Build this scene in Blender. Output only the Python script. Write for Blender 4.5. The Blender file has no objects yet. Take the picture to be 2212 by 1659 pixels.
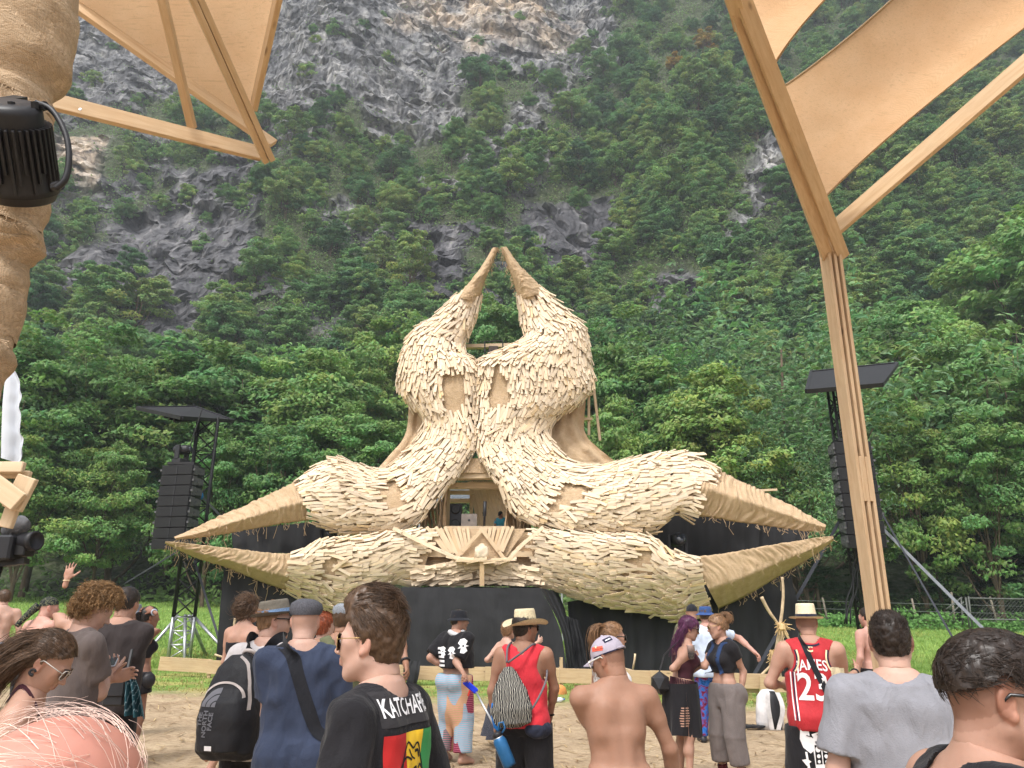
import bpy, bmesh, math, random
import numpy as np
from mathutils import Vector, Matrix
from mathutils.bvhtree import BVHTree
random.seed(7)
RNG = np.random.default_rng(7)
SC = bpy.context.scene
COL = SC.collection
CAM_H, PITCH, FPX = 1.65, math.radians(17.0), 745.0
cam_data = bpy.data.cameras.new('camera')
cam_data.sensor_width = 36.0
cam_data.lens = FPX / 1024.0 * 36.0
cam_data.clip_start, cam_data.clip_end = 0.05, 3000.0
cam = bpy.data.objects.new('camera', cam_data)
COL.objects.link(cam)
cam.location = (0, 0, CAM_H)
cam.rotation_euler = (math.radians(90) + PITCH, 0, 0)
SC.camera = cam
SUN_EL, SUN_AZ = math.radians(58), math.radians(205)      # azimuth measured from +Y towards +X
world = bpy.data.worlds.new('World')
SC.world = world
world.use_nodes = True
wn, wl = world.node_tree.nodes, world.node_tree.links
sky = wn.new('ShaderNodeTexSky')
sky.sky_type = 'NISHITA'
sky.sun_disc = False
sky.sun_elevation = SUN_EL
sky.sun_rotation = SUN_AZ
sky.air_density, sky.dust_density, sky.ozone_density = 1.0, 4.0, 1.0
hs = wn.new('ShaderNodeHueSaturation')
hs.inputs['Saturation'].default_value = 0.25
wl.new(sky.outputs[0], hs.inputs['Color'])
wl.new(hs.outputs[0], wn['Background'].inputs['Color'])
wn['Background'].inputs['Strength'].default_value = 0.15
sun_d = bpy.data.lights.new('sun', 'SUN')
sun_d.energy = 1.35
sun_d.angle = math.radians(14)
sun_d.color = (1.0, 0.97, 0.93)
sun = bpy.data.objects.new('sun', sun_d)
COL.objects.link(sun)
sdir = Vector((math.sin(SUN_AZ) * math.cos(SUN_EL), math.cos(SUN_AZ) * math.cos(SUN_EL), math.sin(SUN_EL)))
sun.rotation_euler = (-sdir).to_track_quat('-Z', 'Y').to_euler()
sun.location = (0, -20, 60)
SC.view_settings.view_transform = 'Standard'
SC.view_settings.look = 'None'
SC.view_settings.gamma = 1.0
SC.view_settings.use_curve_mapping = False
SC.view_settings.exposure = 0.88
SC.cycles.max_bounces = 6
SC.cycles.diffuse_bounces = 3
SC.cycles.glossy_bounces = 2
SC.cycles.transmission_bounces = 4
SC.cycles.transparent_max_bounces = 8
SC.cycles.use_denoising = True
SC.cycles.caustics_reflective = SC.cycles.caustics_refractive = False
SP, CP = math.sin(PITCH), math.cos(PITCH)
def PU(u, v, d):
 """pixel of the 1024x768 frame at forward distance d"""
 dx, dy = (u - 512.0) / FPX, (384.0 - v) / FPX
 y = CP - SP * dy
 return Vector((dx / y * d, d, CAM_H + (SP + CP * dy) / y * d))
def P(X, Y, d):
 return PU(X * 1024 / 2212, Y * 1024 / 2212, d)
def PUn(u, v, d):
 u, v, d = np.asarray(u, float), np.asarray(v, float), np.asarray(d, float)
 dx, dy = (u - 512.0) / FPX, (384.0 - v) / FPX
 y = CP - SP * dy
 return np.stack([dx / y * d, d + 0 * dx, CAM_H + (SP + CP * dy) / y * d], -1)
def to_px(p):
 p = np.asarray(p, float)
 x, y, z = p[..., 0], p[..., 1], p[..., 2] - CAM_H
 f = y * CP + z * SP
 up = -y * SP + z * CP
 return 512 + FPX * x / f, 384 - FPX * up / f
def ground_z(x, y):
 r = np.clip(np.asarray(y, float) - 24.0, 0, None)
 return -0.025 * np.asarray(x, float) + 0.055 * r
def _hash(ix, iy, iz, seed):
 h = (ix.astype(np.int64) * 374761393 + iy.astype(np.int64) * 668265263 + iz.astype(np.int64) * 2147483647 + seed * 144269) & 0xffffffff
 h = ((h ^ (h >> 13)) * 1274126177) & 0xffffffff
 h = ((h ^ (h >> 16)) * 2246822519) & 0xffffffff
 return ((h ^ (h >> 15)) & 0xffffff) / float(0xffffff)
def vnoise(p, seed=0):
 p = np.asarray(p, float)
 i = np.floor(p)
 f = p - i
 f = f * f * (3 - 2 * f)
 i = i.astype(np.int64)
 x, y, z = i[..., 0], i[..., 1], i[..., 2]
 fx, fy, fz = f[..., 0], f[..., 1], f[..., 2]
 out = 0
 for a in (0, 1):
  for b in (0, 1):
   for c in (0, 1):
    w = (fx if a else 1 - fx) * (fy if b else 1 - fy) * (fz if c else 1 - fz)
    out = out + w * _hash(x + a, y + b, z + c, seed)
 return out * 2 - 1
def fbm(p, octaves=4, seed=0, gain=0.5):
 p = np.asarray(p, float)
 s, a, tot = 0, 1.0, 0
 for o in range(octaves):
  s = s + a * vnoise(p * 2 ** o + o * 17.3, seed + o)
  tot += a
  a *= gain
 return s / tot
def tag(o, label=None, cat=None, group=None, kind=None):
 if label: o['label'] = label
 if cat: o['category'] = cat
 if group: o['group'] = group
 if kind: o['kind'] = kind
 return o
def thing(name, loc, label, cat, group=None):
 o = bpy.data.objects.new(name, None)
 o.empty_display_size = 0.2
 o.location = loc
 COL.objects.link(o)
 return tag(o, label, cat, group)
def adopt(o, parent):
 if parent is not None:
  o.parent = parent
  w = Vector(parent.location)
  q = parent.parent
  if q is not None and q.type == 'EMPTY' and parent.type == 'EMPTY':
   pass
  o.matrix_parent_inverse = Matrix.Translation(-w) if parent.type == 'EMPTY' else Matrix.Identity(4)
def link(name, me, parent=None):
 o = bpy.data.objects.new(name, me)
 COL.objects.link(o)
 adopt(o, parent)
 return o
def make_mesh(name, V, F, m=None, smooth=False, col=None, lc=None, fcol=None):
 """V (n,3); F list of polygons or int array (n,3|4)"""
 me = bpy.data.meshes.new(name)
 V = np.asarray(V, np.float32).reshape(-1, 3)
 if isinstance(F, np.ndarray) and F.ndim == 2:
  n, k = F.shape
  me.vertices.add(len(V)); me.vertices.foreach_set('co', V.ravel())
  me.loops.add(n * k); me.loops.foreach_set('vertex_index', F.astype(np.int32).ravel())
  me.polygons.add(n)
  me.polygons.foreach_set('loop_start', np.arange(0, n * k, k, dtype=np.int32))
  me.update(calc_edges=True)
 else:
  me.from_pydata([tuple(map(float, v)) for v in V], [], [tuple(map(int, f)) for f in F])
  me.update()
 me.polygons.foreach_set('use_smooth', np.full(len(me.polygons), bool(smooth)))
 if col is not None:
  c = np.ones((len(V), 4), np.float32); c[:, :3] = np.asarray(col, np.float32).reshape(len(V), -1)[:, :3] if np.ndim(col) > 1 else np.asarray(col)[:, None]
  a = me.color_attributes.new('tint', 'FLOAT_COLOR', 'POINT'); a.data.foreach_set('color', c.ravel())
 if lc is not None:
  a = me.attributes.new('lc', 'FLOAT_VECTOR', 'POINT'); a.data.foreach_set('vector', np.asarray(lc, np.float32).ravel())
 if m is not None: me.materials.append(m)
 return me
def obj(name, V, F, m=None, parent=None, **kw):
 return link(name, make_mesh(name, V, F, m, **kw), parent)
BOXF = np.array([[0, 3, 2, 1], [4, 5, 6, 7], [0, 1, 5, 4], [1, 2, 6, 5], [2, 3, 7, 6], [3, 0, 4, 7]])
BOXC = np.array([[-1, -1, -1], [1, -1, -1], [1, 1, -1], [-1, 1, -1], [-1, -1, 1], [1, -1, 1], [1, 1, 1], [-1, 1, 1]], float)
def norm(v):
 v = np.asarray(v, float)
 return v / (np.linalg.norm(v, axis=-1, keepdims=True) + 1e-12)
class MB:
 """collects pieces of ONE part; build() links them as one mesh"""
 def __init__(s): s.V, s.F, s.L, s.n = [], [], [], 0
 def add(s, V, F, L=None):
  V = np.asarray(V, float)
  s.V.append(V); s.L.append(np.asarray(L, float) if L is not None else V)
  s.F += [tuple(int(i) + s.n for i in f) for f in F]
  s.n += len(V); return s
 def box(s, c, h, R=None):
  """c centre, h half sizes, R 3x3 rows = axes"""
  c, h = np.asarray(c, float), np.asarray(h, float)
  R = np.eye(3) if R is None else np.asarray(R, float)
  loc = BOXC * h
  return s.add(c + loc @ R, BOXF, loc + random.random() * 9)
 def bar(s, p0, p1, w, h, up=(0, 0, 1), roll=0):
  p0, p1 = np.asarray(p0, float), np.asarray(p1, float)
  d = p1 - p0; L = np.linalg.norm(d); d = d / L
  up = np.asarray(up, float)
  sd = np.cross(d, up)
  if np.linalg.norm(sd) < 1e-4: sd = np.cross(d, (1, 0, 0.01))
  sd = norm(sd); u2 = np.cross(sd, d)
  if roll:
   c, q = math.cos(roll), math.sin(roll)
   sd, u2 = c * sd + q * u2, c * u2 - q * sd
  return s.box((p0 + p1) / 2, (L / 2, w / 2, h / 2), np.array([d, sd, u2]))
 def tube(s, pts, r, n=8, caps=True):
  pts = np.asarray([tuple(p) for p in pts], float)
  r = np.broadcast_to(np.asarray(r, float), (len(pts),))
  T = np.gradient(pts, axis=0) if len(pts) > 2 else np.repeat((pts[1] - pts[0])[None], 2, 0)
  T = norm(T)
  ref = np.array([0, 0, 1.0]) if abs(T[0][2]) < .9 else np.array([1.0, 0, 0])
  a = norm(np.cross(T[0], ref)); V = []; L = []; ln = 0
  ang = np.arange(n) * 2 * math.pi / n
  for i in range(len(pts)):
   a = norm(a - T[i] * np.dot(a, T[i])); b = np.cross(T[i], a)
   if i: ln += np.linalg.norm(pts[i] - pts[i - 1])
   V.append(pts[i] + r[i] * (np.cos(ang)[:, None] * a + np.sin(ang)[:, None] * b))
   L.append(np.stack([np.full(n, ln), r[i] * np.cos(ang), r[i] * np.sin(ang)], -1))
  F = []
  for i in range(len(pts) - 1):
   for j in range(n):
    k = (j + 1) % n
    F.append((i * n + j, i * n + k, (i + 1) * n + k, (i + 1) * n + j))
  if caps:
   F.append(tuple(range(n - 1, -1, -1))); F.append(tuple((len(pts) - 1) * n + j for j in range(n)))
  return s.add(np.concatenate(V), F, np.concatenate(L))
 def lathe(s, prof, c, axis=(0, 0, 1), n=24, sx=1.0, sy=1.0, xdir=(1, 0, 0)):
  """prof list of (r, z) along axis from c"""
  ax = norm(axis); x = np.asarray(xdir, float); x = norm(x - ax * np.dot(x, ax)); y = np.cross(ax, x)
  ang = np.arange(n) * 2 * math.pi / n
  V = [np.asarray(c, float) + r * (sx * np.cos(ang)[:, None] * x + sy * np.sin(ang)[:, None] * y) + z * ax for r, z in prof]
  F = []
  for i in range(len(prof) - 1):
   for j in range(n):
    k = (j + 1) % n
    F.append((i * n + j, i * n + k, (i + 1) * n + k, (i + 1) * n + j))
  F.append(tuple(range(n - 1, -1, -1))); F.append(tuple((len(prof) - 1) * n + j for j in range(n)))
  return s.add(np.concatenate(V), F)
 def grid(s, G):
  G = np.asarray(G, float); a, b = G.shape[:2]
  F = [(i * b + j, i * b + j + 1, (i + 1) * b + j + 1, (i + 1) * b + j) for i in range(a - 1) for j in range(b - 1)]
  return s.add(G.reshape(-1, 3), F)
 def build(s, name, m, parent=None, smooth=False, bevel=0):
  V = np.concatenate(s.V); L = np.concatenate(s.L)
  me = make_mesh(name, V, s.F, m, smooth=smooth, lc=L)
  if bevel:
   bm = bmesh.new(); bm.from_mesh(me)
   bmesh.ops.bevel(bm, geom=bm.edges[:], offset=bevel, segments=1, affect='EDGES', profile=.5, clamp_overlap=True)
   bm.to_mesh(me); bm.free()
  return link(name, me, parent)
def ngon_flip(o):
 bm = bmesh.new(); bm.from_mesh(o.data); bmesh.ops.recalc_face_normals(bm, faces=bm.faces[:]); bm.to_mesh(o.data); bm.free()
def catmull(pts, sub):
 pts = np.asarray(pts, float)
 n = len(pts); out = []
 for i in range(n - 1):
  p0, p1, p2, p3 = pts[max(i - 1, 0)], pts[i], pts[i + 1], pts[min(i + 2, n - 1)]
  for k in range(sub):
   t = k / sub
   out.append(0.5 * (2 * p1 + (p2 - p0) * t + (2 * p0 - 5 * p1 + 4 * p2 - p3) * t * t + (3 * p1 - p0 - 3 * p2 + p3) * t ** 3))
 out.append(pts[-1])
 return np.array(out)
def in_poly(x, y, poly):
 x, y = np.asarray(x, float), np.asarray(y, float)
 inside = np.zeros(x.shape, bool)
 n = len(poly)
 for i in range(n):
  x0, y0 = poly[i]; x1, y1 = poly[(i + 1) % n]
  c = ((y0 > y) != (y1 > y)) & (x < (x1 - x0) * (y - y0) / ((y1 - y0) or 1e-9) + x0)
  inside ^= c
 return inside
def srgb(r, g, b):
 f = lambda c: (c / 255 / 12.92) if c / 255 <= 0.04045 else ((c / 255 + 0.055) / 1.055) ** 2.4
 return (f(r), f(g), f(b))
class NT:
 def __init__(s, name):
  s.m = bpy.data.materials.new(name); s.m.use_nodes = True
  s.t = s.m.node_tree; s.N, s.Lk = s.t.nodes, s.t.links
  s.b = s.N['Principled BSDF']; s.out = s.N['Material Output']
  s.b.inputs['Specular IOR Level'].default_value = 0.3
 def n(s, t, **kw):
  o = s.N.new(t)
  for k, v in kw.items(): setattr(o, k, v)
  return o
 def l(s, a, b): s.Lk.new(a, b)
 def coords(s, src='obj', scale=(1, 1, 1), rot=(0, 0, 0)):
  mp = s.n('ShaderNodeMapping'); mp.inputs['Scale'].default_value = scale; mp.inputs['Rotation'].default_value = rot
  if src == 'obj': s.l(s.n('ShaderNodeTexCoord').outputs['Object'], mp.inputs[0])
  else:
   a = s.n('ShaderNodeAttribute'); a.attribute_name = src; s.l(a.outputs['Vector'], mp.inputs[0])
  return mp.outputs[0]
 def noise(s, co, scale, detail=4, rough=.55, dist=0):
  t = s.n('ShaderNodeTexNoise'); t.inputs['Scale'].default_value = scale; t.inputs['Detail'].default_value = detail
  t.inputs['Roughness'].default_value = rough; t.inputs['Distortion'].default_value = dist
  s.l(co, t.inputs['Vector']); return t.outputs['Fac']
 def ramp(s, fac, stops):
  r = s.n('ShaderNodeValToRGB'); e = r.color_ramp.elements
  while len(e) > len(stops): e.remove(e[-1])
  while len(e) < len(stops): e.new(.5)
  for q, (p, c) in zip(e, stops): q.position = p; q.color = (*c, 1) if len(c) == 3 else c
  s.l(fac, r.inputs[0]); return r.outputs[0]
 def mix(s, a, b, fac, mode='MIX'):
  x = s.n('ShaderNodeMix', data_type='RGBA', blend_type=mode)
  for k, v in ((6, a), (7, b), (0, fac)):
   if hasattr(v, 'is_output'): s.l(v, x.inputs[k])
   elif k == 0: x.inputs[0].default_value = v
   else: x.inputs[k].default_value = (*v, 1)
  return x.outputs[2]
 def attr(s, name):
  a = s.n('ShaderNodeAttribute'); a.attribute_name = name; return a.outputs['Color']
 def bump(s, h, strength, dist=.02):
  b = s.n('ShaderNodeBump'); b.inputs['Strength'].default_value = strength; b.inputs['Distance'].default_value = dist
  s.l(h, b.inputs['Height']); s.l(b.outputs[0], s.b.inputs['Normal']); return b
 def color(s, c):
  if hasattr(c, 'is_output'): s.l(c, s.b.inputs['Base Color'])
  else: s.b.inputs['Base Color'].default_value = (*c, 1)
  s.c = c; return s
 def rough(s, r, metal=0): s.b.inputs['Roughness'].default_value = r; s.b.inputs['Metallic'].default_value = metal; return s
 def translucent(s, f):
  t = s.n('ShaderNodeBsdfTranslucent')
  if hasattr(s.c, 'is_output'): s.l(s.c, t.inputs[0])
  else: t.inputs[0].default_value = (*s.c, 1)
  mx = s.n('ShaderNodeMixShader'); mx.inputs[0].default_value = f
  s.l(s.b.outputs[0], mx.inputs[1]); s.l(t.outputs[0], mx.inputs[2]); s.l(mx.outputs[0], s.out.inputs[0]); return s
def mat(name, c, rough=.8, metal=0, var=.25, scale=6, bump=0, bscale=None, bdist=.01, stretch=(1, 1, 1), src='obj', spec=None):
 k = NT(name)
 co = k.coords(src, stretch)
 f = k.noise(co, scale, 5)
 lo = tuple(x * (1 - var) for x in c); hi = tuple(min(1, x * (1 + var)) for x in c)
 k.color(k.ramp(f, [(.3, lo), (.7, hi)])).rough(rough, metal)
 if bump: k.bump(k.noise(co, bscale or scale * 3, 4), bump, bdist)
 if spec is not None: k.b.inputs['Specular IOR Level'].default_value = spec
 return k.m
MATS = {}
def M(key, *a, **k):
 if key not in MATS: MATS[key] = mat(key, *a, **k)
 return MATS[key]
def wood_mat(name, c0, c1, knots=True, tint=False, gscale=1.0):
 k = NT(name)
 co = k.coords('lc', (.9 * gscale, 9 * gscale, 9 * gscale))
 g = k.noise(co, 3.0, 5, .6, .6)
 g2 = k.noise(k.coords('lc', (1.2, 1.2, 1.2)), 1.6, 3)
 base = k.ramp(g, [(.3, c1), (.62, c0)])
 base = k.mix(base, tuple(x * .78 for x in c0), k.ramp(g2, [(.42, (0, 0, 0)), (.75, (.6, .6, .6))]), 'MIX')
 if knots:
  vo = k.n('ShaderNodeTexVoronoi'); vo.inputs['Scale'].default_value = 1.0
  k.l(k.coords('lc', (2.2, 6, 6)), vo.inputs['Vector'])
  base = k.mix(base, tuple(x * .35 for x in c1), k.ramp(vo.outputs['Distance'], [(.05, (.8, .8, .8)), (.14, (0, 0, 0))]))
 if tint: base = k.mix(base, k.attr('tint'), 1.0, 'MULTIPLY')
 k.color(base).rough(.65)
 k.bump(g, .25, .004)
 return k.m
WOOD_BEAM = wood_mat('beam_wood', srgb(206, 178, 142), srgb(188, 154, 116))
WOOD_POST = wood_mat('post_wood', srgb(200, 172, 138), srgb(182, 150, 114))
WOOD_PLANK = wood_mat('plank_wood', srgb(226, 206, 180), srgb(208, 186, 154), knots=True, tint=True)
WOOD_SLAT = wood_mat('slat_wood', srgb(212, 188, 156), srgb(194, 168, 134))
WOOD_FENCE = wood_mat('fence_wood', srgb(194, 168, 134), srgb(176, 146, 110))
def burlap_mat(name, c0, c1, transl=0.0, weave=160, folds=6):
 k = NT(name)
 co = k.coords('obj')
 w1 = k.n('ShaderNodeTexWave', wave_type='BANDS', bands_direction='X'); w1.inputs['Scale'].default_value = weave; w1.inputs['Distortion'].default_value = 3; w1.inputs['Detail Scale'].default_value = 2
 w2 = k.n('ShaderNodeTexWave', wave_type='BANDS', bands_direction='Z'); w2.inputs['Scale'].default_value = weave; w2.inputs['Distortion'].default_value = 3; w2.inputs['Detail Scale'].default_value = 2
 k.l(co, w1.inputs[0]); k.l(co, w2.inputs[0])
 weav = k.mix(w1.outputs['Color'], w2.outputs['Color'], .5)
 f = k.noise(co, folds, 6, .6)
 fine = k.noise(k.coords('obj', (22, 22, 1.5), (.5, .6, 0)), 3, 3); fine2 = k.noise(k.coords('obj', (1.5, 22, 22), (.3, 0, .5)), 3, 3)
 base = k.ramp(f, [(.3, c1), (.7, c0)])
 base = k.mix(base, tuple(x * .6 for x in c1), k.ramp(fine, [(.58, (0, 0, 0)), (.78, (.45, .45, .45))]))
 base = k.mix(base, tuple(x * .66 for x in c1), k.ramp(fine2, [(.55, (0, 0, 0)), (.75, (.5, .5, .5))]))
 base = k.mix(base, tuple(x * .72 for x in c1), k.ramp(weav, [(.25, (.4, .4, .4)), (.6, (0, 0, 0))]))
 k.color(base).rough(.95)
 k.b.inputs['Specular IOR Level'].default_value = .1
 vr = k.noise(k.coords('obj', (1, 1, 2.2), (.3, .2, 0)), folds * 1.7, 5, .6, 1.2)
 cre = k.ramp(vr, [(.38, (0, 0, 0)), (.5, (1, 1, 1)), (.62, (0, 0, 0))])
 k.bump(k.mix(k.mix(f, cre, .35), weav, .12), .7, .035)
 if transl: k.translucent(transl)
 return k.m
BURLAP = burlap_mat('burlap', srgb(212, 186, 154), srgb(194, 166, 132))
BURLAP_SAIL = burlap_mat('burlap_sail', srgb(230, 192, 152), srgb(220, 178, 136), .62, 90, 3)
BURLAP_POLE = burlap_mat('burlap_pole', srgb(212, 186, 156), srgb(190, 162, 130), 0, 42, 7)
BLACK_CLOTH = mat('black_cloth', (.017, .017, .019), .75, var=.35, scale=1.2, bump=.5, bscale=2.2, bdist=.06, stretch=(1.5, 1.5, .35))
BLACK_METAL = mat('black_metal', (.018, .018, .019), .5, var=.3, scale=8)
GREY_METAL = mat('aluminium', (.55, .56, .58), .35, .8, var=.15, scale=8)
BLACK_PLASTIC = mat('black_plastic', (.022, .022, .025), .45, var=.2, scale=12, bump=.1)
PROF_Y = np.array([55, 62, 75, 92, 108, 120, 135, 150, 165, 185, 215, 270], float)
PROF_Z = np.array([1.7, 2.2, 7.5, 17, 32, 52, 74, 104, 132, 172, 235, 325], float)
def hill_z(x, y):
 x, y = np.asarray(x, float), np.asarray(y, float)
 p = np.stack([x / 46.0, y / 46.0, 0 * x], -1)
 warp = 9 * fbm(p, 3, 3)
 yy = y + warp - 7 * np.exp(-((x - 22) / 13) ** 2) + 6 * np.exp(-((x + 48) / 16) ** 2)
 z = np.interp(yy, PROF_Y, PROF_Z)
 q = np.stack([x / 17.0, y / 17.0, z / 17.0], -1)
 amp = np.clip((y - 66) / 40, 0, 1)
 z = z + amp * (4.5 * fbm(q, 3, 11) + 2.2 * np.abs(fbm(q * 2.6, 3, 21)))
 base = ground_z(x, np.minimum(y, 62))
 t = np.clip((y - 58) / 10, 0, 1)
 return base * (1 - t) + (z - .025 * x * np.clip(1.6 - y / 120, 0, 1)) * t
def raycast_hill(u, v, y0=58.0, y1=262.0, n=500):
 u, v = np.asarray(u, float), np.asarray(v, float)
 ys = np.linspace(y0, y1, n)
 hit = np.full(u.shape, np.nan)
 a = PUn(u, v, 1.0); o = np.array([0, 0, CAM_H])
 d = a - o
 prev = None
 for y in ys:
  zr = CAM_H + d[:, 2] * y
  g = hill_z(d[:, 0] * y, np.full(u.shape, y)) - zr
  new = np.isnan(hit) & (g > 0)
  hit[new] = y
  if not np.isnan(hit).any(): break
 return hit, d
ROCK = [
 [(520, -60), (1340, -60), (1310, 100), (1200, 150), (1010, 140), (990, 300), (800, 320), (770, 210), (600, 250), (540, 160)],
 [(100, -40), (560, -40), (620, 240), (470, 200), (330, 210), (180, 250), (90, 180)],
 [(100, 290), (250, 300), (215, 420), (110, 430)],
 [(55, 640), (200, 520), (330, 440), (500, 330), (580, 340), (470, 440), (560, 480), (580, 600), (420, 760), (340, 770), (230, 640), (110, 660)],
 [(1100, 220), (1175, 240), (1150, 320), (1085, 330)],
 [(1530, 575), (1590, 430), (1650, 295), (1725, 330), (1705, 430), (1640, 470), (1590, 585)],
 [(1290, 655), (1440, 585), (1570, 575), (1530, 650), (1480, 740), (1430, 720), (1370, 655)],
 [(1130, 440), (1330, 430), (1340, 560), (1200, 640), (1110, 560)],
 [(880, 490), (1010, 520), (985, 630), (890, 650)],
 [(560, 230), (640, 220), (620, 300), (560, 290)],
 [(1280, 60), (1340, 40), (1330, 180), (1280, 150)],
]
def rockness(X2, Y2):
 r = np.zeros(np.shape(X2), bool)
 for p in ROCK: r |= in_poly(X2, Y2, p)
 return r
def ground_material():
 k = NT('trampled_dirt_and_grass')
 co = k.coords('obj')
 d1 = k.noise(co, 1.3, 6, .65); d2 = k.noise(k.coords('obj', (3, 14, 3), (0, 0, .5)), 3.2, 5, .7)
 d3 = k.noise(co, 9, 4, .7)
 dirt = k.ramp(d1, [(.3, srgb(154, 134, 110)), (.7, srgb(190, 170, 142))])
 dirt = k.mix(dirt, srgb(122, 98, 72), k.ramp(d2, [(.48, (0, 0, 0)), (.68, (.8, .8, .8))]))
 dirt = k.mix(dirt, srgb(196, 176, 144), k.ramp(d3, [(.58, (0, 0, 0)), (.75, (.7, .7, .7))]))
 g1 = k.noise(co, .35, 4); g2 = k.noise(co, 6, 5, .7)
 grass = k.ramp(g1, [(.3, srgb(100, 132, 62)), (.7, srgb(130, 158, 80))])
 grass = k.mix(grass, srgb(68, 94, 44), k.ramp(g2, [(.45, (0, 0, 0)), (.7, (.7, .7, .7))]))
 dry = k.mix(grass, srgb(170, 158, 100), k.ramp(k.noise(co, 1.1, 4), [(.45, (0, 0, 0)), (.66, (.7, .7, .7))]))
 sep = k.n('ShaderNodeSeparateXYZ'); k.l(co, sep.inputs[0])
 ad = k.n('ShaderNodeMath', operation='MULTIPLY_ADD'); ad.inputs[1].default_value = 3.4; k.l(k.noise(co, .9, 6, .65), ad.inputs[0]); k.l(sep.outputs['Y'], ad.inputs[2])
 def band(y0, y1):
  mr = k.n('ShaderNodeMapRange'); mr.inputs[1].default_value, mr.inputs[2].default_value = y0 + 1.7, y1 + 1.7
  k.l(ad.outputs[0], mr.inputs[0]); return mr.outputs[0]
 c = k.mix(dirt, dry, band(14.8, 16.4)); c = k.mix(c, grass, band(21.5, 25))
 k.color(c).rough(.95); k.b.inputs['Specular IOR Level'].default_value = .1
 h = k.mix(d1, d3, .5)
 k.bump(h, 1.0, .09)
 return k.m
def build_ground():
 xs = np.concatenate([np.linspace(-420, -40, 16)[:-1], np.linspace(-40, 40, 161), np.linspace(40, 420, 16)[1:]])
 ys = np.concatenate([np.linspace(-300, -2, 20)[:-1], np.linspace(-2, 30, 130), np.linspace(30, 66, 40)[1:]])
 X, Y = np.meshgrid(xs, ys, indexing='ij')
 Z = ground_z(X, Y)
 q = np.stack([X, Y, 0 * X], -1)
 Z = Z + .035 * fbm(q * .5, 3, 5) + .018 * fbm(q * 2.4, 3, 6) * (np.abs(X) < 42)
 n, m = X.shape
 idx = np.arange(n * m).reshape(n, m)
 F = np.stack([idx[:-1, :-1], idx[1:, :-1], idx[1:, 1:], idx[:-1, 1:]], -1).reshape(-1, 4)
 tag(obj('ground', np.stack([X, Y, Z], -1).reshape(-1, 3), F, ground_material(), smooth=True), kind='structure')
build_ground()
def mountain_material():
 k = NT('mountain_rock')
 co = k.coords('obj')
 st = k.coords('obj', (.22, .22, .05), (.15, .5, .1)); st2 = k.coords('obj', (.8, .8, .12), (0, .35, .1))
 a = k.noise(co, .09, 6, .6, .4); b = k.noise(st, 1.3, 5, .56, .8); s = k.noise(st2, 1.0, 4, .55, .5); f = k.noise(co, 1.4, 6, .7)
 rock = k.ramp(b, [(.27, srgb(62, 62, 66)), (.43, srgb(116, 116, 118)), (.58, srgb(148, 147, 146)), (.78, srgb(192, 189, 185))])
 rock = k.mix(rock, srgb(56, 56, 60), k.ramp(s, [(.46, (0, 0, 0)), (.68, (.85, .85, .85))]))
 rock = k.mix(rock, srgb(66, 82, 46), k.ramp(f, [(.54, (0, 0, 0)), (.74, (.5, .5, .5))]))
 at = k.n('ShaderNodeAttribute'); at.attribute_name = 'tint'
 sp = k.n('ShaderNodeSeparateColor'); k.l(at.outputs['Color'], sp.inputs[0])
 rock = k.mix(rock, k.ramp(b, [(.3, srgb(128, 108, 88)), (.5, srgb(206, 184, 158)), (.8, srgb(226, 214, 198))]), sp.outputs[1])
 rock = k.mix(rock, k.ramp(b, [(.3, srgb(44, 44, 48)), (.55, srgb(84, 83, 88)), (.8, srgb(140, 137, 138))]), sp.outputs[2])
 soil = k.ramp(f, [(.3, srgb(38, 46, 26)), (.5, srgb(60, 72, 40)), (.66, srgb(92, 92, 74)), (.8, srgb(112, 108, 98))])
 k.color(k.mix(soil, rock, sp.outputs[0])).rough(.9)
 h = k.mix(b, s, .3)
 cr = None
 for sc, st_ in ((.10, (1, 1, .45)), (.34, (1, 1.2, .6))):
  wv = k.n('ShaderNodeVectorMath', operation='ADD'); nz = k.n('ShaderNodeTexNoise'); nz.inputs['Scale'].default_value = .25; nz.inputs['Detail'].default_value = 4; k.l(co, nz.inputs['Vector'])
  sl_ = k.n('ShaderNodeVectorMath', operation='SCALE'); sl_.inputs['Scale'].default_value = 5; k.l(nz.outputs['Color'], sl_.inputs[0]); k.l(k.coords('obj', st_, (.2, .35, .2)), wv.inputs[0]); k.l(sl_.outputs[0], wv.inputs[1])
  vo = k.n('ShaderNodeTexVoronoi', feature='DISTANCE_TO_EDGE'); vo.inputs['Scale'].default_value = sc; k.l(wv.outputs[0], vo.inputs['Vector'])
  m_ = k.ramp(vo.outputs['Distance'], [(0, (1, 1, 1)), (.05, (.25, .25, .25)), (.13, (0, 0, 0))])
  vc = k.n('ShaderNodeTexVoronoi'); vc.inputs['Scale'].default_value = sc; k.l(wv.outputs[0], vc.inputs['Vector'])
  h = k.mix(h, vo.outputs['Distance'], .35); cr = m_ if cr is None else k.mix(cr, m_, .4); cell = vc.outputs['Color']
 crk = k.mix((0, 0, 0), cr, sp.outputs[0])
 fin = k.mix(k.mix(soil, rock, sp.outputs[0]), (.025, .025, .028), crk)
 k.color(fin)
 k.bump(h, 1.0, 2.4)
 return k.m
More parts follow.
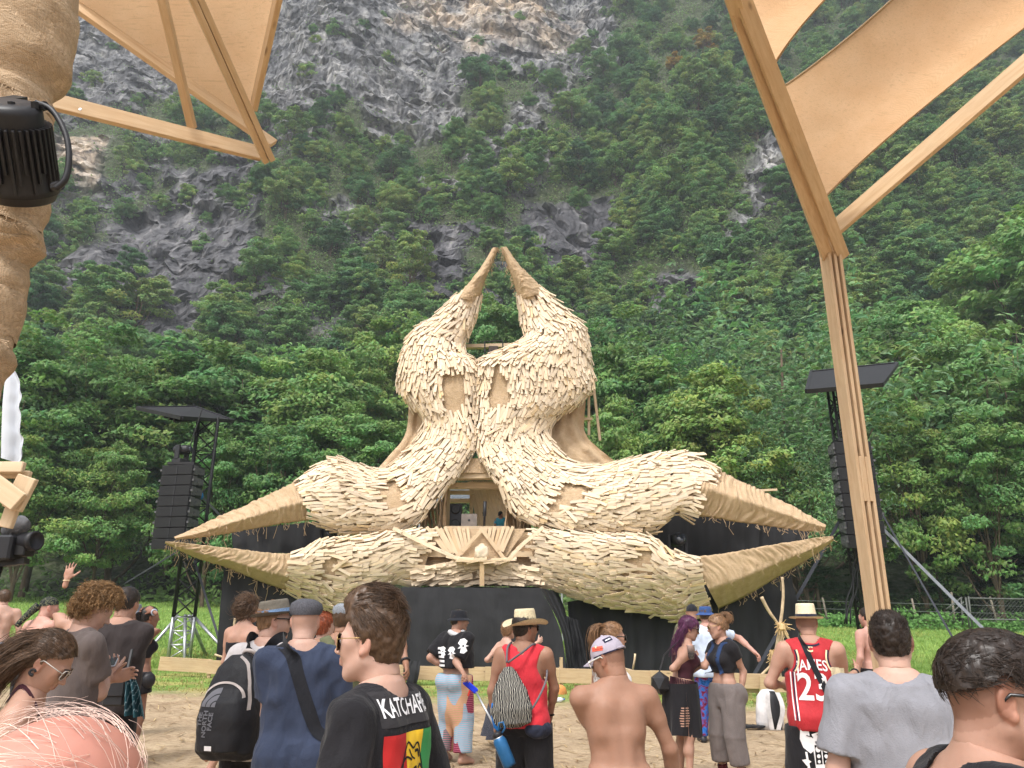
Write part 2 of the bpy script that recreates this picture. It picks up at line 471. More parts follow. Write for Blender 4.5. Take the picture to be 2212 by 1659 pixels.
def build_mountain():
 xs = np.concatenate([np.linspace(-330, -125, 26)[:-1], np.linspace(-125, 125, 330), np.linspace(125, 330, 26)[1:]])
 ys = np.concatenate([np.linspace(57, 70, 12)[:-1], np.linspace(70, 215, 320)[:-1], np.linspace(215, 262, 20)])
 X, Y = np.meshgrid(xs, ys, indexing='ij')
 Z = hill_z(X, Y)
 Pp = np.stack([X, Y, Z], -1)
 u, v = to_px(Pp)
 wob = 26 * fbm(Pp / 9.0, 3, 41)
 X2, Y2 = u * 2.16 + wob, v * 2.16 + 22 * fbm(Pp / 9.0, 3, 42)
 far = Y > 66
 R = rockness(X2, Y2) & far
 outside = ((v < -20) | (u < -20) | (u > 1044)) & (fbm(Pp / 30.0, 3, 8) > .0) & (Y > 85)
 R = R | outside
 R = R | ((fbm(Pp / 7.0, 4, 91) > (.10 if True else 0)) & far & (X2 < 1280) & (Y2 < 760))
 rid = lambda q, o, sd: sum(.6 ** i * (1 - 2.6 * np.abs(vnoise(q * 2 ** i + 7 * i, sd + i))) for i in range(o)) / 2
 cr = rid(np.stack([X / 6 + Z / 15, Y / 8, Z / 9.0 + X / 9], -1), 5, 61)
 led = rid(np.stack([X / 16, Y / 14, (Z + .45 * X) / 6.5], -1), 4, 71)
 Rf = np.where(R, 1.0, .25) * np.clip((Y - 66) / 12, 0, 1)
 pw = 1 - 2 * np.abs(cr)
 Pp[..., 1] -= Rf * (1.1 * cr + 3.2 * led)
 c2_ = rid(np.stack([X / 3.2 + Z / 8, Y / 3.6, Z / 4 - X / 6], -1), 3, 93)
 Pp[..., 1] -= Rf * .6 * c2_; Pp[..., 2] += Rf * .3 * c2_
 Pp[..., 2] += Rf * (.8 * cr - 1.3 * led)
 Pp[..., 0] += Rf * 1.5 * fbm(np.stack([X / 4, Y / 6, Z / 4.0], -1), 3, 81)
 pale = in_poly(X2, Y2, [(860, -60), (1190, -60), (1200, 90), (1090, 120), (930, 110), (850, 60)]) * .95
 pale = np.maximum(pale, in_poly(X2, Y2, [(90, 280), (250, 300), (215, 430), (100, 430)]) * .85)
 pale = np.maximum(pale, in_poly(X2, Y2, [(1000, 60), (1260, 20), (1260, 120), (1010, 128)]) * .55)
 pale = pale * np.clip(.4 + 1.7 * fbm(Pp / 6.0, 4, 55), 0, 1)
 dark = in_poly(X2, Y2, [(40, 700), (180, 430), (560, 290), (640, 480), (460, 800), (200, 740)]) * .7
 dark = np.maximum(dark, in_poly(X2, Y2, [(850, 420), (1350, 400), (1360, 660), (860, 700)]) * .8)
 dark = np.maximum(dark, in_poly(X2, Y2, [(120, 30), (620, 40), (560, 240), (110, 240)]) * .15)
 dark = np.maximum(dark, in_poly(X2, Y2, [(1290, 560), (1580, 560), (1500, 760), (1300, 700)]) * .5)
 col = np.stack([R.astype(float), pale, dark], -1)
 n, m = X.shape
 for _ in range(2):
  c2 = col.copy()
  c2[1:-1, 1:-1] = (col[1:-1, 1:-1] * 2 + col[:-2, 1:-1] + col[2:, 1:-1] + col[1:-1, :-2] + col[1:-1, 2:]) / 6
  col = c2
 idx = np.arange(n * m).reshape(n, m)
 F = np.stack([idx[:-1, :-1], idx[1:, :-1], idx[1:, 1:], idx[:-1, 1:]], -1).reshape(-1, 4)
 o = obj('mountain', Pp.reshape(-1, 3), F, mountain_material(), smooth=False, col=col.reshape(-1, 3))
 tag(o, kind='structure')
build_mountain()
def leaf_material(name, c0, c1, c2):
 k = NT(name)
 oi = k.n('ShaderNodeObjectInfo')
 base = k.ramp(oi.outputs['Random'], [(0, c0), (.5, c1), (1, c2)])
 base = k.mix(base, k.attr('tint'), 1.0, 'MULTIPLY')
 k.color(base).rough(.55); k.b.inputs['Specular IOR Level'].default_value = .25
 k.translucent(.38)
 return k.m
LEAF = leaf_material('broad_leaves', srgb(100, 138, 88), srgb(122, 158, 97), srgb(148, 171, 102))
LEAF_D = leaf_material('dark_leaves', srgb(84, 122, 84), srgb(112, 149, 96), srgb(148, 168, 102))
LEAF_Y = leaf_material('yellowing_leaves', srgb(170, 142, 66), srgb(160, 140, 62), srgb(150, 144, 66))
LEAF_W = leaf_material('grey_green_leaves', srgb(112, 146, 102), srgb(128, 160, 106), srgb(140, 168, 106))
NEEDLE = leaf_material('needles', srgb(44, 66, 40), srgb(50, 74, 42), srgb(56, 80, 46))
BARK = mat('bark', srgb(96, 82, 68), .95, var=.4, scale=3, bump=.6, bscale=7, bdist=.05, stretch=(3, 3, .6))
def leaf_cards(C, Nn, size, rng, tint, aspect=.62):
 """one folded, pointed leaf spray per centre: 6 points, 4 triangles"""
 n = len(C)
 nn = norm(Nn)
 t = norm(np.cross(nn, rng.normal(size=(n, 3)))); b = np.cross(nn, t)
 s = (size * rng.uniform(.6, 1.4, n))[:, None]
 w = s * aspect * rng.uniform(.7, 1.2, (n, 1))
 dr = nn * s * rng.uniform(.05, .28, (n, 1))
 p = [C - t * s * .5 - dr, C + t * s * .05 - b * w * .5 - dr * .4, C + t * s * .02 + b * w * .5 - dr * .4, C + nn * s * .06, C + t * s * .6 - dr]
 V = np.stack(p, 1).reshape(-1, 3)
 f = np.array([[0, 1, 3], [0, 3, 2], [1, 4, 3], [3, 4, 2]])
 F = (np.arange(n)[:, None, None] * 5 + f[None]).reshape(-1, 3)
 return V, F, np.repeat(tint, 5, 0)
def crown_broad(seed, H=12.0, W=8.0, base=.22, pads=70, per=75, size=.42, flat=.45, lobes=5, top=1.0, droop=0.0):
 """uneven crown: lobes carry flattened pads, pads carry leaf sprays"""
 r = np.random.default_rng(seed)
 zc = H * (base + 1) / 2; hz = H * (1 - base) / 2
 L = []
 for i in range(lobes):
  a = r.uniform(0, 6.28); rr = r.uniform(.15, .55); zz = r.uniform(-.7, .75)
  L.append((np.array([math.cos(a) * rr * W / 2, math.sin(a) * rr * W / 2, zc + zz * hz * .75]), r.uniform(.38, .62) * W / 2 * (1 - .25 * max(zz, 0))))
 L.append((np.array([0, 0, zc + hz * .45 * top]), W * .27)); L.append((np.array([0, 0, zc - hz * .1]), W * .36))
 C, N, T, S = [], [], [], []
 for i in range(pads):
  c, rad = L[r.integers(len(L))]
  d = norm(r.normal(size=3) + np.array([0, 0, .35])); d[2] *= 1.15
  pc = c + d * rad * r.uniform(.72, 1.08)
  pr = rad * r.uniform(.26, .48)
  q = norm(r.normal(size=(per, 3))) * (r.uniform(.25, 1, (per, 1)) ** .5)
  pts = pc + q * np.array([pr, pr, pr * flat])
  pts[:, 2] -= droop * (q[:, 0] ** 2 + q[:, 1] ** 2) * pr
  C.append(pts)
  N.append(q * np.array([.5, .5, .3]) + d * .45 + np.array([0, 0, .75]) + .55 * r.normal(size=(per, 3)))
  hue = r.uniform(.86, 1.12); v = r.uniform(.78, 1.2)
  tt = np.stack([v * hue * r.uniform(.85, 1.2, per), v * r.uniform(.88, 1.14, per), v * (2 - hue) * .95 * r.uniform(.8, 1.1, per)], -1)
  T.append(tt)
 return leaf_cards(np.concatenate(C), np.concatenate(N), size, r, np.concatenate(T)), L
def crown_willow(seed, H=15.0, W=10.0):
 r = np.random.default_rng(seed)
 C, N, T, L = [], [], [], []
 for i in range(72):
  a = r.uniform(0, 6.28); el = r.uniform(.45, 1.35)
  ln = H * r.uniform(.45, .95)
  e = np.array([math.cos(a) * math.cos(el) * ln * .75, math.sin(a) * math.cos(el) * ln * .75, H * .18 + math.sin(el) * ln * .86])
  L.append((e * .72, .5))
  m = 190
  t = .45 + .6 * r.beta(2, 1.6, m)
  ctr = np.array([0, 0, H * .18]) * (1 - t[:, None]) + e * t[:, None]
  C.append(ctr + r.normal(size=(m, 3)) * np.array([.5, .5, .34]) * (W / 10))
  N.append(r.normal(size=(m, 3)) * .8 + np.array([0, 0, .9]))
  v = r.uniform(.6, 1.35)
  T.append(np.stack([v * r.uniform(.8, 1.2, m), v * r.uniform(.86, 1.15, m), v * r.uniform(.8, 1.25, m)], -1))
 return leaf_cards(np.concatenate(C), np.concatenate(N), .27, r, np.concatenate(T), .5), L
def crown_conifer(seed, H=14.0, W=5.0):
 r = np.random.default_rng(seed)
 C, N, T, L = [], [], [], []
 for i in range(95):
  z = r.uniform(.06, .97); rad = (1 - z) ** .8 * W / 2 * r.uniform(.7, 1.15) + .15
  a = r.uniform(0, 6.28); m = 55
  t = r.uniform(.15, 1, m)
  sp = r.normal(size=m) * .16 * rad
  x = math.cos(a) * rad * t - math.sin(a) * sp; y = math.sin(a) * rad * t + math.cos(a) * sp
  C.append(np.stack([x, y, z * H - .28 * rad * t ** 1.5 + r.normal(size=m) * .07], -1))
  N.append(np.array([0, 0, 1.0]) + .4 * r.normal(size=(m, 3)))
  v = r.uniform(.7, 1.15)
  T.append(np.stack([v * r.uniform(.85, 1.1, m)] * 3, -1))
 return leaf_cards(np.concatenate(C), np.concatenate(N), .34, r, np.concatenate(T), .4), L
def trunk_mesh(name, H, L, seed, r0=.22, lean=.04, zmax=.78, nl=14, fork=.28):
 r = random.Random(seed); mb = MB()
 top = np.array([r.uniform(-1, 1) * lean * H, r.uniform(-1, 1) * lean * H, H * zmax])
 mid = top * .5 + np.array([r.uniform(-.25, .25), r.uniform(-.25, .25), 0])
 stem = catmull([(0, 0, -1.2), (0, 0, 0), tuple(mid * .5), tuple(mid), tuple(top)], 4)
 mb.tube(stem, np.linspace(r0, .035, len(stem)), 7)
 for c, rad in (L if len(L) <= nl else r.sample(L, nl)):
  k = stem[min(len(stem) - 2, max(5, int(len(stem) * r.uniform(fork, .75))))]
  c = np.asarray(c)
  m1 = k * .55 + c * .45 + np.array([r.uniform(-.4, .4), r.uniform(-.4, .4), -.35 + .0 * H])
  pts = catmull([tuple(k), tuple(m1), tuple(c)], 4)
  mb.tube(pts, np.linspace(r0 * .42, .025, len(pts)), 5)
  for q in range(3):
   d = norm(np.array([r.gauss(0, 1), r.gauss(0, 1), r.uniform(-.1, 1)])) * rad * .8
   mb.tube([pts[-4], tuple(pts[-3] + d * .4), tuple(np.asarray(c) + d)], [r0 * .14, r0 * .09, .012], 4)
 me = make_mesh(name, np.concatenate(mb.V), mb.F, BARK, smooth=True)
 return me
PROTO = {}
def proto(key, kind, leaf, H, seed, r0=.2, **kw):
 fn = {'broad': crown_broad, 'willow': crown_willow, 'conifer': crown_conifer}[kind]
 (V, F, T), L = fn(seed, H=H, **kw)
 cm = make_mesh('crown', V, F, leaf, col=T)
 if kind == 'conifer': L = []
 PROTO.setdefault(key, []).append((cm, trunk_mesh('trunk', H, L, seed, r0, zmax=.95 if kind == 'conifer' else .72), H))
for s in range(4): proto('valley', 'broad', LEAF, 14.0, 100 + s, .26, W=10.5, base=.06, pads=150, per=125, size=.31, lobes=9)
for s in range(2): proto('tall', 'broad', LEAF, 18.0, 120 + s, .3, W=12.0, base=.05, pads=190, per=125, size=.32, lobes=12, flat=.32, droop=.25)
for s in range(3): proto('slope', 'broad', LEAF_D, 8.0, 140 + s, .14, W=7.2, base=.1, pads=80, per=105, size=.29, lobes=5)
for s in range(2): proto('slope_bright', 'broad', LEAF, 8.0, 150 + s, .14, W=6.6, base=.12, pads=80, per=105, size=.29, lobes=5)
for s in range(2): proto('shrub', 'broad', LEAF, 3.4, 160 + s, .07, W=5.2, base=.0, pads=46, per=64, size=.27, lobes=4)
proto('yellow', 'broad', LEAF_Y, 7.0, 170, .13, W=5.5, base=.12, pads=65, per=90, size=.28, lobes=4)
for s in range(2): proto('willow', 'willow', LEAF_W, 15.0, 180 + s, .2)
for s in range(2): proto('conifer', 'conifer', NEEDLE, 15.0, 190 + s, .2)
def plant(key, loc, h, label, group, cat='tree', name='tree', sxy=1.0, idx=None, rng=random):
 cm, tm, H = PROTO[key][idx if idx is not None else rng.randrange(len(PROTO[key]))]
 root = thing(name, loc, label, cat, group)
 root.rotation_euler = (0, 0, rng.uniform(0, 6.28))
 k = h / H
 root.scale = (k * sxy, k * sxy, k)
 for nm, me in (('trunk', tm), ('crown', cm)):
  o = bpy.data.objects.new(nm, me); COL.objects.link(o); o.parent = root
 return root
def zone_phrase(X, Y):
 v = 'low down' if Y > 600 else 'a third up' if Y > 430 else 'half-way up' if Y > 270 else 'high up' if Y > 110 else 'near the top edge'
 if X < 330: h = 'behind the wrapped pole'
 elif X < 640: h = 'by the left rock slabs'
 elif X < 900: h = 'left of the horns'
 elif X < 1250: h = 'above the horns'
 elif X < 1560: h = 'left of the right rafter'
 elif X < 1780: h = 'around the grey outcrop'
 else: h = 'behind the right sail'
 return v + ' ' + h
def build_hill_trees():
 R = random.Random(5)
 us, vs = [], []
 v = -14.0
 while v < 470:
  step = 23 + 15 * max(0, min(1, v / 400))
  u = -20 + R.uniform(0, step)
  while u < 1050:
   us.append(u + R.uniform(-.4, .4) * step); vs.append(v + R.uniform(-.5, .5) * step * .8); u += step * 1.28 * R.uniform(.8, 1.2)
  v += step * .9
 us, vs = np.array(us), np.array(vs)
 hit, d = raycast_hill(us, vs)
 rk = rockness(us * 2.16, vs * 2.16)
 n = 0; shr = 0
 for i in range(len(us)):
  y = hit[i]
  if np.isnan(y) or y < 66: continue
  if rk[i] and R.random() < .955: continue
  X2, Y2 = us[i] * 2.16, vs[i] * 2.16
  right = X2 > 1230
  dens = 1.0 if (right or Y2 > 620) else .8
  if X2 < 1230 and Y2 < 330: dens = .55
  if R.random() > dens: continue
  x = d[i, 0] * y; p = (x, y, float(hill_z(np.array([x]), np.array([y]))[0]) - .3)
  big = R.uniform(.85, 1.6)
  zp = zone_phrase(X2, Y2)
  if 1440 < X2 < 1560 and 40 < Y2 < 180 and R.random() < .55:
   key, h, lb = 'yellow', 7.0 * big, 'tree with yellowing leaves ' + zp
  elif rk[i] or R.random() < (.16 if right else .30):
   key, h, lb = 'shrub', 3.0 * big, 'low green shrub ' + zp
  elif R.random() < .36: key, h, lb = 'slope_bright', 7.6 * big, 'bright green leafy tree ' + zp
  else: key, h, lb = 'slope', 8.0 * big, 'dark green leafy tree ' + zp
  shrub = key == 'shrub'
  if key != 'yellow': lb = ('small ' if big < 1.05 else 'large ' if big > 1.38 else 'middling ') + lb.replace('leafy ', '')
  plant(key, p, h, lb, ('shrubs ' if shrub else 'trees ') + zp, 'shrub' if shrub else 'tree',
   'mountain_shrub' if shrub else 'slope_tree', R.uniform(.9, 1.25), rng=R)
  n += 1
 print('hill trees', n)
build_hill_trees()
FRONT = [  # key, X centre, Y top, distance, width factor, label
 ('tall', 40, 690, 52, 1.0, 'broad dark tree at the left edge behind the burlap-wrapped pole'),
 ('tall', 165, 655, 56, .95, 'tallest layered tree at the left above the speaker tower roof'),
 ('valley', 300, 790, 58, 1.0, 'leafy tree straight behind the left speaker tower roof'),
 ('valley', 420, 770, 64, 1.1, 'broad tree right of the left speaker tower roof'),
 ('valley', 545, 740, 62, 1.1, 'light green tree above the upper left jaw of the sculpture'),
 ('valley', 660, 760, 60, 1.0, 'leafy tree between the left jaw and the horned head'),
 ('tall', 760, 700, 66, .85, 'tree touching the left cheek of the horned head'),
 ('valley', 850, 690, 72, .9, 'tree standing behind the left horn'),
 ('valley', 480, 930, 50, .85, 'low spreading tree behind the left speaker column'),
 ('valley', 620, 900, 50, .9, 'bushy tree just over the upper left jaw'),
 ('valley', 760, 880, 52, .9, 'bushy tree beside the left burlap wing'),
 ('valley', 250, 950, 52, .85, 'dark tree at the field edge left of the speaker column'),
 ('valley', 90, 930, 50, .95, 'dark tree over the shirtless man at the left edge'),
 ('valley', 1060, 650, 78, .8, 'tree seen in the gap between the two horns'),
 ('tall', 1330, 640, 62, .9, 'tall bright tree right of the horned head'),
 ('valley', 1440, 760, 56, .9, 'dark leafy tree over the right jaw hump'),
 ('valley', 1300, 860, 50, .8, 'dark tree behind the right burlap wing'),
 ('willow', 1640, 585, 60, 1.1, 'tall willow-like tree with bare lower limbs left of the right post'),
 ('valley', 1540, 800, 52, .9, 'leafy tree above the right beak'),
 ('willow', 1700, 880, 50, .9, 'willow-like tree behind the right speaker column'),
 ('valley', 1900, 640, 70, 1.0, 'bright tree right of the top of the right post'),
 ('valley', 2010, 690, 62, 1.0, 'leafy tree beside the roof of the right speaker tower'),
 ('tall', 2150, 660, 54, .95, 'yellow-green tall tree at the right edge'),
 ('valley', 1930, 860, 50, .85, 'grey-green tree just right of the right post'),
 ('valley', 2090, 900, 48, .85, 'tree with low branches over the metal gate'),
 ('valley', 2230, 470, 78, 1.1, 'big tree at the right edge under the brace'),
 ('conifer', 1990, 1000, 50, 1.3, 'dark conifer nearest the right speaker column'),
 ('conifer', 2080, 960, 52, 1.3, 'dark conifer in the middle of the row by the gate'),
 ('conifer', 2180, 1000, 50, 1.4, 'dark conifer behind the metal gate at the right edge'),
 ('conifer', 1600, 1060, 50, 1.4, 'dark conifer behind the right beak tips'),
 ('conifer', 1740, 1050, 50, 1.4, 'dark conifer left of the right post foot'),
 ('conifer', 1840, 1040, 52, 1.5, 'dark conifer behind the foot of the right post'),
]
def build_front_trees():
 R = random.Random(11)
 for key, X, Y, d, sx, lb in FRONT:
  top = P(X, Y, d)
  gz = float(ground_z(top.x, min(d, 62)) if d < 60 else hill_z(np.array([top.x]), np.array([d]))[0])
  plant(key, (top.x, d, gz - .1), max(3.0, top.z - gz) * 1.03, lb, 'trees at the edge of the field', sxy=sx * R.uniform(.95, 1.1), rng=R,
   name='conifer' if key == 'conifer' else 'tree')
build_front_trees()
def scatter(name, pts, sc, sources, seed=1):
 me = bpy.data.meshes.new(name); me.from_pydata([tuple(q) for q in pts], [], [])
 a = me.attributes.new('sc', 'FLOAT', 'POINT'); a.data.foreach_set('value', np.asarray(sc, np.float32))
 o = link(name, me); g = bpy.data.node_groups.new(name, 'GeometryNodeTree')
 g.interface.new_socket('Geometry', in_out='INPUT', socket_type='NodeSocketGeometry'); g.interface.new_socket('Geometry', in_out='OUTPUT', socket_type='NodeSocketGeometry')
 N, Lk = g.nodes, g.links
 gi, go, ip, jn = N.new('NodeGroupInput'), N.new('NodeGroupOutput'), N.new('GeometryNodeInstanceOnPoints'), N.new('GeometryNodeJoinGeometry')
 for s in sources:
  oi = N.new('GeometryNodeObjectInfo'); oi.transform_space = 'ORIGINAL'; oi.inputs['Object'].default_value = s; oi.inputs['As Instance'].default_value = True
  Lk.new(oi.outputs['Geometry'], jn.inputs[0])
 ri = N.new('FunctionNodeRandomValue'); ri.data_type = 'INT'; ri.inputs[4].default_value = 0; ri.inputs[5].default_value = len(sources) - 1; ri.inputs['Seed'].default_value = seed
 rv = N.new('FunctionNodeRandomValue'); rv.data_type = 'FLOAT_VECTOR'; rv.inputs[0].default_value = (-.12, -.12, 0); rv.inputs[1].default_value = (.12, .12, 6.28); rv.inputs['Seed'].default_value = seed + 1
 na = N.new('GeometryNodeInputNamedAttribute'); na.data_type = 'FLOAT'; na.inputs['Name'].default_value = 'sc'
 Lk.new(gi.outputs[0], ip.inputs['Points']); Lk.new(jn.outputs[0], ip.inputs['Instance']); ip.inputs['Pick Instance'].default_value = True
 Lk.new(ri.outputs[2], ip.inputs['Instance Index']); Lk.new(rv.outputs[0], ip.inputs['Rotation']); Lk.new(na.outputs['Attribute'], ip.inputs['Scale']); Lk.new(ip.outputs[0], go.inputs[0])
 md = o.modifiers.new('scatter', 'NODES'); md.node_group = g
 return tag(o, kind='stuff')
def canopy():
 R = np.random.default_rng(17)
 src = []
 for o in bpy.data.objects:
  if o.name.startswith('crown') and o.data in [c for k in ('slope', 'slope_bright') for c, _, _ in PROTO[k]] and o.data not in [s.data for s in src]: src.append(o)
 shr = []
 for o in bpy.data.objects:
  if o.name.startswith('crown') and o.data in [c for c, _, _ in PROTO['shrub']] and o.data not in [s.data for s in shr]: shr.append(o)
 for nm, so, n, s0, s1, dens in (('distant_wood', src, 1500, .55, 1.25, 1), ('hillside_shrubs', shr, 2600, .5, 1.5, 2)):
  us = R.uniform(-60, 1084, n); vs = R.uniform(-40, 520, n)
  hit, d = raycast_hill(us, vs, n=330)
  X2, Y2 = us * 2.16, vs * 2.16
  rk = rockness(X2 + R.normal(size=n) * 14, Y2 + R.normal(size=n) * 14)
  left = X2 < 1230
  q = R.uniform(size=n)
  cl = fbm(np.stack([us / 55, vs / 45, 0 * us], -1), 3, 5)
  keep = np.where(rk, q < (.006 if dens == 1 else .07), np.where(left, (q < .52) & (cl > -.12 if dens == 1 else cl > -.5), q < .9)) & ~np.isnan(hit) & (hit > 67)
  if dens == 1: keep &= ~(left & (Y2 < 170))
  y = hit[keep]; x = d[keep, 0] * y; z = hill_z(x, y)
  scatter(nm, np.stack([x, y, z - .4], -1), R.uniform(s0, s1, len(x)), so)
canopy()
def scrub():
 r = np.random.default_rng(3)
 C, N, T = [], [], []
 n = 26000
 us = r.uniform(-40, 1064, n); vs = r.uniform(-25, 560, n)
 hit, d = raycast_hill(us, vs, n=330)
 ok = ~np.isnan(hit) & (hit > 64)
 rk = rockness(us * 2.16 + r.normal(size=n) * 12, vs * 2.16 + r.normal(size=n) * 12)
 ok &= ~rk | (r.uniform(size=n) < .10)
 x = d[ok, 0] * hit[ok]; y = hit[ok]; z = hill_z(x, y)
 m = len(x); bs = r.uniform(.5, 1.7, m)
 for k in range(9):
  off = r.normal(size=(m, 3)) * np.array([.8, .8, .5]) * np.repeat(bs, 1)[:, None]
  C.append(np.stack([x, y, z + .5], -1) + off + np.array([0, -.8, 0]))
  N.append(np.array([0, -.35, .9]) + .6 * r.normal(size=(m, 3)))
 tint1 = r.uniform(.7, 1.25, m); warm = r.uniform(.85, 1.25, m)
 for k in range(9): T.append(np.stack([tint1 * warm, tint1 * r.uniform(.9, 1.1, m), tint1 * .85], -1))
 V, F, Tt = leaf_cards(np.concatenate(C), np.concatenate(N), .42, r, np.concatenate(T), .7)
 tag(obj('hillside_scrub', V, F, LEAF_D, col=Tt), kind='stuff')
 n = 5200
 x = r.uniform(-62, 62, n); y = r.uniform(54, 63, n); h = r.uniform(0, 1, n) ** 1.6
 right = x > 8
 z = ground_z(x, y) + h * np.where(right, 1.5, 2.4) * (y - 52.5) / 9
 Tn = r.uniform(.6, 1.15, n)
 V, F, Tt = leaf_cards(np.stack([x, y, z], -1), np.array([0, -.5, .8]) + .6 * r.normal(size=(n, 3)), .5, r, np.stack([Tn, Tn * 1.02, Tn * .8], -1), .6)
 tag(obj('undergrowth', V, F, LEAF_D, col=Tt), kind='stuff')
 n = 5200
 cx = r.uniform(9, 40, 46); x = np.concatenate([r.normal(c, .55, n // 46) for c in cx]); n = len(x)
 hh = np.repeat(r.uniform(.3, 1.25, 46), n // 46) * r.uniform(0, 1, n)
 y = 47.3 + r.normal(size=n) * .5
 z = ground_z(x, y) + hh
 Tn = r.uniform(.9, 1.5, n)
 V, F, Tt = leaf_cards(np.stack([x, y, z], -1), np.array([0, -.6, .7]) + .6 * r.normal(size=(n, 3)), .2, r, np.stack([Tn * 1.05, Tn * 1.1, Tn * .8], -1), .8)
 tag(obj('fence_vines', V, F, LEAF, col=Tt), kind='stuff')
scrub()
def grass():
 k = NT('grass_blades')
 k.color(k.attr('tint')).rough(.6); k.translucent(.3)
 r = np.random.default_rng(9)
 def blades(name, n, x0, x1, yfn, h, w, c0, c1):
  y = yfn(r.uniform(0, 1, n)); x = r.uniform(x0, x1, n) * (y / 20)
  if name == 'meadow_grass': pass
  z = ground_z(x, y)
  a = r.uniform(0, 6.28, n); hh = h * r.uniform(.5, 1.4, n)
  d = np.stack([np.cos(a), np.sin(a), 0 * a], -1) * (w * r.uniform(.6, 1.3, n))[:, None]
  ln = np.stack([r.normal(size=n) * .4 * hh, r.normal(size=n) * .4 * hh, hh], -1)
  b = np.stack([x, y, z - .01], -1)
  V = np.stack([b - d, b + d, b + ln], 1).reshape(-1, 3)
  t = np.clip(.5 + 1.1 * fbm(b / 2.6, 3, 6) + .35 * r.normal(size=n), 0, 1)[:, None]; c = np.asarray(c0) * (1 - t) + np.asarray(c1) * t
  dr = np.clip(fbm(b / 5.0, 3, 16) * 2.2 - .25, 0, .8)[:, None]; c = c * (1 - dr) + np.asarray(srgb(168, 168, 98)) * dr
  tag(obj(name, V, np.arange(3 * n).reshape(n, 3), k.m, col=np.repeat(c, 3, 0)), kind='stuff')
 blades('meadow_grass', 70000, -16, 16, lambda q: 21 + 36 * q ** 1.7, .13, .03, srgb(116, 148, 66), srgb(158, 182, 98))
 blades('trampled_grass', 26000, -15, 15, lambda q: 15.6 + 7 * q, .06, .014, srgb(104, 126, 56), srgb(176, 160, 104))
 n = 5200
 y = 7.5 + 11 * r.uniform(0, 1, n); x = r.uniform(-.85, .85, n) * y
 z = ground_z(x, y) + .022
 a = r.uniform(0, 6.28, n); L = .09 * r.uniform(.4, 1.6, n); w = .008
 t = np.stack([np.cos(a) * L, np.sin(a) * L, r.normal(size=n) * .012], -1); s = np.stack([-np.sin(a) * w, np.cos(a) * w, 0 * a], -1)
 b = np.stack([x, y, z], -1)
 V = np.stack([b - t - s, b - t + s, b + t + s, b + t - s], 1).reshape(-1, 3)
 tt = r.uniform(0, 1, (n, 1)); c = np.asarray(srgb(206, 182, 140)) * tt + np.asarray(srgb(120, 92, 62)) * (1 - tt)
 tag(obj('straw', V, np.arange(4 * n).reshape(n, 4), k.m, col=np.repeat(c, 4, 0)), kind='stuff')
grass()
def haze():
 lo, hi = np.array([-345.0, -60, -16]), np.array([345.0, 275, 345]); c = (lo + hi) / 2; h = (hi - lo) / 2
 k = NT('haze_air'); k.N.remove(k.b); v = k.n('ShaderNodeVolumePrincipled'); v.inputs['Color'].default_value = (.86, .92, 1, 1); v.inputs['Density'].default_value = .0006; v.inputs['Anisotropy'].default_value = .2
 k.l(v.outputs[0], k.out.inputs['Volume'])
 tag(obj('haze', c + BOXC * h, BOXF, k.m), kind='stuff')
haze()
STAGE = thing('stage_sculpture', P(1040, 1480, 21.5), 'huge horned skull sculpture shingled with pale planks and burlap, two open beaks either side', 'stage sculpture')
class Strip:
 """a tapering closed body: two measured edges, base depth and roundness at each station"""
 def __init__(s, st, sub=7, back=.7, prof=.44, ridge=None, bk=.55):
  s.bk = bk
  s.st = catmull(np.asarray(st, float), sub)
  s.back, s.prof, s.ridge = back, prof, ridge
  s.n = len(s.st)
 def pt(s, i, t, front=True, grow=0.0):
  """i (float station), t across 0..1 -> world"""
  i = np.clip(np.asarray(i, float), 0, s.n - 1.001); t = np.asarray(t, float)
  k = np.floor(i).astype(int); f = (i - k)[..., None]
  r = s.st[k] * (1 - f) + s.st[k + 1] * f; r = r * np.array([1, 1, 1, 1, 1, 1, s.bk])
  x = r[..., 0] * (1 - t) + r[..., 2] * t; y = r[..., 1] * (1 - t) + r[..., 3] * t
  if s.ridge: w = np.where(t < s.ridge, t / s.ridge, (1 - t) / (1 - s.ridge)) ** s.prof
  else: w = np.sin(np.pi * np.clip(t, 0, 1)) ** s.prof
  d = r[..., 4] * (1 - t) + r[..., 5] * t
  d = d - r[..., 6] * w - grow if front else d + r[..., 6] * w * s.back
  return PUn(x * 1024 / 2212, y * 1024 / 2212, d)
 def frame(s, i, t):
  e = .15; p = s.pt(i, t)
  u = norm(s.pt(i + e, t) - s.pt(i - e, t))
  w = s.pt(i, np.minimum(t + .02, 1)) - s.pt(i, np.maximum(t - .02, 0))
  n = norm(np.cross(u, w)); n = np.where((n[..., 1:2] > 0), -n, n)
  return p, u, n
 def shell(s, name, m, parent, nt=16, wrinkle=.03, wsc=2.5, seed=1, stretch=(1, 1, 1)):
  I = np.linspace(0, s.n - 1.001, s.n * 2); T = np.linspace(0, 1, nt)
  gi, gt = np.meshgrid(I, T, indexing='ij')
  Pf = s.pt(gi, gt, True); Pb = s.pt(gi, gt, False)[:, ::-1]
  G = np.concatenate([Pf, Pb[:, 1:-1]], 1)
  G = G + wrinkle * fbm(G * wsc * np.array(stretch), 4, seed)[..., None] * np.array([.3, -1, .5])
  a, b = G.shape[:2]
  F = [(i * b + j, i * b + (j + 1) % b, (i + 1) * b + (j + 1) % b, (i + 1) * b + j) for i in range(a - 1) for j in range(b)]
  F.append(tuple(range(b - 1, -1, -1))); F.append(tuple((a - 1) * b + j for j in range(b)))
  mb = MB(); mb.add(G.reshape(-1, 3), F)
  return mb.build(name, m, parent, smooth=True)
PLANKS = []     # (centre, axes, half, tint, size in view)
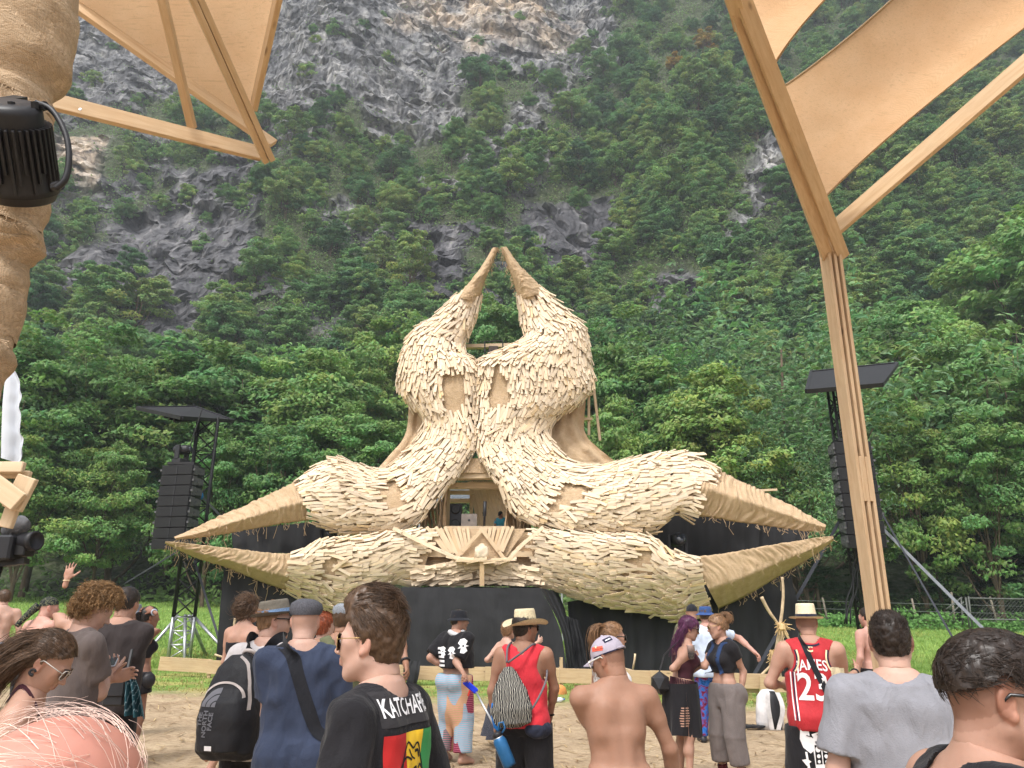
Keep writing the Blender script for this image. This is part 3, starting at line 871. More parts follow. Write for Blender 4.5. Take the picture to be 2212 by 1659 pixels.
PR = np.random.default_rng(21)
def shingle(strip, i0, i1, row=.225, gap=.084, L=.50, W=.078, tlo=.0, thi=1.0, holes=(), jit=.14, flip=False, skip=.02):
 """planks laid along the strip, lower ends lifted over the next row"""
 I = np.linspace(i0, i1, 240); mid = strip.pt(I, np.full(240, (tlo + thi) / 2))
 s = np.concatenate([[0], np.cumsum(np.linalg.norm(np.diff(mid, axis=0), axis=1))])
 nr = max(2, int(s[-1] / row))
 for r in range(nr + 1):
  ic = np.interp((r + PR.uniform(-.2, .2)) * row, s, I)
  tt = np.linspace(tlo, thi, 60); pr = strip.pt(np.full(60, ic), tt)
  c = np.concatenate([[0], np.cumsum(np.linalg.norm(np.diff(pr, axis=0), axis=1))])
  m = max(2, int(c[-1] / gap))
  q = (np.arange(m) + PR.uniform(-.3, .3, m) + .5) / m * c[-1]
  t = np.interp(q, c, tt)
  ii = np.clip(ic + PR.uniform(-.35, .35, m) * row * (I[-1] - I[0]) / s[-1], i0, i1)
  p, u, n = strip.frame(ii, t)
  px, py = to_px(p); X, Y = px * 2.16016, py * 2.16016
  bad = PR.uniform(size=m) < skip
  for h in holes: bad |= in_poly(X, Y, h)
  for k in range(m):
   if bad[k]: continue
   d = u[k] * (-1 if flip else 1)
   wild = PR.uniform() < .13; a = PR.normal() * jit * (2.6 if wild else 1)
   w = norm(np.cross(n[k], d)); d2 = norm(d * math.cos(a) + w * math.sin(a))
   tilt = .085 + PR.uniform(0, .075)          # downstream end stands proud
   d2 = norm(d2 + n[k] * tilt); w = norm(np.cross(n[k], d2)); nn = np.cross(d2, w)
   if wild: d2 = norm(d2 + nn * PR.uniform(0, .12)); nn = np.cross(d2, w)
   ln = L * PR.uniform(.62, 1.3); wd = W * PR.uniform(.8, 1.15)
   ctr = p[k] + n[k] * (.072 + PR.uniform(0, .035) + .03 * wild)
   v = PR.uniform(.82, 1.12); warm = PR.uniform(-.05, .05) - (.14 if PR.uniform() < .035 else 0)
   PLANKS.append((ctr, np.array([d2, w, nn]), np.array([ln / 2, wd / 2, .010]), np.array([v, v * (1 + warm * .5), v * (1 + warm * 1.6)]), ln * wd * abs(n[k][1])))
D0 = 22.3
L_UP = [
 (1066, 535, 1076, 536, 22.6, 22.6, .12), (1043, 573, 1061, 574, 22.6, 22.6, .2), (1014, 612, 1046, 606, 22.6, 22.6, .35), (984, 642, 1034, 652, 22.7, 22.7, .45),
 (938, 688, 1018, 702, 22.7, 22.7, .6), (902, 712, 1000, 742, 22.7, 22.7, .8), (878, 745, 1004, 768, 22.7, 22.5, 1.0), (866, 792, 1028, 790, 22.7, 22.3, 1.15),
 (864, 836, 1029, 838, 22.7, 22.2, 1.1), (888, 872, 1027, 880, 22.6, 22.2, .95), (918, 905, 1026, 925, 22.5, 22.1, .8), (908, 945, 1024, 965, 22.4, 22.0, .7),
 (872, 985, 998, 1010, 22.2, 21.8, .65), (838, 1014, 962, 1052, 22.0, 21.6, .65), (800, 1016, 918, 1112, 21.8, 21.4, .7), (760, 1004, 858, 1146, 21.6, 21.3, .75),
 (722, 994, 785, 1148, 21.4, 21.2, .8), (682, 1014, 724, 1142, 21.3, 21.1, .75), (650, 1040, 676, 1122, 21.2, 21.0, .65)]
R_UP = [
 (1092, 533, 1083, 535, 22.6, 22.6, .12), (1116, 568, 1096, 572, 22.6, 22.6, .2), (1146, 598, 1108, 604, 22.6, 22.6, .35), (1175, 630, 1122, 650, 22.7, 22.7, .45),
 (1220, 672, 1130, 696, 22.7, 22.7, .6), (1256, 704, 1136, 730, 22.7, 22.6, .85), (1268, 742, 1090, 756, 22.7, 22.4, 1.05), (1272, 790, 1034, 785, 22.7, 22.2, 1.2),
 (1279, 828, 1032, 836, 22.7, 22.2, 1.2), (1252, 866, 1031, 884, 22.6, 22.1, 1.05), (1206, 898, 1031, 928, 22.5, 22.0, .85), (1182, 935, 1032, 968, 22.3, 21.9, .7),
 (1206, 975, 1052, 1006, 22.1, 21.7, .65), (1244, 1002, 1080, 1048, 21.9, 21.5, .65), (1300, 1009, 1112, 1108, 21.7, 21.4, .7), (1352, 998, 1190, 1140, 21.5, 21.2, .75),
 (1420, 985, 1300, 1152, 21.3, 21.1, .85), (1490, 984, 1404, 1146, 21.2, 21.0, .85), (1530, 1006, 1450, 1108, 21.1, 20.9, .75), (1541, 1014, 1486, 1114, 21.0, 20.85, .65)]
L_LOW = [  # lower jaw from the middle outwards
 (940, 1150, 905, 1268, 21.1, 21.2, .35), (880, 1152, 850, 1262, 21.0, 21.2, .5), (820, 1160, 800, 1302, 20.9, 21.3, .6), (740, 1166, 742, 1322, 20.8, 21.4, .7),
 (692, 1174, 690, 1308, 20.7, 21.4, .7), (655, 1192, 646, 1288, 20.6, 21.3, .65), (625, 1199, 616, 1274, 20.5, 21.2, .55)]
R_LOW = [
 (1140, 1150, 1165, 1262, 21.1, 21.2, .35), (1200, 1152, 1225, 1282, 21.0, 21.3, .5), (1275, 1157, 1290, 1306, 20.9, 21.4, .65), (1345, 1160, 1362, 1320, 20.8, 21.5, .75),
 (1402, 1164, 1422, 1328, 20.7, 21.5, .8), (1445, 1194, 1464, 1342, 20.6, 21.5, .8), (1480, 1204, 1500, 1332, 20.5, 21.5, .75), (1500, 1206, 1540, 1320, 20.5, 21.4, .65)]
LB_UP = [(646, 1038, 668, 1124, 21.2, 21.0, .55), (600, 1060, 625, 1130, 21.1, 20.9, .5), (540, 1088, 566, 1140, 20.9, 20.8, .42), (470, 1118, 490, 1154, 20.7, 20.7, .3), (410, 1146, 424, 1163, 20.5, 20.5, .18), (376, 1160, 380, 1166, 20.4, 20.4, .06)]
LB_LOW = [(630, 1197, 622, 1278, 20.5, 21.2, .5), (580, 1194, 560, 1256, 20.4, 21.0, .45), (510, 1186, 488, 1226, 20.3, 20.8, .36), (440, 1178, 424, 1206, 20.2, 20.6, .24), (390, 1172, 380, 1186, 20.1, 20.3, .12), (358, 1169, 356, 1174, 20.0, 20.1, .05)]
RB_UP = [(1536, 1008, 1484, 1114, 21.0, 20.85, .6), (1570, 1026, 1540, 1120, 20.9, 20.8, .55), (1620, 1050, 1600, 1130, 20.8, 20.7, .45), (1690, 1084, 1676, 1140, 20.6, 20.6, .32), (1750, 1116, 1738, 1148, 20.4, 20.4, .2), (1784, 1134, 1782, 1146, 20.3, 20.3, .07)]
RB_LOW = [(1496, 1204, 1552, 1316, 20.5, 21.4, .6), (1560, 1196, 1612, 1288, 20.4, 21.2, .55), (1630, 1184, 1668, 1254, 20.3, 21.0, .45), (1700, 1172, 1722, 1222, 20.2, 20.7, .32), (1760, 1162, 1768, 1194, 20.1, 20.4, .18), (1799, 1158, 1800, 1168, 20.0, 20.1, .06)]
HOLES_UL = [[(953, 824), (968, 800), (1000, 800), (1008, 880), (992, 902), (962, 886)], [(818, 1058), (850, 1040), (878, 1048), (872, 1098), (845, 1116), (812, 1086)]]
HOLES_UR = [[(1062, 800), (1076, 790), (1092, 820), (1108, 850), (1100, 886), (1068, 898), (1060, 860)], [(1180, 1090), (1210, 1042), (1262, 1052), (1268, 1074), (1210, 1106), (1188, 1116)]]
HOLES_LL = [[(682, 1218), (712, 1196), (735, 1210), (722, 1246), (690, 1252)], [(890, 1200), (930, 1188), (966, 1214), (960, 1232), (905, 1226)]]
HOLES_LR = [[(1094, 1206), (1130, 1184), (1150, 1196), (1152, 1232), (1108, 1230)], [(1352, 1210), (1380, 1186), (1400, 1190), (1398, 1236), (1370, 1240)]]
def build_bodies():
 a = Strip(L_UP); b = Strip(R_UP); c = Strip(L_LOW, prof=.46, bk=.68); d = Strip(R_LOW, prof=.46, bk=.68)
 a.shell('burlap_skin', BURLAP, STAGE, seed=1); b.shell('burlap_skin', BURLAP, STAGE, seed=2)
 c.shell('burlap_skin', BURLAP, STAGE, seed=3); d.shell('burlap_skin', BURLAP, STAGE, seed=4)
 w0, w1 = 3 * 7, (len(L_UP) - 1) * 7 - .2
 shingle(a, w0, w1, holes=HOLES_UL); shingle(b, w0, (len(R_UP) - 1) * 7 - .2, holes=HOLES_UR)
 shingle(c, 2, (len(L_LOW) - 1) * 7 - .2, holes=HOLES_LL, flip=True, row=.215, thi=.97)
 shingle(d, 2, (len(R_LOW) - 1) * 7 - .2, holes=HOLES_LR, flip=True, row=.215, thi=.97)
 def sleeve(st, name, ridge, pleat, seed, label):
  s = Strip(st, sub=14, back=.8, prof=.9, ridge=ridge, bk=.9)
  I = np.linspace(0, s.n - 1.001, s.n * 3); T = np.linspace(0, 1, 22)
  gi, gt = np.meshgrid(I, T, indexing='ij')
  Pf = s.pt(gi, gt, True); Pb = s.pt(gi, gt, False)[:, ::-1]
  G = np.concatenate([Pf, Pb[:, 1:-1]], 1)
  ii = np.concatenate([gi, gi[:, 1:-1]], 1); tt = np.concatenate([gt, gt[:, 1:-1][:, ::-1]], 1)
  q = np.stack([ii * .5 + 1.2 * np.sin(tt * 5 + seed), tt * 2.2, 0 * ii + seed], -1)
  w = np.abs(fbm(q * pleat, 3, seed)) * 1.4 + .5 * fbm(np.stack([ii * .16, tt * 1.5, 0 * ii], -1), 3, seed + 5)
  size = np.linalg.norm(Pf[:, -1] - Pf[:, 0], axis=1)[:, None]
  G = G + (w * np.clip(size * .16, .02, .085))[..., None] * np.array([.1, -1, .25])
  a_, b_ = G.shape[:2]
  F = [(i * b_ + j, i * b_ + (j + 1) % b_, (i + 1) * b_ + (j + 1) % b_, (i + 1) * b_ + j) for i in range(a_ - 1) for j in range(b_)]
  F.append(tuple(range(b_ - 1, -1, -1))); F.append(tuple((a_ - 1) * b_ + j for j in range(b_)))
  mb = MB(); mb.add(G.reshape(-1, 3), F)
  o = mb.build(name, BURLAP, STAGE, smooth=True); o['label'] = label
  r = random.Random(seed); th = MB()
  for k in range(70):
   i = r.uniform(0, a_ - 2); j = 21 if r.random() < .7 else r.randrange(8, 21)
   p = G[int(i), j]; l = r.uniform(.06, .3) * (1.6 if r.random() < .12 else .7)
   th.tube([p, p + np.array([r.gauss(0, .04), -.03, -l * .5]), p + np.array([r.gauss(0, .06), -.02, -l])], .008, 3)
  th.build('frayed_threads', BURLAP, o)['kind'] = 'stuff'
  return o
 sleeve(LB_UP, 'beak_sleeve', .52, 1.0, 31, 'upper left beak wrapped in gathered burlap')
 sleeve(LB_LOW, 'beak_sleeve', .62, 1.0, 32, 'lower left beak wrapped in gathered burlap')
 sleeve(RB_UP, 'beak_sleeve', .42, 1.0, 33, 'upper right beak wrapped in gathered burlap')
 sleeve(RB_LOW, 'beak_sleeve', .62, 1.0, 34, 'lower right beak wrapped in gathered burlap')
 g = .14
 hl = [(r[0] - 1.5, r[1], r[2] + 1, r[3], r[4] - .0, r[5] - .0, r[6] + g * .6) for r in L_UP[:4]]
 hr = [(r[0] + 1.5, r[1], r[2] - 1, r[3], r[4] - .0, r[5] - .0, r[6] + g * .6) for r in R_UP[:4]]
 sleeve(hl, 'horn_sleeve', None, 1.2, 35, 'left horn tip wrapped in burlap'); sleeve(hr, 'horn_sleeve', None, 1.2, 36, 'right horn tip wrapped in burlap')
build_bodies()
def jumble():
 """loose planks heaped under the booth front"""
 r = np.random.default_rng(4)
 for k in range(340):
  X = r.uniform(905, 1155); Y = 1262 - 58 * r.uniform(0, 1) * (1 - .25 * abs(X - 1030) / 130)
  if Y < 1204 + 26 * abs(X - 1030) / 125: continue
  c = np.array(P(X, Y, 20.85 + r.uniform(0, .25) - .004 * (1262 - Y)))
  a = r.normal() * .20 + (.16 if X < 1030 else -.16)
  d = norm(np.array([math.cos(a), r.normal() * .2, math.sin(a)])); n = norm(np.array([r.normal() * .12, -1, .25 + r.normal() * .15])); w = norm(np.cross(n, d)); n = np.cross(d, w)
  v = r.uniform(.82, 1.08)
  ln = r.uniform(.3, .62)
  PLANKS.append((c, np.array([d, w, n]), np.array([ln / 2, .045, .01]), np.array([v, v * .99, v * .96]), ln * .09))
 G = [[np.array(P(880 + 300 * j / 20, 1150 + 116 * i / 8, 21.25)) + np.array([0, .04 * math.sin(j * 1.7 + i), 0]) for j in range(21)] for i in range(9)]
 mb = MB(); mb.grid(np.array(G)); mb.grid((np.array(G) + np.array([0, .04, 0]))[:, ::-1]); mb.build('burlap_panel', BURLAP, STAGE, smooth=True)
 for pts, n_ in (([(868, 1150), (925, 1178), (985, 1205)], 7), ([(985, 1205), (1030, 1212), (1100, 1208)], 7), ([(1100, 1208), (1125, 1180), (1160, 1150)], 7)):
  q = catmull(np.array(pts, float), 8); s = np.linspace(0, len(q) - 1.01, n_)
  for i in s:
   k = int(i); a = q[k]; b = q[k + 1]
   d = norm(np.array(P(*b, 20.6)) - np.array(P(*a, 20.6))); n = np.array([0, -1, .2]); w = norm(np.cross(n, d)); n = np.cross(d, w)
   PLANKS.append((np.array(P(*a, 20.62)) , np.array([d, w, n]), np.array([.27, .05, .011]), np.array([1., .98, .95]) * r.uniform(.9, 1.05), .05))
jumble()
def emit_planks():
 PLANKS.sort(key=lambda q: -q[4])
 idx = np.arange(len(PLANKS))
 singles = PLANKS[:300]; rest = PLANKS[300:]
 for c, R, h, t, _ in singles:
  loc = BOXC * h
  V = c + loc @ R
  obj('plank', V, BOXF, WOOD_PLANK, STAGE, col=np.repeat(t[None], 8, 0), lc=loc + PR.uniform(0, 40, 3))
 n = len(rest)
 C = np.array([q[0] for q in rest]); R = np.array([q[1] for q in rest]); H = np.array([q[2] for q in rest]); T = np.array([q[3] for q in rest])
 loc = BOXC[None] * H[:, None]
 V = C[:, None] + np.einsum('nij,njk->nik', loc, R)
 F = (np.arange(n)[:, None, None] * 8 + BOXF[None]).reshape(-1, 4)
 o = obj('small_planks', V.reshape(-1, 3), F, WOOD_PLANK, STAGE, col=np.repeat(T, 8, 0), lc=(loc + PR.uniform(0, 40, (n, 1, 3))).reshape(-1, 3))
 o['kind'] = 'stuff'
 print('planks', len(PLANKS))
emit_planks()
def cloth_sheet(name, poly_left, poly_right, d, m, parent, folds=7, amp=.1, nx=34, ny=40, seed=0, wr=.05, thick=.02, fold_dir=0):
 """ruled sheet between two measured edges (2212 px) with real folds and thickness"""
 a = catmull(np.array([(x, y, q) for x, y, q in poly_left], float), 6); b = catmull(np.array([(x, y, q) for x, y, q in poly_right], float), 6)
 def rs(c, n):
  s = np.linspace(0, len(c) - 1.001, n); k = s.astype(int); f = (s - k)[:, None]; return c[k] * (1 - f) + c[k + 1] * f
 a, b = rs(a, ny), rs(b, ny)
 t = np.linspace(0, 1, nx)
 G = a[:, None] * (1 - t)[None, :, None] + b[:, None] * t[None, :, None]
 W = PUn(G[..., 0] * 1024 / 2212, G[..., 1] * 1024 / 2212, G[..., 2])
 ph = t[None, :] * folds * 6.28 + 1.3 * fbm(np.stack([W[..., 2] * .35, t[None, :] * 4 + 0 * W[..., 2], 0 * W[..., 2] + seed], -1), 3, seed)
 e = amp * np.sin(ph) * (.55 + .45 * np.linspace(0, 1, ny)[:, None]) + wr * fbm(W * 2.2, 4, seed + 1)
 W = W + e[..., None] * np.array([.15, -1, 0])
 mb = MB(); mb.grid(W); mb.grid((W + np.array([0, thick, 0]))[:, ::-1])
 return mb.build(name, m, parent, smooth=True)
cloth_sheet('burlap_wing', [(882, 830, 23.0), (878, 930, 22.9), (840, 985, 22.6), (790, 1040, 22.3)], [(960, 830, 22.8), (950, 920, 22.7), (925, 985, 22.4), (880, 1050, 22.1)], 23, BURLAP, STAGE, 3, .08, seed=2, wr=.16)
cloth_sheet('burlap_wing', [(1180, 860, 22.8), (1170, 930, 22.7), (1200, 985, 22.5), (1240, 1040, 22.3)], [(1268, 830, 23.0), (1264, 930, 22.9), (1300, 975, 22.7), (1370, 1030, 22.4)], 23, BURLAP, STAGE, 3, .08, seed=3, wr=.18)
cloth_sheet('brow_sheet', [(985, 990, 21.9), (978, 1022, 21.85)], [(1068, 990, 21.9), (1072, 1020, 21.85)], 22, BURLAP, STAGE, 1, .03, ny=10, seed=5, wr=.05)
def frame():
 def b(x0, y0, d0, x1, y1, d1, w=.14, h=.14, nm='frame_beam'):
  mb = MB(); mb.bar(P(x0, y0, d0), P(x1, y1, d1), w, h, up=(0, -1, .01)); mb.build(nm, WOOD_SLAT, STAGE)
 b(985, 750, 23.2, 1140, 746, 23.2, .12, .2)             # cross beam between the horns
 b(1272, 760, 23.3, 1272, 940, 23.3, .08, .1); b(1280, 815, 23.4, 1296, 952, 23.4, .08, .08); b(1262, 762, 23.2, 1280, 800, 23.2, .08, .2)
 b(1262, 858, 23.2, 1280, 850, 23.2, .08, .14); b(1250, 905, 23.2, 1280, 905, 23.2, .07, .07)
 b(1026, 775, 22.6, 1028, 960, 22.3, .06, .1)             # centre stud seen in the slit
 b(968, 1030, 22.1, 1095, 1028, 22.1, .18, .34); b(962, 1050, 22.5, 1105, 1050, 22.5, .18, .22)
 b(968, 1056, 23.6, 968, 1145, 23.6, .13, .13); b(1018, 1040, 23.9, 1018, 1145, 23.9, .1, .13); b(962, 1064, 23.7, 1024, 1064, 23.7, .12, .14)
 b(962, 1082, 24.2, 1040, 1082, 24.2, .12, .2)
 b(1632, 1060, 21.6, 1678, 1058, 21.6, .06, .1)           # stub sticking out above the right beak
 for X in (790, 812, 846): b(X, 1138, 22.2, X + 8, 1172, 22.2, .08, .1)
 for X in (1190, 1204, 1292, 1330, 1345, 1356): b(X, 1132, 22.0, X + 2, 1166, 22.0, .06, .08)
 b(1390, 1130, 21.8, 1402, 1170, 21.8, .1, .12)
 b(740, 1152, 22.3, 905, 1150, 22.3, .1, .12); b(1150, 1150, 22.4, 1420, 1152, 22.4, .1, .12)
 mb = MB(); A = np.array(P(900, 1170, 21.2)); B = np.array(P(1160, 1170, 21.2))
 mb.box(((A[0] + B[0]) / 2, 23.3, A[2] - .35), ((B[0] - A[0]) / 2, 2.3, .08)); mb.build('booth_floor', WOOD_SLAT, STAGE)
 for k in range(9):
  t = k / 8
  p0 = P(1016 + 64 * t, 1040, 24.0 - 1.2 * t); p1 = P(1042 + 74 * t, 1152, 24.0 - 1.2 * t)
  mb = MB(); mb.bar(p0, p1, .185 - .03 * (k in (2, 3, 6)), .025, up=(.35, -1, 0)); mb.build('wall_board', WOOD_SLAT, STAGE)
 for k in range(5):
  p0 = P(1082 + 7 * k, 1046, 22.9 - .1 * k); p1 = P(1114 + 8 * k, 1150, 22.8 - .1 * k)
  mb = MB(); mb.bar(p0, p1, .15, .025, up=(.3, -1, 0)); mb.build('wall_board', WOOD_SLAT, STAGE)
frame()
def strips():
 r = random.Random(3)
 for side, X0, X1 in ((0, 905, 966), (1, 1092, 1148)):
  for k in range(9):
   t = (k + .5) / 9
   X = X0 + (X1 - X0) * t
   top = 1118 - 66 * t if side == 0 else 1044 + 76 * t
   mb = MB(); pts = []; w = 6.2
   G = []
   for q in range(13):
    f = q / 12; Y = top + (1154 - top) * f
    off = 2.2 * math.sin(f * 5 + k) + r.uniform(-.5, .5)
    ww = w * (1 + .2 * math.sin(3 * f * 3 + k))
    row = [np.array(P(X + off + ww * (j / 6 - .5), Y, 21.9 - .09 * math.sin(j / 6 * math.pi * 1.3 + k) + .1 * (k % 2))) for j in range(7)]
    G.append(row)
   G = np.array(G); mb.grid(G); mb.grid((G + np.array([0, .02, 0]))[:, ::-1])
   mb.build('burlap_strip', BURLAP, STAGE, smooth=True)
strips()
def booth_front():
 mb = MB(); G = [[np.array(P(915 + 195 * j / 12 + (0), 1142 + 62 * i / 6 - 0 * j, 21.05 - .1 * i / 6)) for j in range(13)] for i in range(7)]
 for i in range(7):
  for j in range(13):
   x = 915 + 190 * j / 12
   sh = 1 - .42 * (i / 6)
   G[i][j] = np.array(P(1030 + (x - 1010) * sh * 1.12, 1142 + 64 * i / 6, 21.05 - .12 * i / 6))
 mb.grid(np.array(G)); mb.grid((np.array(G) + np.array([0, .03, 0]))[:, ::-1]); mb.build('burlap_front', BURLAP, STAGE, smooth=True)
 r = random.Random(8)
 for k in range(20):
  t = k / 19
  xt = 922 + 186 * t;
  if 1012 < xt < 1042: continue
  xb = 1030 + (xt - 1030) * (.62 if xt < 1030 else .70)
  yb = 1204 - 20 * abs(t - .5) * 1.2
  mb = MB(); p0 = np.array(P(xt, 1140 + r.uniform(-3, 3), 20.98)); p1 = np.array(P(xb, yb, 20.85))
  mb.bar(p0, p1, .085, .035, up=(0, -1, 0)); o = mb.build('front_slat', WOOD_SLAT, STAGE)
  if k in (5, 16): o.data.materials.clear(); o.data.materials.append(WOOD_BEAM)
 for a, b in (((1041, 1144), (982, 1208)), ((1040, 1142), (1090, 1208))):
  for k in range(3):
   t0, t1 = k / 3 - .04, (k + 1) / 3 + .06
   q0 = (a[0] + (b[0] - a[0]) * t0, a[1] + (b[1] - a[1]) * t0); q1 = (a[0] + (b[0] - a[0]) * t1, a[1] + (b[1] - a[1]) * t1)
   mb = MB(); mb.bar(P(*q0, 20.72 - .02 * (k % 2)), P(*q1, 20.70), .1, .03, up=(0, -1, 0)); mb.build('gable_plank', WOOD_SLAT, STAGE)
 mb = MB(); mb.add([P(1041, 1148, 20.83), P(990, 1210, 20.78), P(1084, 1210, 20.78), P(1041, 1148, 20.9), P(990, 1210, 20.85), P(1084, 1210, 20.85)], [(0, 1, 2), (5, 4, 3), (0, 3, 4, 1), (1, 4, 5, 2), (2, 5, 3, 0)]); mb.build('gable_back', BURLAP, STAGE)
 mb = MB(); mb.bar(P(985, 1213, 20.5), P(1100, 1212, 20.5), .34, .04, up=(0, 0, 1)); mb.build('shelf', WOOD_SLAT, STAGE)
 mb = MB(); mb.bar(P(1041, 1212, 20.42), P(1041, 1266, 20.5), .12, .06, up=(0, -1, 0)); mb.build('front_post', WOOD_BEAM, STAGE)
 for k in range(6):
  mb = MB(); mb.bar(P(990 + k * 18, 1209 + (k % 2) * 6, 20.36), P(1016 + k * 18, 1212 - (k % 3) * 3, 20.34), .09, .02, up=(0, -1, .2)); mb.build('shelf_plank', WOOD_SLAT, STAGE)
booth_front()
def rock():
 c = np.array(P(1041, 1194, 20.5)); bm = bmesh.new(); bmesh.ops.create_icosphere(bm, subdivisions=3, radius=1)
 V = np.array([v.co[:] for v in bm.verts])
 n = norm(V); rr = 1 + .5 * fbm(n * 1.9, 4, 12); V = n * rr[:, None]
 V = np.sign(V) * np.abs(V) ** .85 * np.array([.19, .17, .22])
 F = [[v.index for v in f.verts] for f in bm.faces]; bm.free()
 o = obj('rock', c + V, F, mat('pale_stone', srgb(208, 190, 165), .9, var=.25, scale=7, bump=.5, bscale=14, bdist=.03), None, smooth=True)
 tag(o, 'pale cream rock standing in the small wooden gable under the booth', 'rock')
rock()
def drape(name, L, R, label, folds, amp, seed, wr=.06, nx=70, ny=30):
 o = cloth_sheet(name, L, R, 0, BLACK_CLOTH, None, folds, amp, nx=nx, ny=ny, seed=seed, wr=wr, thick=.03)
 return tag(o, label, 'drape')
def front_box():
 root = thing('front_drape', P(1030, 1470, 20), 'black cloth stretched over the block in front of the sculpture, creased at its corners', 'drape')
 front = cloth_sheet('front_panel', [(868, 1268, 20.3), (846, 1330, 20.15), (822, 1472, 20.0)], [(1166, 1270, 20.3), (1210, 1360, 20.15), (1226, 1482, 20.0)], 0, BLACK_CLOTH, root, 5, .012, nx=60, ny=30, seed=4, wr=.05, thick=.03)
 side = cloth_sheet('side_panel', [(1166, 1270, 20.3), (1212, 1360, 20.12), (1228, 1482, 19.98)], [(1206, 1278, 21.4), (1236, 1370, 21.2), (1250, 1478, 21.0)], 0, BLACK_CLOTH, root, 3, .07, nx=30, ny=30, seed=6, wr=.09, thick=.03)
 top = MB(); G = [[np.array(P(868 + 298 * j / 20, 1268 + 1.5 * math.sin(j), 20.3)) + np.array([0, 1.0 * i / 6, .012 * math.sin(j * 2 + i)]) for j in range(21)] for i in range(7)]
 top.grid(np.array(G)); top.build('top_panel', BLACK_CLOTH, root, smooth=True)
 back = MB(); G = np.array(G); back.grid(np.array([G[-1], G[-1] - np.array([0, -.2, 2.6])])); back.build('back_panel', BLACK_CLOTH, root)
front_box()
drape('side_drape', [(484, 1222, 21.0), (474, 1330, 20.9), (466, 1440, 20.9)], [(860, 1270, 21.6), (860, 1350, 21.6), (850, 1470, 21.5)], 'black curtain hanging below the left lower beak', 8, .03, 7)
drape('side_drape', [(1226, 1300, 21.8), (1230, 1380, 21.8), (1236, 1480, 21.8)], [(1706, 1228, 21.4), (1726, 1330, 21.3), (1722, 1480, 21.3)], 'black curtain hanging below the right lower beak behind the tied branches', 12, .06, 8)
drape('mouth_drape', [(500, 1146, 22.4), (504, 1190, 22.4)], [(742, 1120, 22.6), (742, 1200, 22.6)], 'black cloth closing the back of the left open beak', 5, .05, 9, ny=12)
drape('mouth_drape', [(1410, 1090, 22.6), (1410, 1225, 22.6)], [(1640, 1118, 22.3), (1640, 1200, 22.3)], 'black cloth closing the back of the right open beak', 5, .05, 10, ny=12)
drape('gauze_drape', [(1622, 1118, 22.5), (1622, 1200, 22.5)], [(1752, 1124, 22.1), (1740, 1180, 22.1)], 'greyish see-through cloth at the tip of the right open beak', 3, .04, 12, ny=12, nx=30)
drape('corner_drape', [(1222, 1330, 20.9), (1226, 1400, 20.8), (1220, 1486, 20.6)], [(1250, 1340, 21.3), (1268, 1410, 21.1), (1292, 1480, 20.9)], 'crumpled loose end of black foil at the right corner of the draped block', 4, .12, 13, wr=.2, nx=30)
def truss_tower(base, top_z, side, label, rot, silver_base=True):
 """square lattice mast: four chords, zig-zag braces"""
 root = thing('truss_tower', base, label, 'tower', 'speaker towers beside the stage')
 bx, by, bz = base
 c, s = math.cos(rot), math.sin(rot)
 cor = [np.array([bx + c * a - s * b, by + s * a + c * b, 0]) for a, b in ((-side, -side), (side, -side), (side, side), (-side, side))]
 z0 = bz + (1.25 if silver_base else 0)
 for q in cor:
  mb = MB(); mb.tube([q + [0, 0, z0], q + [0, 0, top_z]], .045, 7); mb.build('chord', BLACK_METAL, root, smooth=True)
 step = side * 1.9
 for i in range(4):
  a, b = cor[i], cor[(i + 1) % 4]
  mb = MB(); z = z0; k = 0
  while z + step < top_z:
   p, q = (a, b) if k % 2 == 0 else (b, a)
   mb.tube([p + [0, 0, z], q + [0, 0, z + step]], .024, 5)
   if k % 3 == 0: mb.tube([p + [0, 0, z], q + [0, 0, z]], .018, 5)
   z += step; k += 1
  o = mb.build('lattice', BLACK_METAL, root, smooth=True); o['kind'] = 'stuff'
 if silver_base:
  mb = MB()
  for q in cor: mb.tube([q + [0, 0, bz - .05], q + [0, 0, z0]], .04, 7)
  for i in range(4):
   a, b = cor[i], cor[(i + 1) % 4]
   for z in (0.05, .45, .85): mb.tube([a + [0, 0, bz + z], b + [0, 0, bz + z + .38]], .02, 5); mb.tube([b + [0, 0, bz + z + .38], a + [0, 0, bz + z + .40]], .02, 5)
  mb.build('base_section', GREY_METAL, root, smooth=True)
  for i, (dx, dy) in enumerate(((.55, -.9), (1.9, -.5), (-.9, -.7), (.4, 1.2))):
   mb = MB(); mb.tube([(bx + dx * .15, by + dy * .15, z0 + .05), (bx + dx, by + dy, bz - .03)], .05, 8); mb.build('outrigger', GREY_METAL, root, smooth=True)
 return root
GL = lambda x, y: float(ground_z(x, y))
tl = P(392, 1380, 24.0)
TOWER_L = truss_tower((tl.x, 24.0, GL(tl.x, 24)), P(430, 905, 24).z, .30, 'tall black lattice mast at the left with a dark flat roof and silver outriggers', .35)
tr = P(1868, 1330, 23.0)
TOWER_R = truss_tower((tr.x, 23.0, GL(tr.x, 23)), P(1845, 842, 23).z, .16, 'slim black lattice mast hidden behind the leaning light wooden post at the right', .1, False)
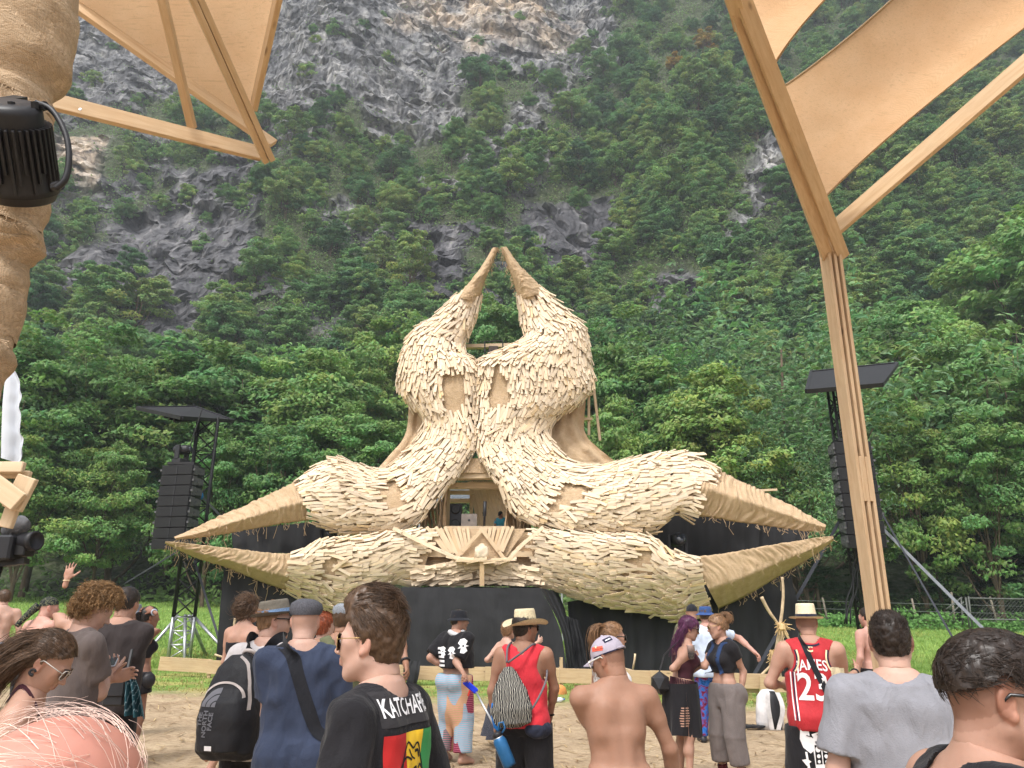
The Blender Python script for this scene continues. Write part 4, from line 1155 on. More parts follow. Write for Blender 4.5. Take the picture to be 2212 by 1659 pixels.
def roof(root, pts, d, thick, label=None):
 V = [np.array(P(x, y, q)) for (x, y), q in zip(pts, d)]
 n = norm(np.cross(V[1] - V[0], V[3] - V[0])); n = n if n[2] > 0 else -n
 mb = MB(); mb.add(np.array(V + [v + n * thick for v in V]), [(0, 1, 2, 3), (7, 6, 5, 4), (0, 4, 5, 1), (1, 5, 6, 2), (2, 6, 7, 3), (3, 7, 4, 0)])
 o = mb.build('roof_panel', BLACK_PLASTIC, root, bevel=.02)
 mb = MB()
 for i in (0, 1, 2, 3): mb.bar(V[i] + n * thick / 2, V[(i + 1) % 4] + n * thick / 2, .09, thick + .05, up=n)
 mb.build('roof_edge', BLACK_PLASTIC, root)
 mb = MB(); c = sum(V) / 4
 for k in (-1, 0, 1): mb.bar(c + (V[0] - V[1]) * .3 + (V[1] - V[2]) * .12 * k - n * .12, c - (V[0] - V[1]) * .3 + (V[1] - V[2]) * .12 * k - n * .12, .07, .1)
 mb.build('roof_bearer', BLACK_METAL, root)
roof(TOWER_L, [(296, 884), (420, 882), (503, 912), (392, 905)], [23.4, 25.6, 24.6, 22.4], .07)
roof(TOWER_R, [(1752, 808), (1938, 789), (1905, 834), (1742, 848)], [23.9, 23.9, 22.0, 22.0], .09)
SPK_FRONT = mat('speaker_grille', (.012, .012, .013), .6, var=.3, scale=40, bump=.2, bscale=120, bdist=.004)
SPK_SIDE = mat('speaker_side', (.10, .10, .105), .5, var=.15, scale=20)
def cabinet(root, c, w, h, dp, R, side_sign):
 """one line-array box: body, two grille halves, waisted side plate with handle holes"""
 mb = MB(); mb.box(c, (w / 2, dp / 2, h / 2 - .008), R); body = mb.build('cabinet', BLACK_PLASTIC, root)
 x, y, z = R
 for s in (-1, 1):
  mb = MB(); mb.box(c - y * (dp / 2 + .008) + x * s * w * .25, (w * .235, .012, h / 2 - .022), R); mb.build('grille', SPK_FRONT, body)
 mb = MB(); mb.box(c - y * (dp / 2 + .012), (w * .02, .02, h / 2 - .02), R); mb.build('centre_bar', BLACK_PLASTIC, body)
 for s in (-1, 1):
  mb = MB(); q = c + x * s * (w / 2 + .01)
  for a, b, hh in ((-.42, -.1, .48), (-.1, .25, .36), (.25, .48, .3)):
   mb.box(q + y * dp * (a + b) / 2, (.012, dp * (b - a) / 2 - .002, h * hh * .9), R)
  mb.lathe([(h * .16, 0), (h * .16, .022), (h * .11, .022), (h * .11, .0)], q, x * s, 12, xdir=y)
  mb.box(q - y * dp * .44 + x * s * .025, (.03, .03, .03), R)
  mb.build('side_plate', SPK_SIDE, body)
def line_array(name, X, Yt, Yb, d, w, dp, n, label, yaw, bend=.0):
 pt, pb = np.array(P(X, Yt, d)), np.array(P(X, Yb, d))
 H = pt[2] - pb[2]; h = H / n
 root = thing(name, tuple(pb), label, 'loudspeaker stack', 'line arrays hung on the masts')
 for k in range(n):
  tilt = -bend * (k / n) ** 1.5
  c, s = math.cos(yaw), math.sin(yaw)
  x = np.array([c, s, 0]); y0 = np.array([-s, c, 0]); z0 = np.array([0, 0, 1.0])
  y = y0 * math.cos(tilt) - z0 * math.sin(tilt); z = np.cross(x, y)
  ctr = np.array([pb[0] + (pt[0] - pb[0]) * 0, d, pt[2] - h * (k + .5)]) + y0 * (-.05 * k * bend * 2)
  ctr[0] = pb[0]
  cabinet(root, ctr, w, h, dp, np.array([x, y, z]), 1)
 mb = MB(); mb.bar((pb[0] - w * .4, d, pt[2] + .06), (pb[0] + w * .4, d, pt[2] + .06), .5, .08); mb.build('flying_frame', BLACK_METAL, root)
 mb = MB(); mb.tube([(pb[0], d, pt[2] + .08), (pb[0] + .3, d + .1, pt[2] + 1.9)], .02, 5); mb.build('hanging_chain', BLACK_METAL, root)
line_array('line_array', 374, 1008, 1188, 22.6, 1.02, .62, 8, 'column of eight black loudspeaker cabinets on the left mast, side handles showing', -.16, .03)
line_array('line_array', 1864, 958, 1184, 22.2, 1.05, .6, 8, 'column of eight black loudspeaker cabinets half hidden by the right wooden post', -.08, .16)
LENS = mat('lens_glass', (.02, .025, .035), .08, var=.1, spec=.8)
def moving_head(X, Y, d, s, label, yaw=0, on=None):
 c = np.array(P(X, Y, d))
 root = thing('moving_light', tuple(c), label, 'stage light', 'moving-head stage lights')
 R = np.array([[math.cos(yaw), math.sin(yaw), 0], [-math.sin(yaw), math.cos(yaw), 0], [0, 0, 1]])
 mb = MB(); mb.box(c + [0, 0, .06 * s], (.17 * s, .14 * s, .06 * s), R); mb.build('base', BLACK_PLASTIC, root, bevel=.015 * s)
 for q in (-1, 1):
  mb = MB(); mb.box(c + R[0] * q * .15 * s + [0, 0, .28 * s], (.03 * s, .07 * s, .18 * s), R); mb.build('yoke_arm', BLACK_PLASTIC, root, bevel=.012 * s)
 mb = MB(); mb.lathe([(.09 * s, -.2 * s), (.12 * s, -.16 * s), (.125 * s, .1 * s), (.11 * s, .2 * s), (.0, .2 * s)], c + [0, 0, .36 * s], norm(-R[1] + R[0] * .35), 16); hd = mb.build('lamp_head', BLACK_PLASTIC, root, smooth=True)
 mb = MB(); mb.lathe([(.095 * s, .2 * s), (.09 * s, .215 * s), (.0, .22 * s)], c + [0, 0, .36 * s], norm(-R[1] + R[0] * .35), 16); mb.build('lens', LENS, hd, smooth=True)
moving_head(390, 1003, 22.6, 1.25, 'black moving-head lamp standing on top of the left loudspeaker column', 1.2)
moving_head(706, 1190, 21.6, 1.3, 'black moving-head lamp in the mouth of the left beak', .2)
moving_head(1466, 1208, 21.4, 1.5, 'black moving-head lamp in the mouth of the right beak', -.2)
def top_flood():
 root = thing('flood_lamp', tuple(P(1066, 760, 22.9)), 'dark box floodlight on the beam between the two horns', 'floodlight')
 mb = MB(); mb.box(np.array(P(1066, 762, 22.7)), (.16, .12, .2)); mb.build('housing', mat('rusty_dark', (.05, .035, .028), .6), root, bevel=.02)
 mb = MB(); a, b, c_, e = P(1048, 775, 22.7), P(1047, 738, 22.7), P(1086, 736, 22.7), P(1087, 773, 22.7); mb.tube([a, b, c_, e], .03, 5); mb.build('bracket', BLACK_METAL, root)
 mb = MB(); mb.box(np.array(P(1066, 766, 22.55)), (.12, .02, .1)); mb.build('lens', LENS, root)
top_flood()
STRAP = mat('black_strap', (.03, .032, .04), .6, var=.2)
STRAP_G = mat('grey_strap', (.20, .21, .24), .45, var=.2)
def strap(p0, p1, w, m, label, cat='strap', th=.006):
 mb = MB(); mb.bar(p0, p1, w, th, up=(0, -1, .2)); o = mb.build('guy_strap', m, None); tag(o, label, cat, 'guy straps bracing the towers')
def gp(X, Y, d):
 p = P(X, Y, d); return (p.x, p.y, GL(p.x, p.y)) if False else tuple(p)
strap(P(420, 1210, 24), P(490, 1435, 22.4), .07, STRAP, 'black strap from the left mast down to the black curtain')
strap(P(392, 1186, 24), P(270, 1260, 27), .06, STRAP, 'black strap running left from the left mast towards the trees')
strap(P(430, 1066, 24), P(520, 1160, 25.5), .07, STRAP_G, 'dark strap tied with blue tape running behind the upper left beak')
strap(P(1822, 1110, 23.2), P(1625, 1465, 20.6), .09, STRAP, 'dark strap slanting left from the right column across the black curtain')
strap(P(1905, 1140, 23.2), P(2128, 1362, 22.6), .1, STRAP_G, 'wide grey strap slanting right from the right column to the grass')
strap(P(1900, 1100, 23.4), P(2064, 1388, 20.5), .06, STRAP, 'thin black strap right of the post dropping to the grass')
strap(P(1850, 1120, 23.4), P(1796, 1165, 24.4), .06, STRAP, 'short dark strap between the right beak tips and the speaker column')
mb = MB(); mb.lathe([(.06, -.1), (.09, 0), (.05, .12)], P(434, 1072, 23.9), (0, 0, 1), 8); tag(mb.build('tape_knot', mat('blue_tape', srgb(50, 120, 180), .5), None, smooth=True), 'blue tape knot on the left mast beside the speakers', 'tape')
for k, (X, w) in enumerate(((1858, .03), (1864, .022), (1852, .022))):
 mb = MB(); pts = [P(X - 3 * q + 3 * math.sin(q * 1.3 + k), 1188 + 16 * q, 22.8) for q in range(11)]; mb.tube(pts, w, 6)
 tag(mb.build('hanging_cable', BLACK_PLASTIC, None, smooth=True), 'bundle of black cables hanging under the right loudspeaker column', 'cable', 'cables under the right column')
def barrier():
 segs = [(346, 1418, 452, 1424, 30, 18.6), (450, 1426, 640, 1430, 30, 18.5), (640, 1432, 872, 1436, 30, 18.4), (880, 1438, 1048, 1441, 30, 18.2), (1048, 1440, 1220, 1443, 31, 18.0),
   (1196, 1443, 1420, 1449, 32, 17.9), (1404, 1448, 1660, 1456, 33, 17.8), (1640, 1460, 1850, 1468, 34, 17.6), (1840, 1466, 2090, 1476, 34, 17.4)]
 root = thing('plank_barrier', P(1100, 1490, 18), 'low barrier of long pale boards nailed to short stakes in front of the stage', 'fence')
 for k, (x0, y0, x1, y1, h, d) in enumerate(segs):
  a, b = np.array(P(x0, y0, d)), np.array(P(x1, y1, d - .05)); hh = a[2] - np.array(P(x0, y0 + h, d))[2]
  mb = MB(); mb.bar(a - [0, 0, hh / 2], b - [0, 0, hh / 2], .03, hh, up=(0, 0, 1)); mb.build('board', WOOD_FENCE, root, bevel=.004)
 for x, y0, y1, d in ((455, 1424, 1492, 18.5), (700, 1430, 1500, 18.4), (1000, 1438, 1505, 18.1), (1212, 1420, 1500, 17.9), (1500, 1455, 1520, 17.7), (1840, 1462, 1530, 17.5)):
  a = np.array(P(x, y0, d + .04)); mb = MB(); mb.bar((a[0], a[1], GL(a[0], a[1]) - .15), a, .075, .05, up=(0, -1, 0)); mb.build('stake', WOOD_FENCE, root, bevel=.004)
 a = P(1405, 1472, 17.85)
 for x0, x1 in ((1240, 1420), (1424, 1640)):
  p0, p1 = np.array(P(x0, 1484, 18.0)), np.array(P(x1, 1492, 17.9)); mb = MB(); mb.bar(p0, p1, .03, .1, up=(0, 0, 1)); mb.build('board', WOOD_FENCE, root)
barrier()
def far_fence():
 wood = mat('grey_fence_post', srgb(120, 112, 100), .9, var=.3, scale=4)
 root = thing('field_fence', (22, 47.6, GL(22, 47.6)), 'old wire fence on leaning grey posts along the wood at the right', 'fence')
 r = random.Random(4); tops = []
 for k in range(13):
  x = 10 + k * 2.4 + r.uniform(-.5, .5); z = GL(x, 47.6); t = np.array([x + r.uniform(-.25, .25), 47.6, z + r.uniform(1.5, 2.3)]); tops.append((x, z))
  mb = MB(); mb.tube([(x, 47.6, z - .2), tuple(t)], [.075, .06], 7); mb.build('post', wood, root, smooth=True)
 for h in (.5, 1.0, 1.45):
  mb = MB(); mb.tube([(x, 47.58, z + h) for x, z in tops], .012, 4); mb.build('wire', GREY_METAL, root)
 g = thing('metal_gate', P(2150, 1345, 46.5), 'grey tubular metal gate with wire mesh and a slanted stay at the right edge', 'gate')
 z = lambda X, Y: np.array(P(X, Y, 46.5))
 tube = mat('gate_tube', srgb(96, 98, 94), .6, .2)
 for a, b in (((2092, 1292), (2300, 1296)), ((2098, 1338), (2300, 1340)), ((2092, 1288), (2100, 1356)), ((2086, 1290), (2094, 1356))):
  mb = MB(); mb.tube([z(*a), z(*b)], .05, 7); mb.build('frame_tube', tube, g, smooth=True)
 for a, b in (((2078, 1290), (2044, 1316)), ((2082, 1300), (2050, 1330)), ((2076, 1292), (2080, 1350))):
  mb = MB(); mb.tube([z(*a), z(*b)], .045, 6); mb.build('stay', tube, g, smooth=True)
 mb = MB()
 for k in range(26): mb.tube([z(2100 + k * 8, 1294), z(2100 + k * 8 + 40, 1338)], .012, 3); mb.tube([z(2140 + k * 8, 1294), z(2100 + k * 8, 1338)], .012, 3)
 o = mb.build('mesh', tube, g); o['kind'] = 'stuff'
far_fence()
DRIFT = mat('driftwood', srgb(190, 168, 138), .9, var=.3, scale=5, bump=.4, bscale=18, bdist=.01)
def sticks():
 root = thing('driftwood_tripod', P(1680, 1475, 18.6), 'bare branches lashed with raffia into a forked stand before the black curtain', 'stick sculpture')
 br = [([(1690, 1246), (1692, 1290), (1686, 1350), (1678, 1400), (1668, 1470)], .05), ([(1646, 1288), (1658, 1315), (1672, 1335), (1682, 1352), (1712, 1392)], .045),
  ([(1690, 1350), (1684, 1400), (1672, 1430), (1640, 1462)], .05), ([(1672, 1420), (1680, 1440), (1690, 1476)], .045)]
 for k, (pts, r) in enumerate(br):
  q = catmull(np.array([tuple(P(x, y, 18.5 + .12 * k + .1 * i / 5)) for i, (x, y) in enumerate(pts)]), 4)
  q = q + .03 * fbm(q * 3, 2, k)[:, None]
  mb = MB(); mb.tube(q, np.linspace(r, r * .55, len(q)) if k else np.linspace(.03, r, len(q)), 7); mb.build('branch', DRIFT, root, smooth=True)
 raff = mat('raffia', srgb(206, 176, 130), .9)
 for X, Y, s in ((1688, 1354, 1), (1672, 1428, .9), (1668, 1410, .6)):
  mb = MB(); r = random.Random(int(X)); c = np.array(P(X, Y, 18.5))
  for k in range(46):
   a = r.uniform(0, 6.28); d = np.array([math.cos(a), r.uniform(-.8, .2), math.sin(a)]); mb.tube([c, c + d * .1 * s, c + d * .2 * s * r.uniform(.6, 1.3) + [0, 0, -.06]], .008, 3)
  mb.lathe([(.05, -.09 * s), (.1 * s, -.05), (.1 * s, .05), (.05, .09 * s)], c, (0, 0, 1), 8)
  mb.build('raffia_tie', raff, root)
 b2 = thing('bent_branch', P(520, 1412, 18.2), 'pale bent branch lying on the barrier board at the left', 'branch')
 for pts in ([(464, 1414), (490, 1420), (520, 1410), (552, 1412)], [(514, 1411), (521, 1404), (518, 1398)]):
  mb = MB(); q = catmull(np.array([tuple(P(x, y, 18.3)) for x, y in pts]), 4); mb.tube(q, .025, 6); mb.build('branch', DRIFT, b2, smooth=True)
 b3 = thing('antler_branch', P(505, 1375, 19.4), 'short forked stick standing up before the left black curtain', 'branch')
 for pts in ([(513, 1374), (508, 1362), (506, 1350), (508, 1336)], [(513, 1374), (520, 1362), (523, 1355)], [(513, 1374), (516, 1400), (518, 1440)]):
  mb = MB(); q = catmull(np.array([tuple(P(x, y, 19.3)) for x, y in pts]), 4); mb.tube(q, .03, 6); mb.build('branch', DRIFT, b3, smooth=True)
 b4 = thing('thin_stick', P(1370, 1450, 18.4), 'thin stick leaning upright behind the barrier left of the couple', 'branch')
 for pts in ([(1367, 1446), (1371, 1424), (1372, 1412)], [(1340, 1440), (1352, 1445), (1372, 1450)]):
  mb = MB(); mb.tube([P(x, y, 18.4) for x, y in pts], .025, 6); mb.build('branch', DRIFT, b4, smooth=True)
sticks()
def ground_things():
 root = thing('white_backpack', P(1660, 1555, 12.6), 'white rucksack with black back panel leaning on the grass by the barrier', 'backpack')
 white = mat('white_nylon', (.62, .6, .6), .7, bump=.2, bscale=9); blk = BLACK_PLASTIC
 gz = GL(P(1660, 1555, 12.6).x, 12.6); c = np.array(P(1660, 1520, 12.6)); h = P(1660, 1488, 12.6).z - gz; c[2] = gz + h / 2
 mb = MB(); mb.lathe([(.2, -h / 2), (.215, -h * .3), (.205, 0), (.18, h * .3), (.10, h * .47), (.0, h * .5)], c, (.05, .1, 1), 20, sx=1.0, sy=.6); mb.build('bag', white, root, smooth=True)
 mb = MB(); mb.lathe([(.13, -h * .47), (.145, -h * .2), (.14, .1 * h), (.11, h * .32), (.05, h * .45)], c + [.04, -.045, 0], (.05, .1, 1), 16, sx=1, sy=.66); mb.build('back_panel', blk, root, smooth=True)
 for s in (-.05, .1):
  mb = MB(); mb.grid(np.array([[c + [s + .035 * j + .05 * math.sin(q * .5) * (1 if s > 0 else -.4), -.165 - .03 * math.sin(q / 8 * 3.14), h * (.44 - .9 * q / 8)] for j in (-1, 1)] for q in range(9)])); mb.build('shoulder_strap', white, root, smooth=True)
 mb = MB(); r = random.Random(2); p = np.array(P(1625, 1556, 12.5)); p[2] = GL(p[0], p[1]) + .04
 pts = [p + np.array([.16 * math.sin(q * 1.7) + r.uniform(-.03, .03), .1 * math.cos(q * 2.1), .03 * r.random()]) for q in range(30)]; mb.tube(catmull(np.array(pts), 3), .012, 5); tag(mb.build('rope_tangle', BLACK_PLASTIC, None, smooth=True), 'small tangle of dark rope left of the white rucksack', 'rope')
 c = np.array(P(1209, 1499, 17.0)); V = []; bm = bmesh.new(); bmesh.ops.create_icosphere(bm, subdivisions=3, radius=1)
 V = np.array([v.co[:] for v in bm.verts]); F = [[v.index for v in f.verts] for f in bm.faces]; bm.free()
 V = V * (1 + .06 * vnoise(V * 9, 2))[:, None] * np.array([.16, .16, .19])
 tag(obj('woven_ball', c + V, F, mat('orange_raffia', srgb(196, 132, 74), .9, bump=.6, bscale=40), None, smooth=True), 'rust orange woven ball hanging by a stake of the barrier', 'ball')
 mb = MB(); mb.tube([c + [0, 0, .16], P(1208, 1440, 17.0)], .006, 4); tag(mb.build('ball_string', DRIFT, None), 'thin string holding the orange woven ball', 'string')
 clear = mat('clear_plastic', (.75, .78, .8), .15, spec=.6)
 for X, Y, d, lb in ((1202, 1535, 15.4, 'crushed clear plastic bottle lying on the grass behind the red tank top'), (1152, 1528, 15.6, 'second clear plastic bottle lying closer to the patterned skirt')):
  p = np.array(P(X, Y, d)); p[2] = GL(p[0], p[1]) + .05
  b = thing('plastic_bottle', tuple(p), lb, 'bottle', 'bottles on the grass')
  mb = MB(); mb.lathe([(.0, -.15), (.045, -.15), (.048, -.02), (.03, 0), (.05, .05), (.045, .1), (.02, .14)], p, (1, .3, .1), 12); mb.build('bottle', clear, b, smooth=True)
  mb = MB(); mb.lathe([(.018, .14), (.018, .17), (0, .17)], p, (1, .3, .1), 8); mb.build('cap', mat('blue_cap', srgb(60, 110, 190), .5), b, smooth=True)
 o = cloth_sheet('dark_jacket', [(886, 1428, 17.9), (876, 1452, 17.85), (880, 1486, 17.8)], [(908, 1428, 17.9), (906, 1452, 17.8), (898, 1486, 17.85)], 0, BLACK_CLOTH, None, 2, .03, nx=12, ny=14, seed=3); tag(o, 'black jacket hung over the barrier board right of the dark-haired man', 'jacket')
 p = np.array(P(592, 1462, 18.9)); p[2] = GL(p[0], p[1]) + .1
 mb = MB(); mb.box(p, (.55, .25, .1), np.array([[.98, .1, .1], [-.1, .99, 0], [-.1, -.01, .99]])); tag(mb.build('stone_slab', mat('grey_stone', srgb(150, 148, 146), .9), None, bevel=.03), 'grey stone slab lying behind the barrier at the left', 'stone')
 alu = mat('laptop_alu', srgb(120, 112, 106), .4, .3)
 L = thing('laptop', tuple(P(1014, 1136, 21.9)), 'open grey laptop standing on the booth desk, lid towards the crowd', 'laptop')
 a, b = np.array(P(990, 1110, 21.9)), np.array(P(1037, 1138, 21.9)); cc = (a + b) / 2
 mb = MB(); mb.box(cc, ((b[0] - a[0]) / 2 * .72, .012, (a[2] - b[2]) / 2)); mb.build('lid', alu, L, bevel=.005)
 mb = MB(); mb.box(cc + [0, .2, -(a[2] - b[2]) / 2], ((b[0] - a[0]) / 2 * .72, .2, .012)); mb.build('keyboard_base', alu, L)
 mb = MB(); mb.lathe([(.035, 0), (.035, .006), (0, .006)], cc + [0, -.012, 0], (0, -1, 0), 12); mb.build('logo', BLACK_PLASTIC, L)
 S = thing('monitor_speaker', tuple(P(985, 1140, 22.4)), 'tall black monitor speaker standing left of the laptop in the booth', 'loudspeaker')
 a, b = np.array(P(973, 1090, 22.6)), np.array(P(997, 1150, 22.6)); mb = MB(); mb.box((a + b) / 2, ((b[0] - a[0]) / 2, .22, (a[2] - b[2]) / 2)); bo = mb.build('cabinet', BLACK_PLASTIC, S, bevel=.02)
 for q in (.25, -.2):
  mb = MB(); mb.lathe([(.14, 0), (.15, .02), (.11, .03), (.03, .01), (0, .02)], (a + b) / 2 + [0, -.22, q], (0, -1, 0), 14); mb.build('driver', BLACK_METAL, bo, smooth=True)
 mb = MB(); mb.lathe([(.035, 0), (.035, .32), (.05, .34), (.05, .75), (0, .75)], P(1046, 1140, 21.6), (0.02, 0, 1), 10); tag(mb.build('dark_bottle', BLACK_PLASTIC, None, smooth=True), 'slim dark flagpole-like stand on the booth desk left of the DJ', 'stand')
 mb = MB(); a = np.array(P(965, 1138, 21.75)); b = np.array(P(1100, 1138, 21.75)); mb.box(((a[0] + b[0]) / 2, 21.9, a[2] - .06), ((b[0] - a[0]) / 2, .45, .05)); tag(mb.build('booth_desk', WOOD_SLAT, None), 'wooden desk inside the opening of the sculpture', 'desk')
ground_things()
mb = MB(); a = np.array(P(985, 1086, 34)); mb.add(np.array([[-3.5, 34, a[2] + .6], [1.5, 34, a[2] + .6], [2.2, 32.5, a[2] - .2], [-4.2, 32.5, a[2] - .2], [-3.5, 37, a[2] + .6], [1.5, 37, a[2] + .6]]), [(0, 1, 2, 3), (4, 5, 1, 0)])
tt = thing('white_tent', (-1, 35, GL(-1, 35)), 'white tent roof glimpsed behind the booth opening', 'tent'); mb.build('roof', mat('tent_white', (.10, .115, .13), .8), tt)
for x in (-4, 2.1):
 mb = MB(); mb.tube([(x, 32.6, GL(x, 32.6)), (x, 32.6, a[2] - .2)], .04, 6); mb.build('leg', GREY_METAL, tt)
def right_canopy():
 root = thing('wooden_post', P(1900, 1330, 8.0), 'tall laminated wooden post at the right, built from three boards with packers', 'post')
 top, bot = np.array(P(1790, 522, 8.0)), np.array(P(1896, 1312, 8.0))
 X0 = (top[0] + bot[0]) / 2; gz = GL(X0, 8.0)
 zt = top[2]
 lean = (bot[0] - top[0]) / (bot[2] - top[2])
 def at(z): return np.array([top[0] + lean * (z - top[2]), 8.0, z])
 w = .036
 ax = norm(np.array([1, .22, 0])); ay = np.array([-ax[1], ax[0], 0])
 for k, dz in ((-2, 0), (0, -.14), (2, .06)):
  mb = MB(); a, b = at(gz - .3) + ax * k * w, at(zt + dz) + ax * k * w
  d = norm(b - a); mb.box((a + b) / 2, (np.linalg.norm(b - a) / 2, w / 2 * 1.05, .085), np.array([d, norm(np.cross(ay, d)), ay])); mb.build('post_board', WOOD_POST, root, bevel=.004)
 for k in (-1, 1):
  for z0, z1 in ((zt - 3.1, zt - 2.62), (zt - 4.95, zt - 4.6), (gz, gz + .4)):
   mb = MB(); a, b = at(z0) + ax * k * w, at(z1) + ax * k * w; d = norm(b - a)
   mb.box((a + b) / 2 - ay * .012, (np.linalg.norm(b - a) / 2, w / 2 * .98, .08), np.array([d, norm(np.cross(ay, d)), ay])); mb.build('packer', WOOD_POST, root, bevel=.003)
  mb = MB(); a, b = at(gz) + ax * k * w + ay * .06, at(zt - .2) + ax * k * w + ay * .06; d = norm(b - a)
  mb.box((a + b) / 2, (np.linalg.norm(b - a) / 2, w / 2 * .97, .02), np.array([d, norm(np.cross(ay, d)), ay])); mb.build('inner_board', WOOD_POST, root)
 for z in (zt - .22, zt - .16):
  mb = MB(); mb.lathe([(.02, 0), (.02, .03), (.012, .03), (.012, .05), (0, .05)], at(z) + ax * (2 * w + w / 2), ax, 6); mb.build('bolt', GREY_METAL, root)
  mb = MB(); mb.lathe([(.02, 0), (.02, .03), (0, .03)], at(z) - ax * (2 * w + w / 2), -ax, 6); mb.build('bolt', GREY_METAL, root)
 rf = thing('double_rafter', P(1790, 540, 8.0), 'pair of parallel light rafters rising from the right post to the top of the view', 'rafter')
 for x0, y0, x1, y1, off, d1 in ((1790, 560, 1575, -60, 0, 5.0), (1822, 556, 1594, -60, 0, 4.96)):
  mb = MB(); mb.bar(P(x0, y0, 8.02), P(x1 - 12, y1, d1), .05, .14, up=(1, .5, 0.1)); mb.build('rafter_board', WOOD_BEAM, rf, bevel=.004)
 mb = MB(); mb.bar(P(1700, 300, 7.1), P(1660, 190, 6.3), .05, .1, up=(1, .5, .1)); mb.build('packer', WOOD_BEAM, rf)
 mb = MB(); mb.bar(P(1600, 60, 5.5), P(1570, -60, 4.8), .05, .12, up=(1, .5, .1)); mb.build('packer', WOOD_BEAM, rf)
 br = thing('brace_beam', P(1795, 500, 7.9), 'long diagonal brace running from the right post to the right edge of the view', 'beam')
 mb = MB(); mb.bar(P(1806, 492, 7.9), P(2260, 100, 6.2), .06, .2, up=(0.1, 0, 1)); mb.build('brace_board', WOOD_BEAM, br, bevel=.005)
 for pts, lb, nm in (
  ((((1692, 186, 6.75), (1735, 310, 7.3), (1777, 432, 7.85)), ((2240, -330, 4.4), (2370, -130, 4.7), (2400, -80, 5.2))), 'wide burlap sail stretched between the rafters at the upper right', 'burlap_sail'),
  ((((1590, -40, 5.4), (1630, 60, 5.9), (1668, 148, 6.5)), ((1800, -140, 4.9), (1800, -100, 5.0), (1840, -60, 5.2))), 'second burlap sail filling the top corner beside the right rafters', 'burlap_sail')):
  o = sail(nm, pts[0], pts[1], lb)
SAG = .05
def sail(nm, left, right, lb, nx=40, ny=30, scallop=.0):
 a = catmull(np.array(left, float), 10); b = catmull(np.array(right, float), 10)
 def rs(c, n):
  s = np.linspace(0, len(c) - 1.001, n); k = s.astype(int); f = (s - k)[:, None]; return c[k] * (1 - f) + c[k + 1] * f
 a, b = rs(a, ny), rs(b, ny); t = np.linspace(0, 1, nx); q = np.linspace(0, 1, ny)
 A = PUn(a[:, 0] * 1024 / 2212, a[:, 1] * 1024 / 2212, a[:, 2]); B = PUn(b[:, 0] * 1024 / 2212, b[:, 1] * 1024 / 2212, b[:, 2])
 W = A[:, None] * (1 - t)[None, :, None] + B[:, None] * t[None, :, None]
 mid = W.mean(0)[None]
 pull = (.16 * np.sin(np.pi * np.clip(t, 0, 1)) ** .8)[None, :, None] * (np.abs(q - .5) * 2)[:, None, None] ** 2
 W = W + (mid - W) * pull
 W[..., 2] -= SAG * (np.sin(np.pi * t)[None, :] * np.sin(np.pi * q)[:, None])
 W = W + .018 * fbm(W * 1.3, 3, 3)[..., None]
 mb = MB(); mb.grid(W)
 o = mb.build(nm, BURLAP_SAIL, None, smooth=True)
 for e, nmx in ((0, 'hem'), (-1, 'hem')):
  hm = MB(); hm.tube(W[e], .012, 5); hm.build(nmx, BURLAP, o, smooth=True)
 return tag(o, lb, 'shade sail', 'burlap sails overhead')
right_canopy()
def left_canopy():
 root = thing('timber_truss', P(560, 330, 6.0), 'jutting corner of light timber beams bolted together at the upper left', 'timber frame')
 def bar(x0, y0, d0, x1, y1, d1, w, h, nm='beam', up=(0, -1, .3), m=WOOD_BEAM):
  mb = MB(); mb.bar(P(x0, y0, d0), P(x1, y1, d1), w, h, up=up); return mb.build(nm, m, root, bevel=.004)
 bar(100, 216, 5.0, 562, 332, 6.0, .05, .145, 'lower_chord', up=(0, .15, 1))
 bar(120, -18, 5.3, 590, 312, 6.05, .05, .145, 'rafter', up=(-.1, .5, 1))
 bar(348, -14, 4.75, 415, 276, 5.72, .075, .05, 'strut', up=(0, -1, .2))
 bar(402, -30, 4.5, 574, 350, 5.9, .05, .07, 'double_chord', up=(0, -1, .2)); bar(420, -30, 4.54, 588, 346, 5.88, .05, .06, 'double_chord', up=(0, -1, .2))
 bar(606, -30, 5.0, 548, 232, 6.02, .12, .05, 'end_rafter', up=(.2, -1, .3))
 for X, Y in ((574, 324), (577, 337)):
  mb = MB(); mb.lathe([(.018, 0), (.018, .03), (.01, .03), (.01, .06), (0, .06)], P(X, Y, 5.88), (.6, -.6, .1), 6); mb.build('bolt', GREY_METAL, root)
 for X, Y in ((174, 237),):
  mb = MB(); mb.lathe([(.012, 0), (.012, .008), (0, .008)], P(X, Y, 5.1), (0, -1, .1), 8); mb.build('screw_head', GREY_METAL, root)
 sail('burlap_sail', ((136, -8, 5.34), (345, 140, 5.74), (550, 284, 6.14)), ((606, -260, 4.5), (604, -100, 5.1), (550, 240, 6.1)), 'burlap sail stretched behind the timber corner at the upper left')
left_canopy()
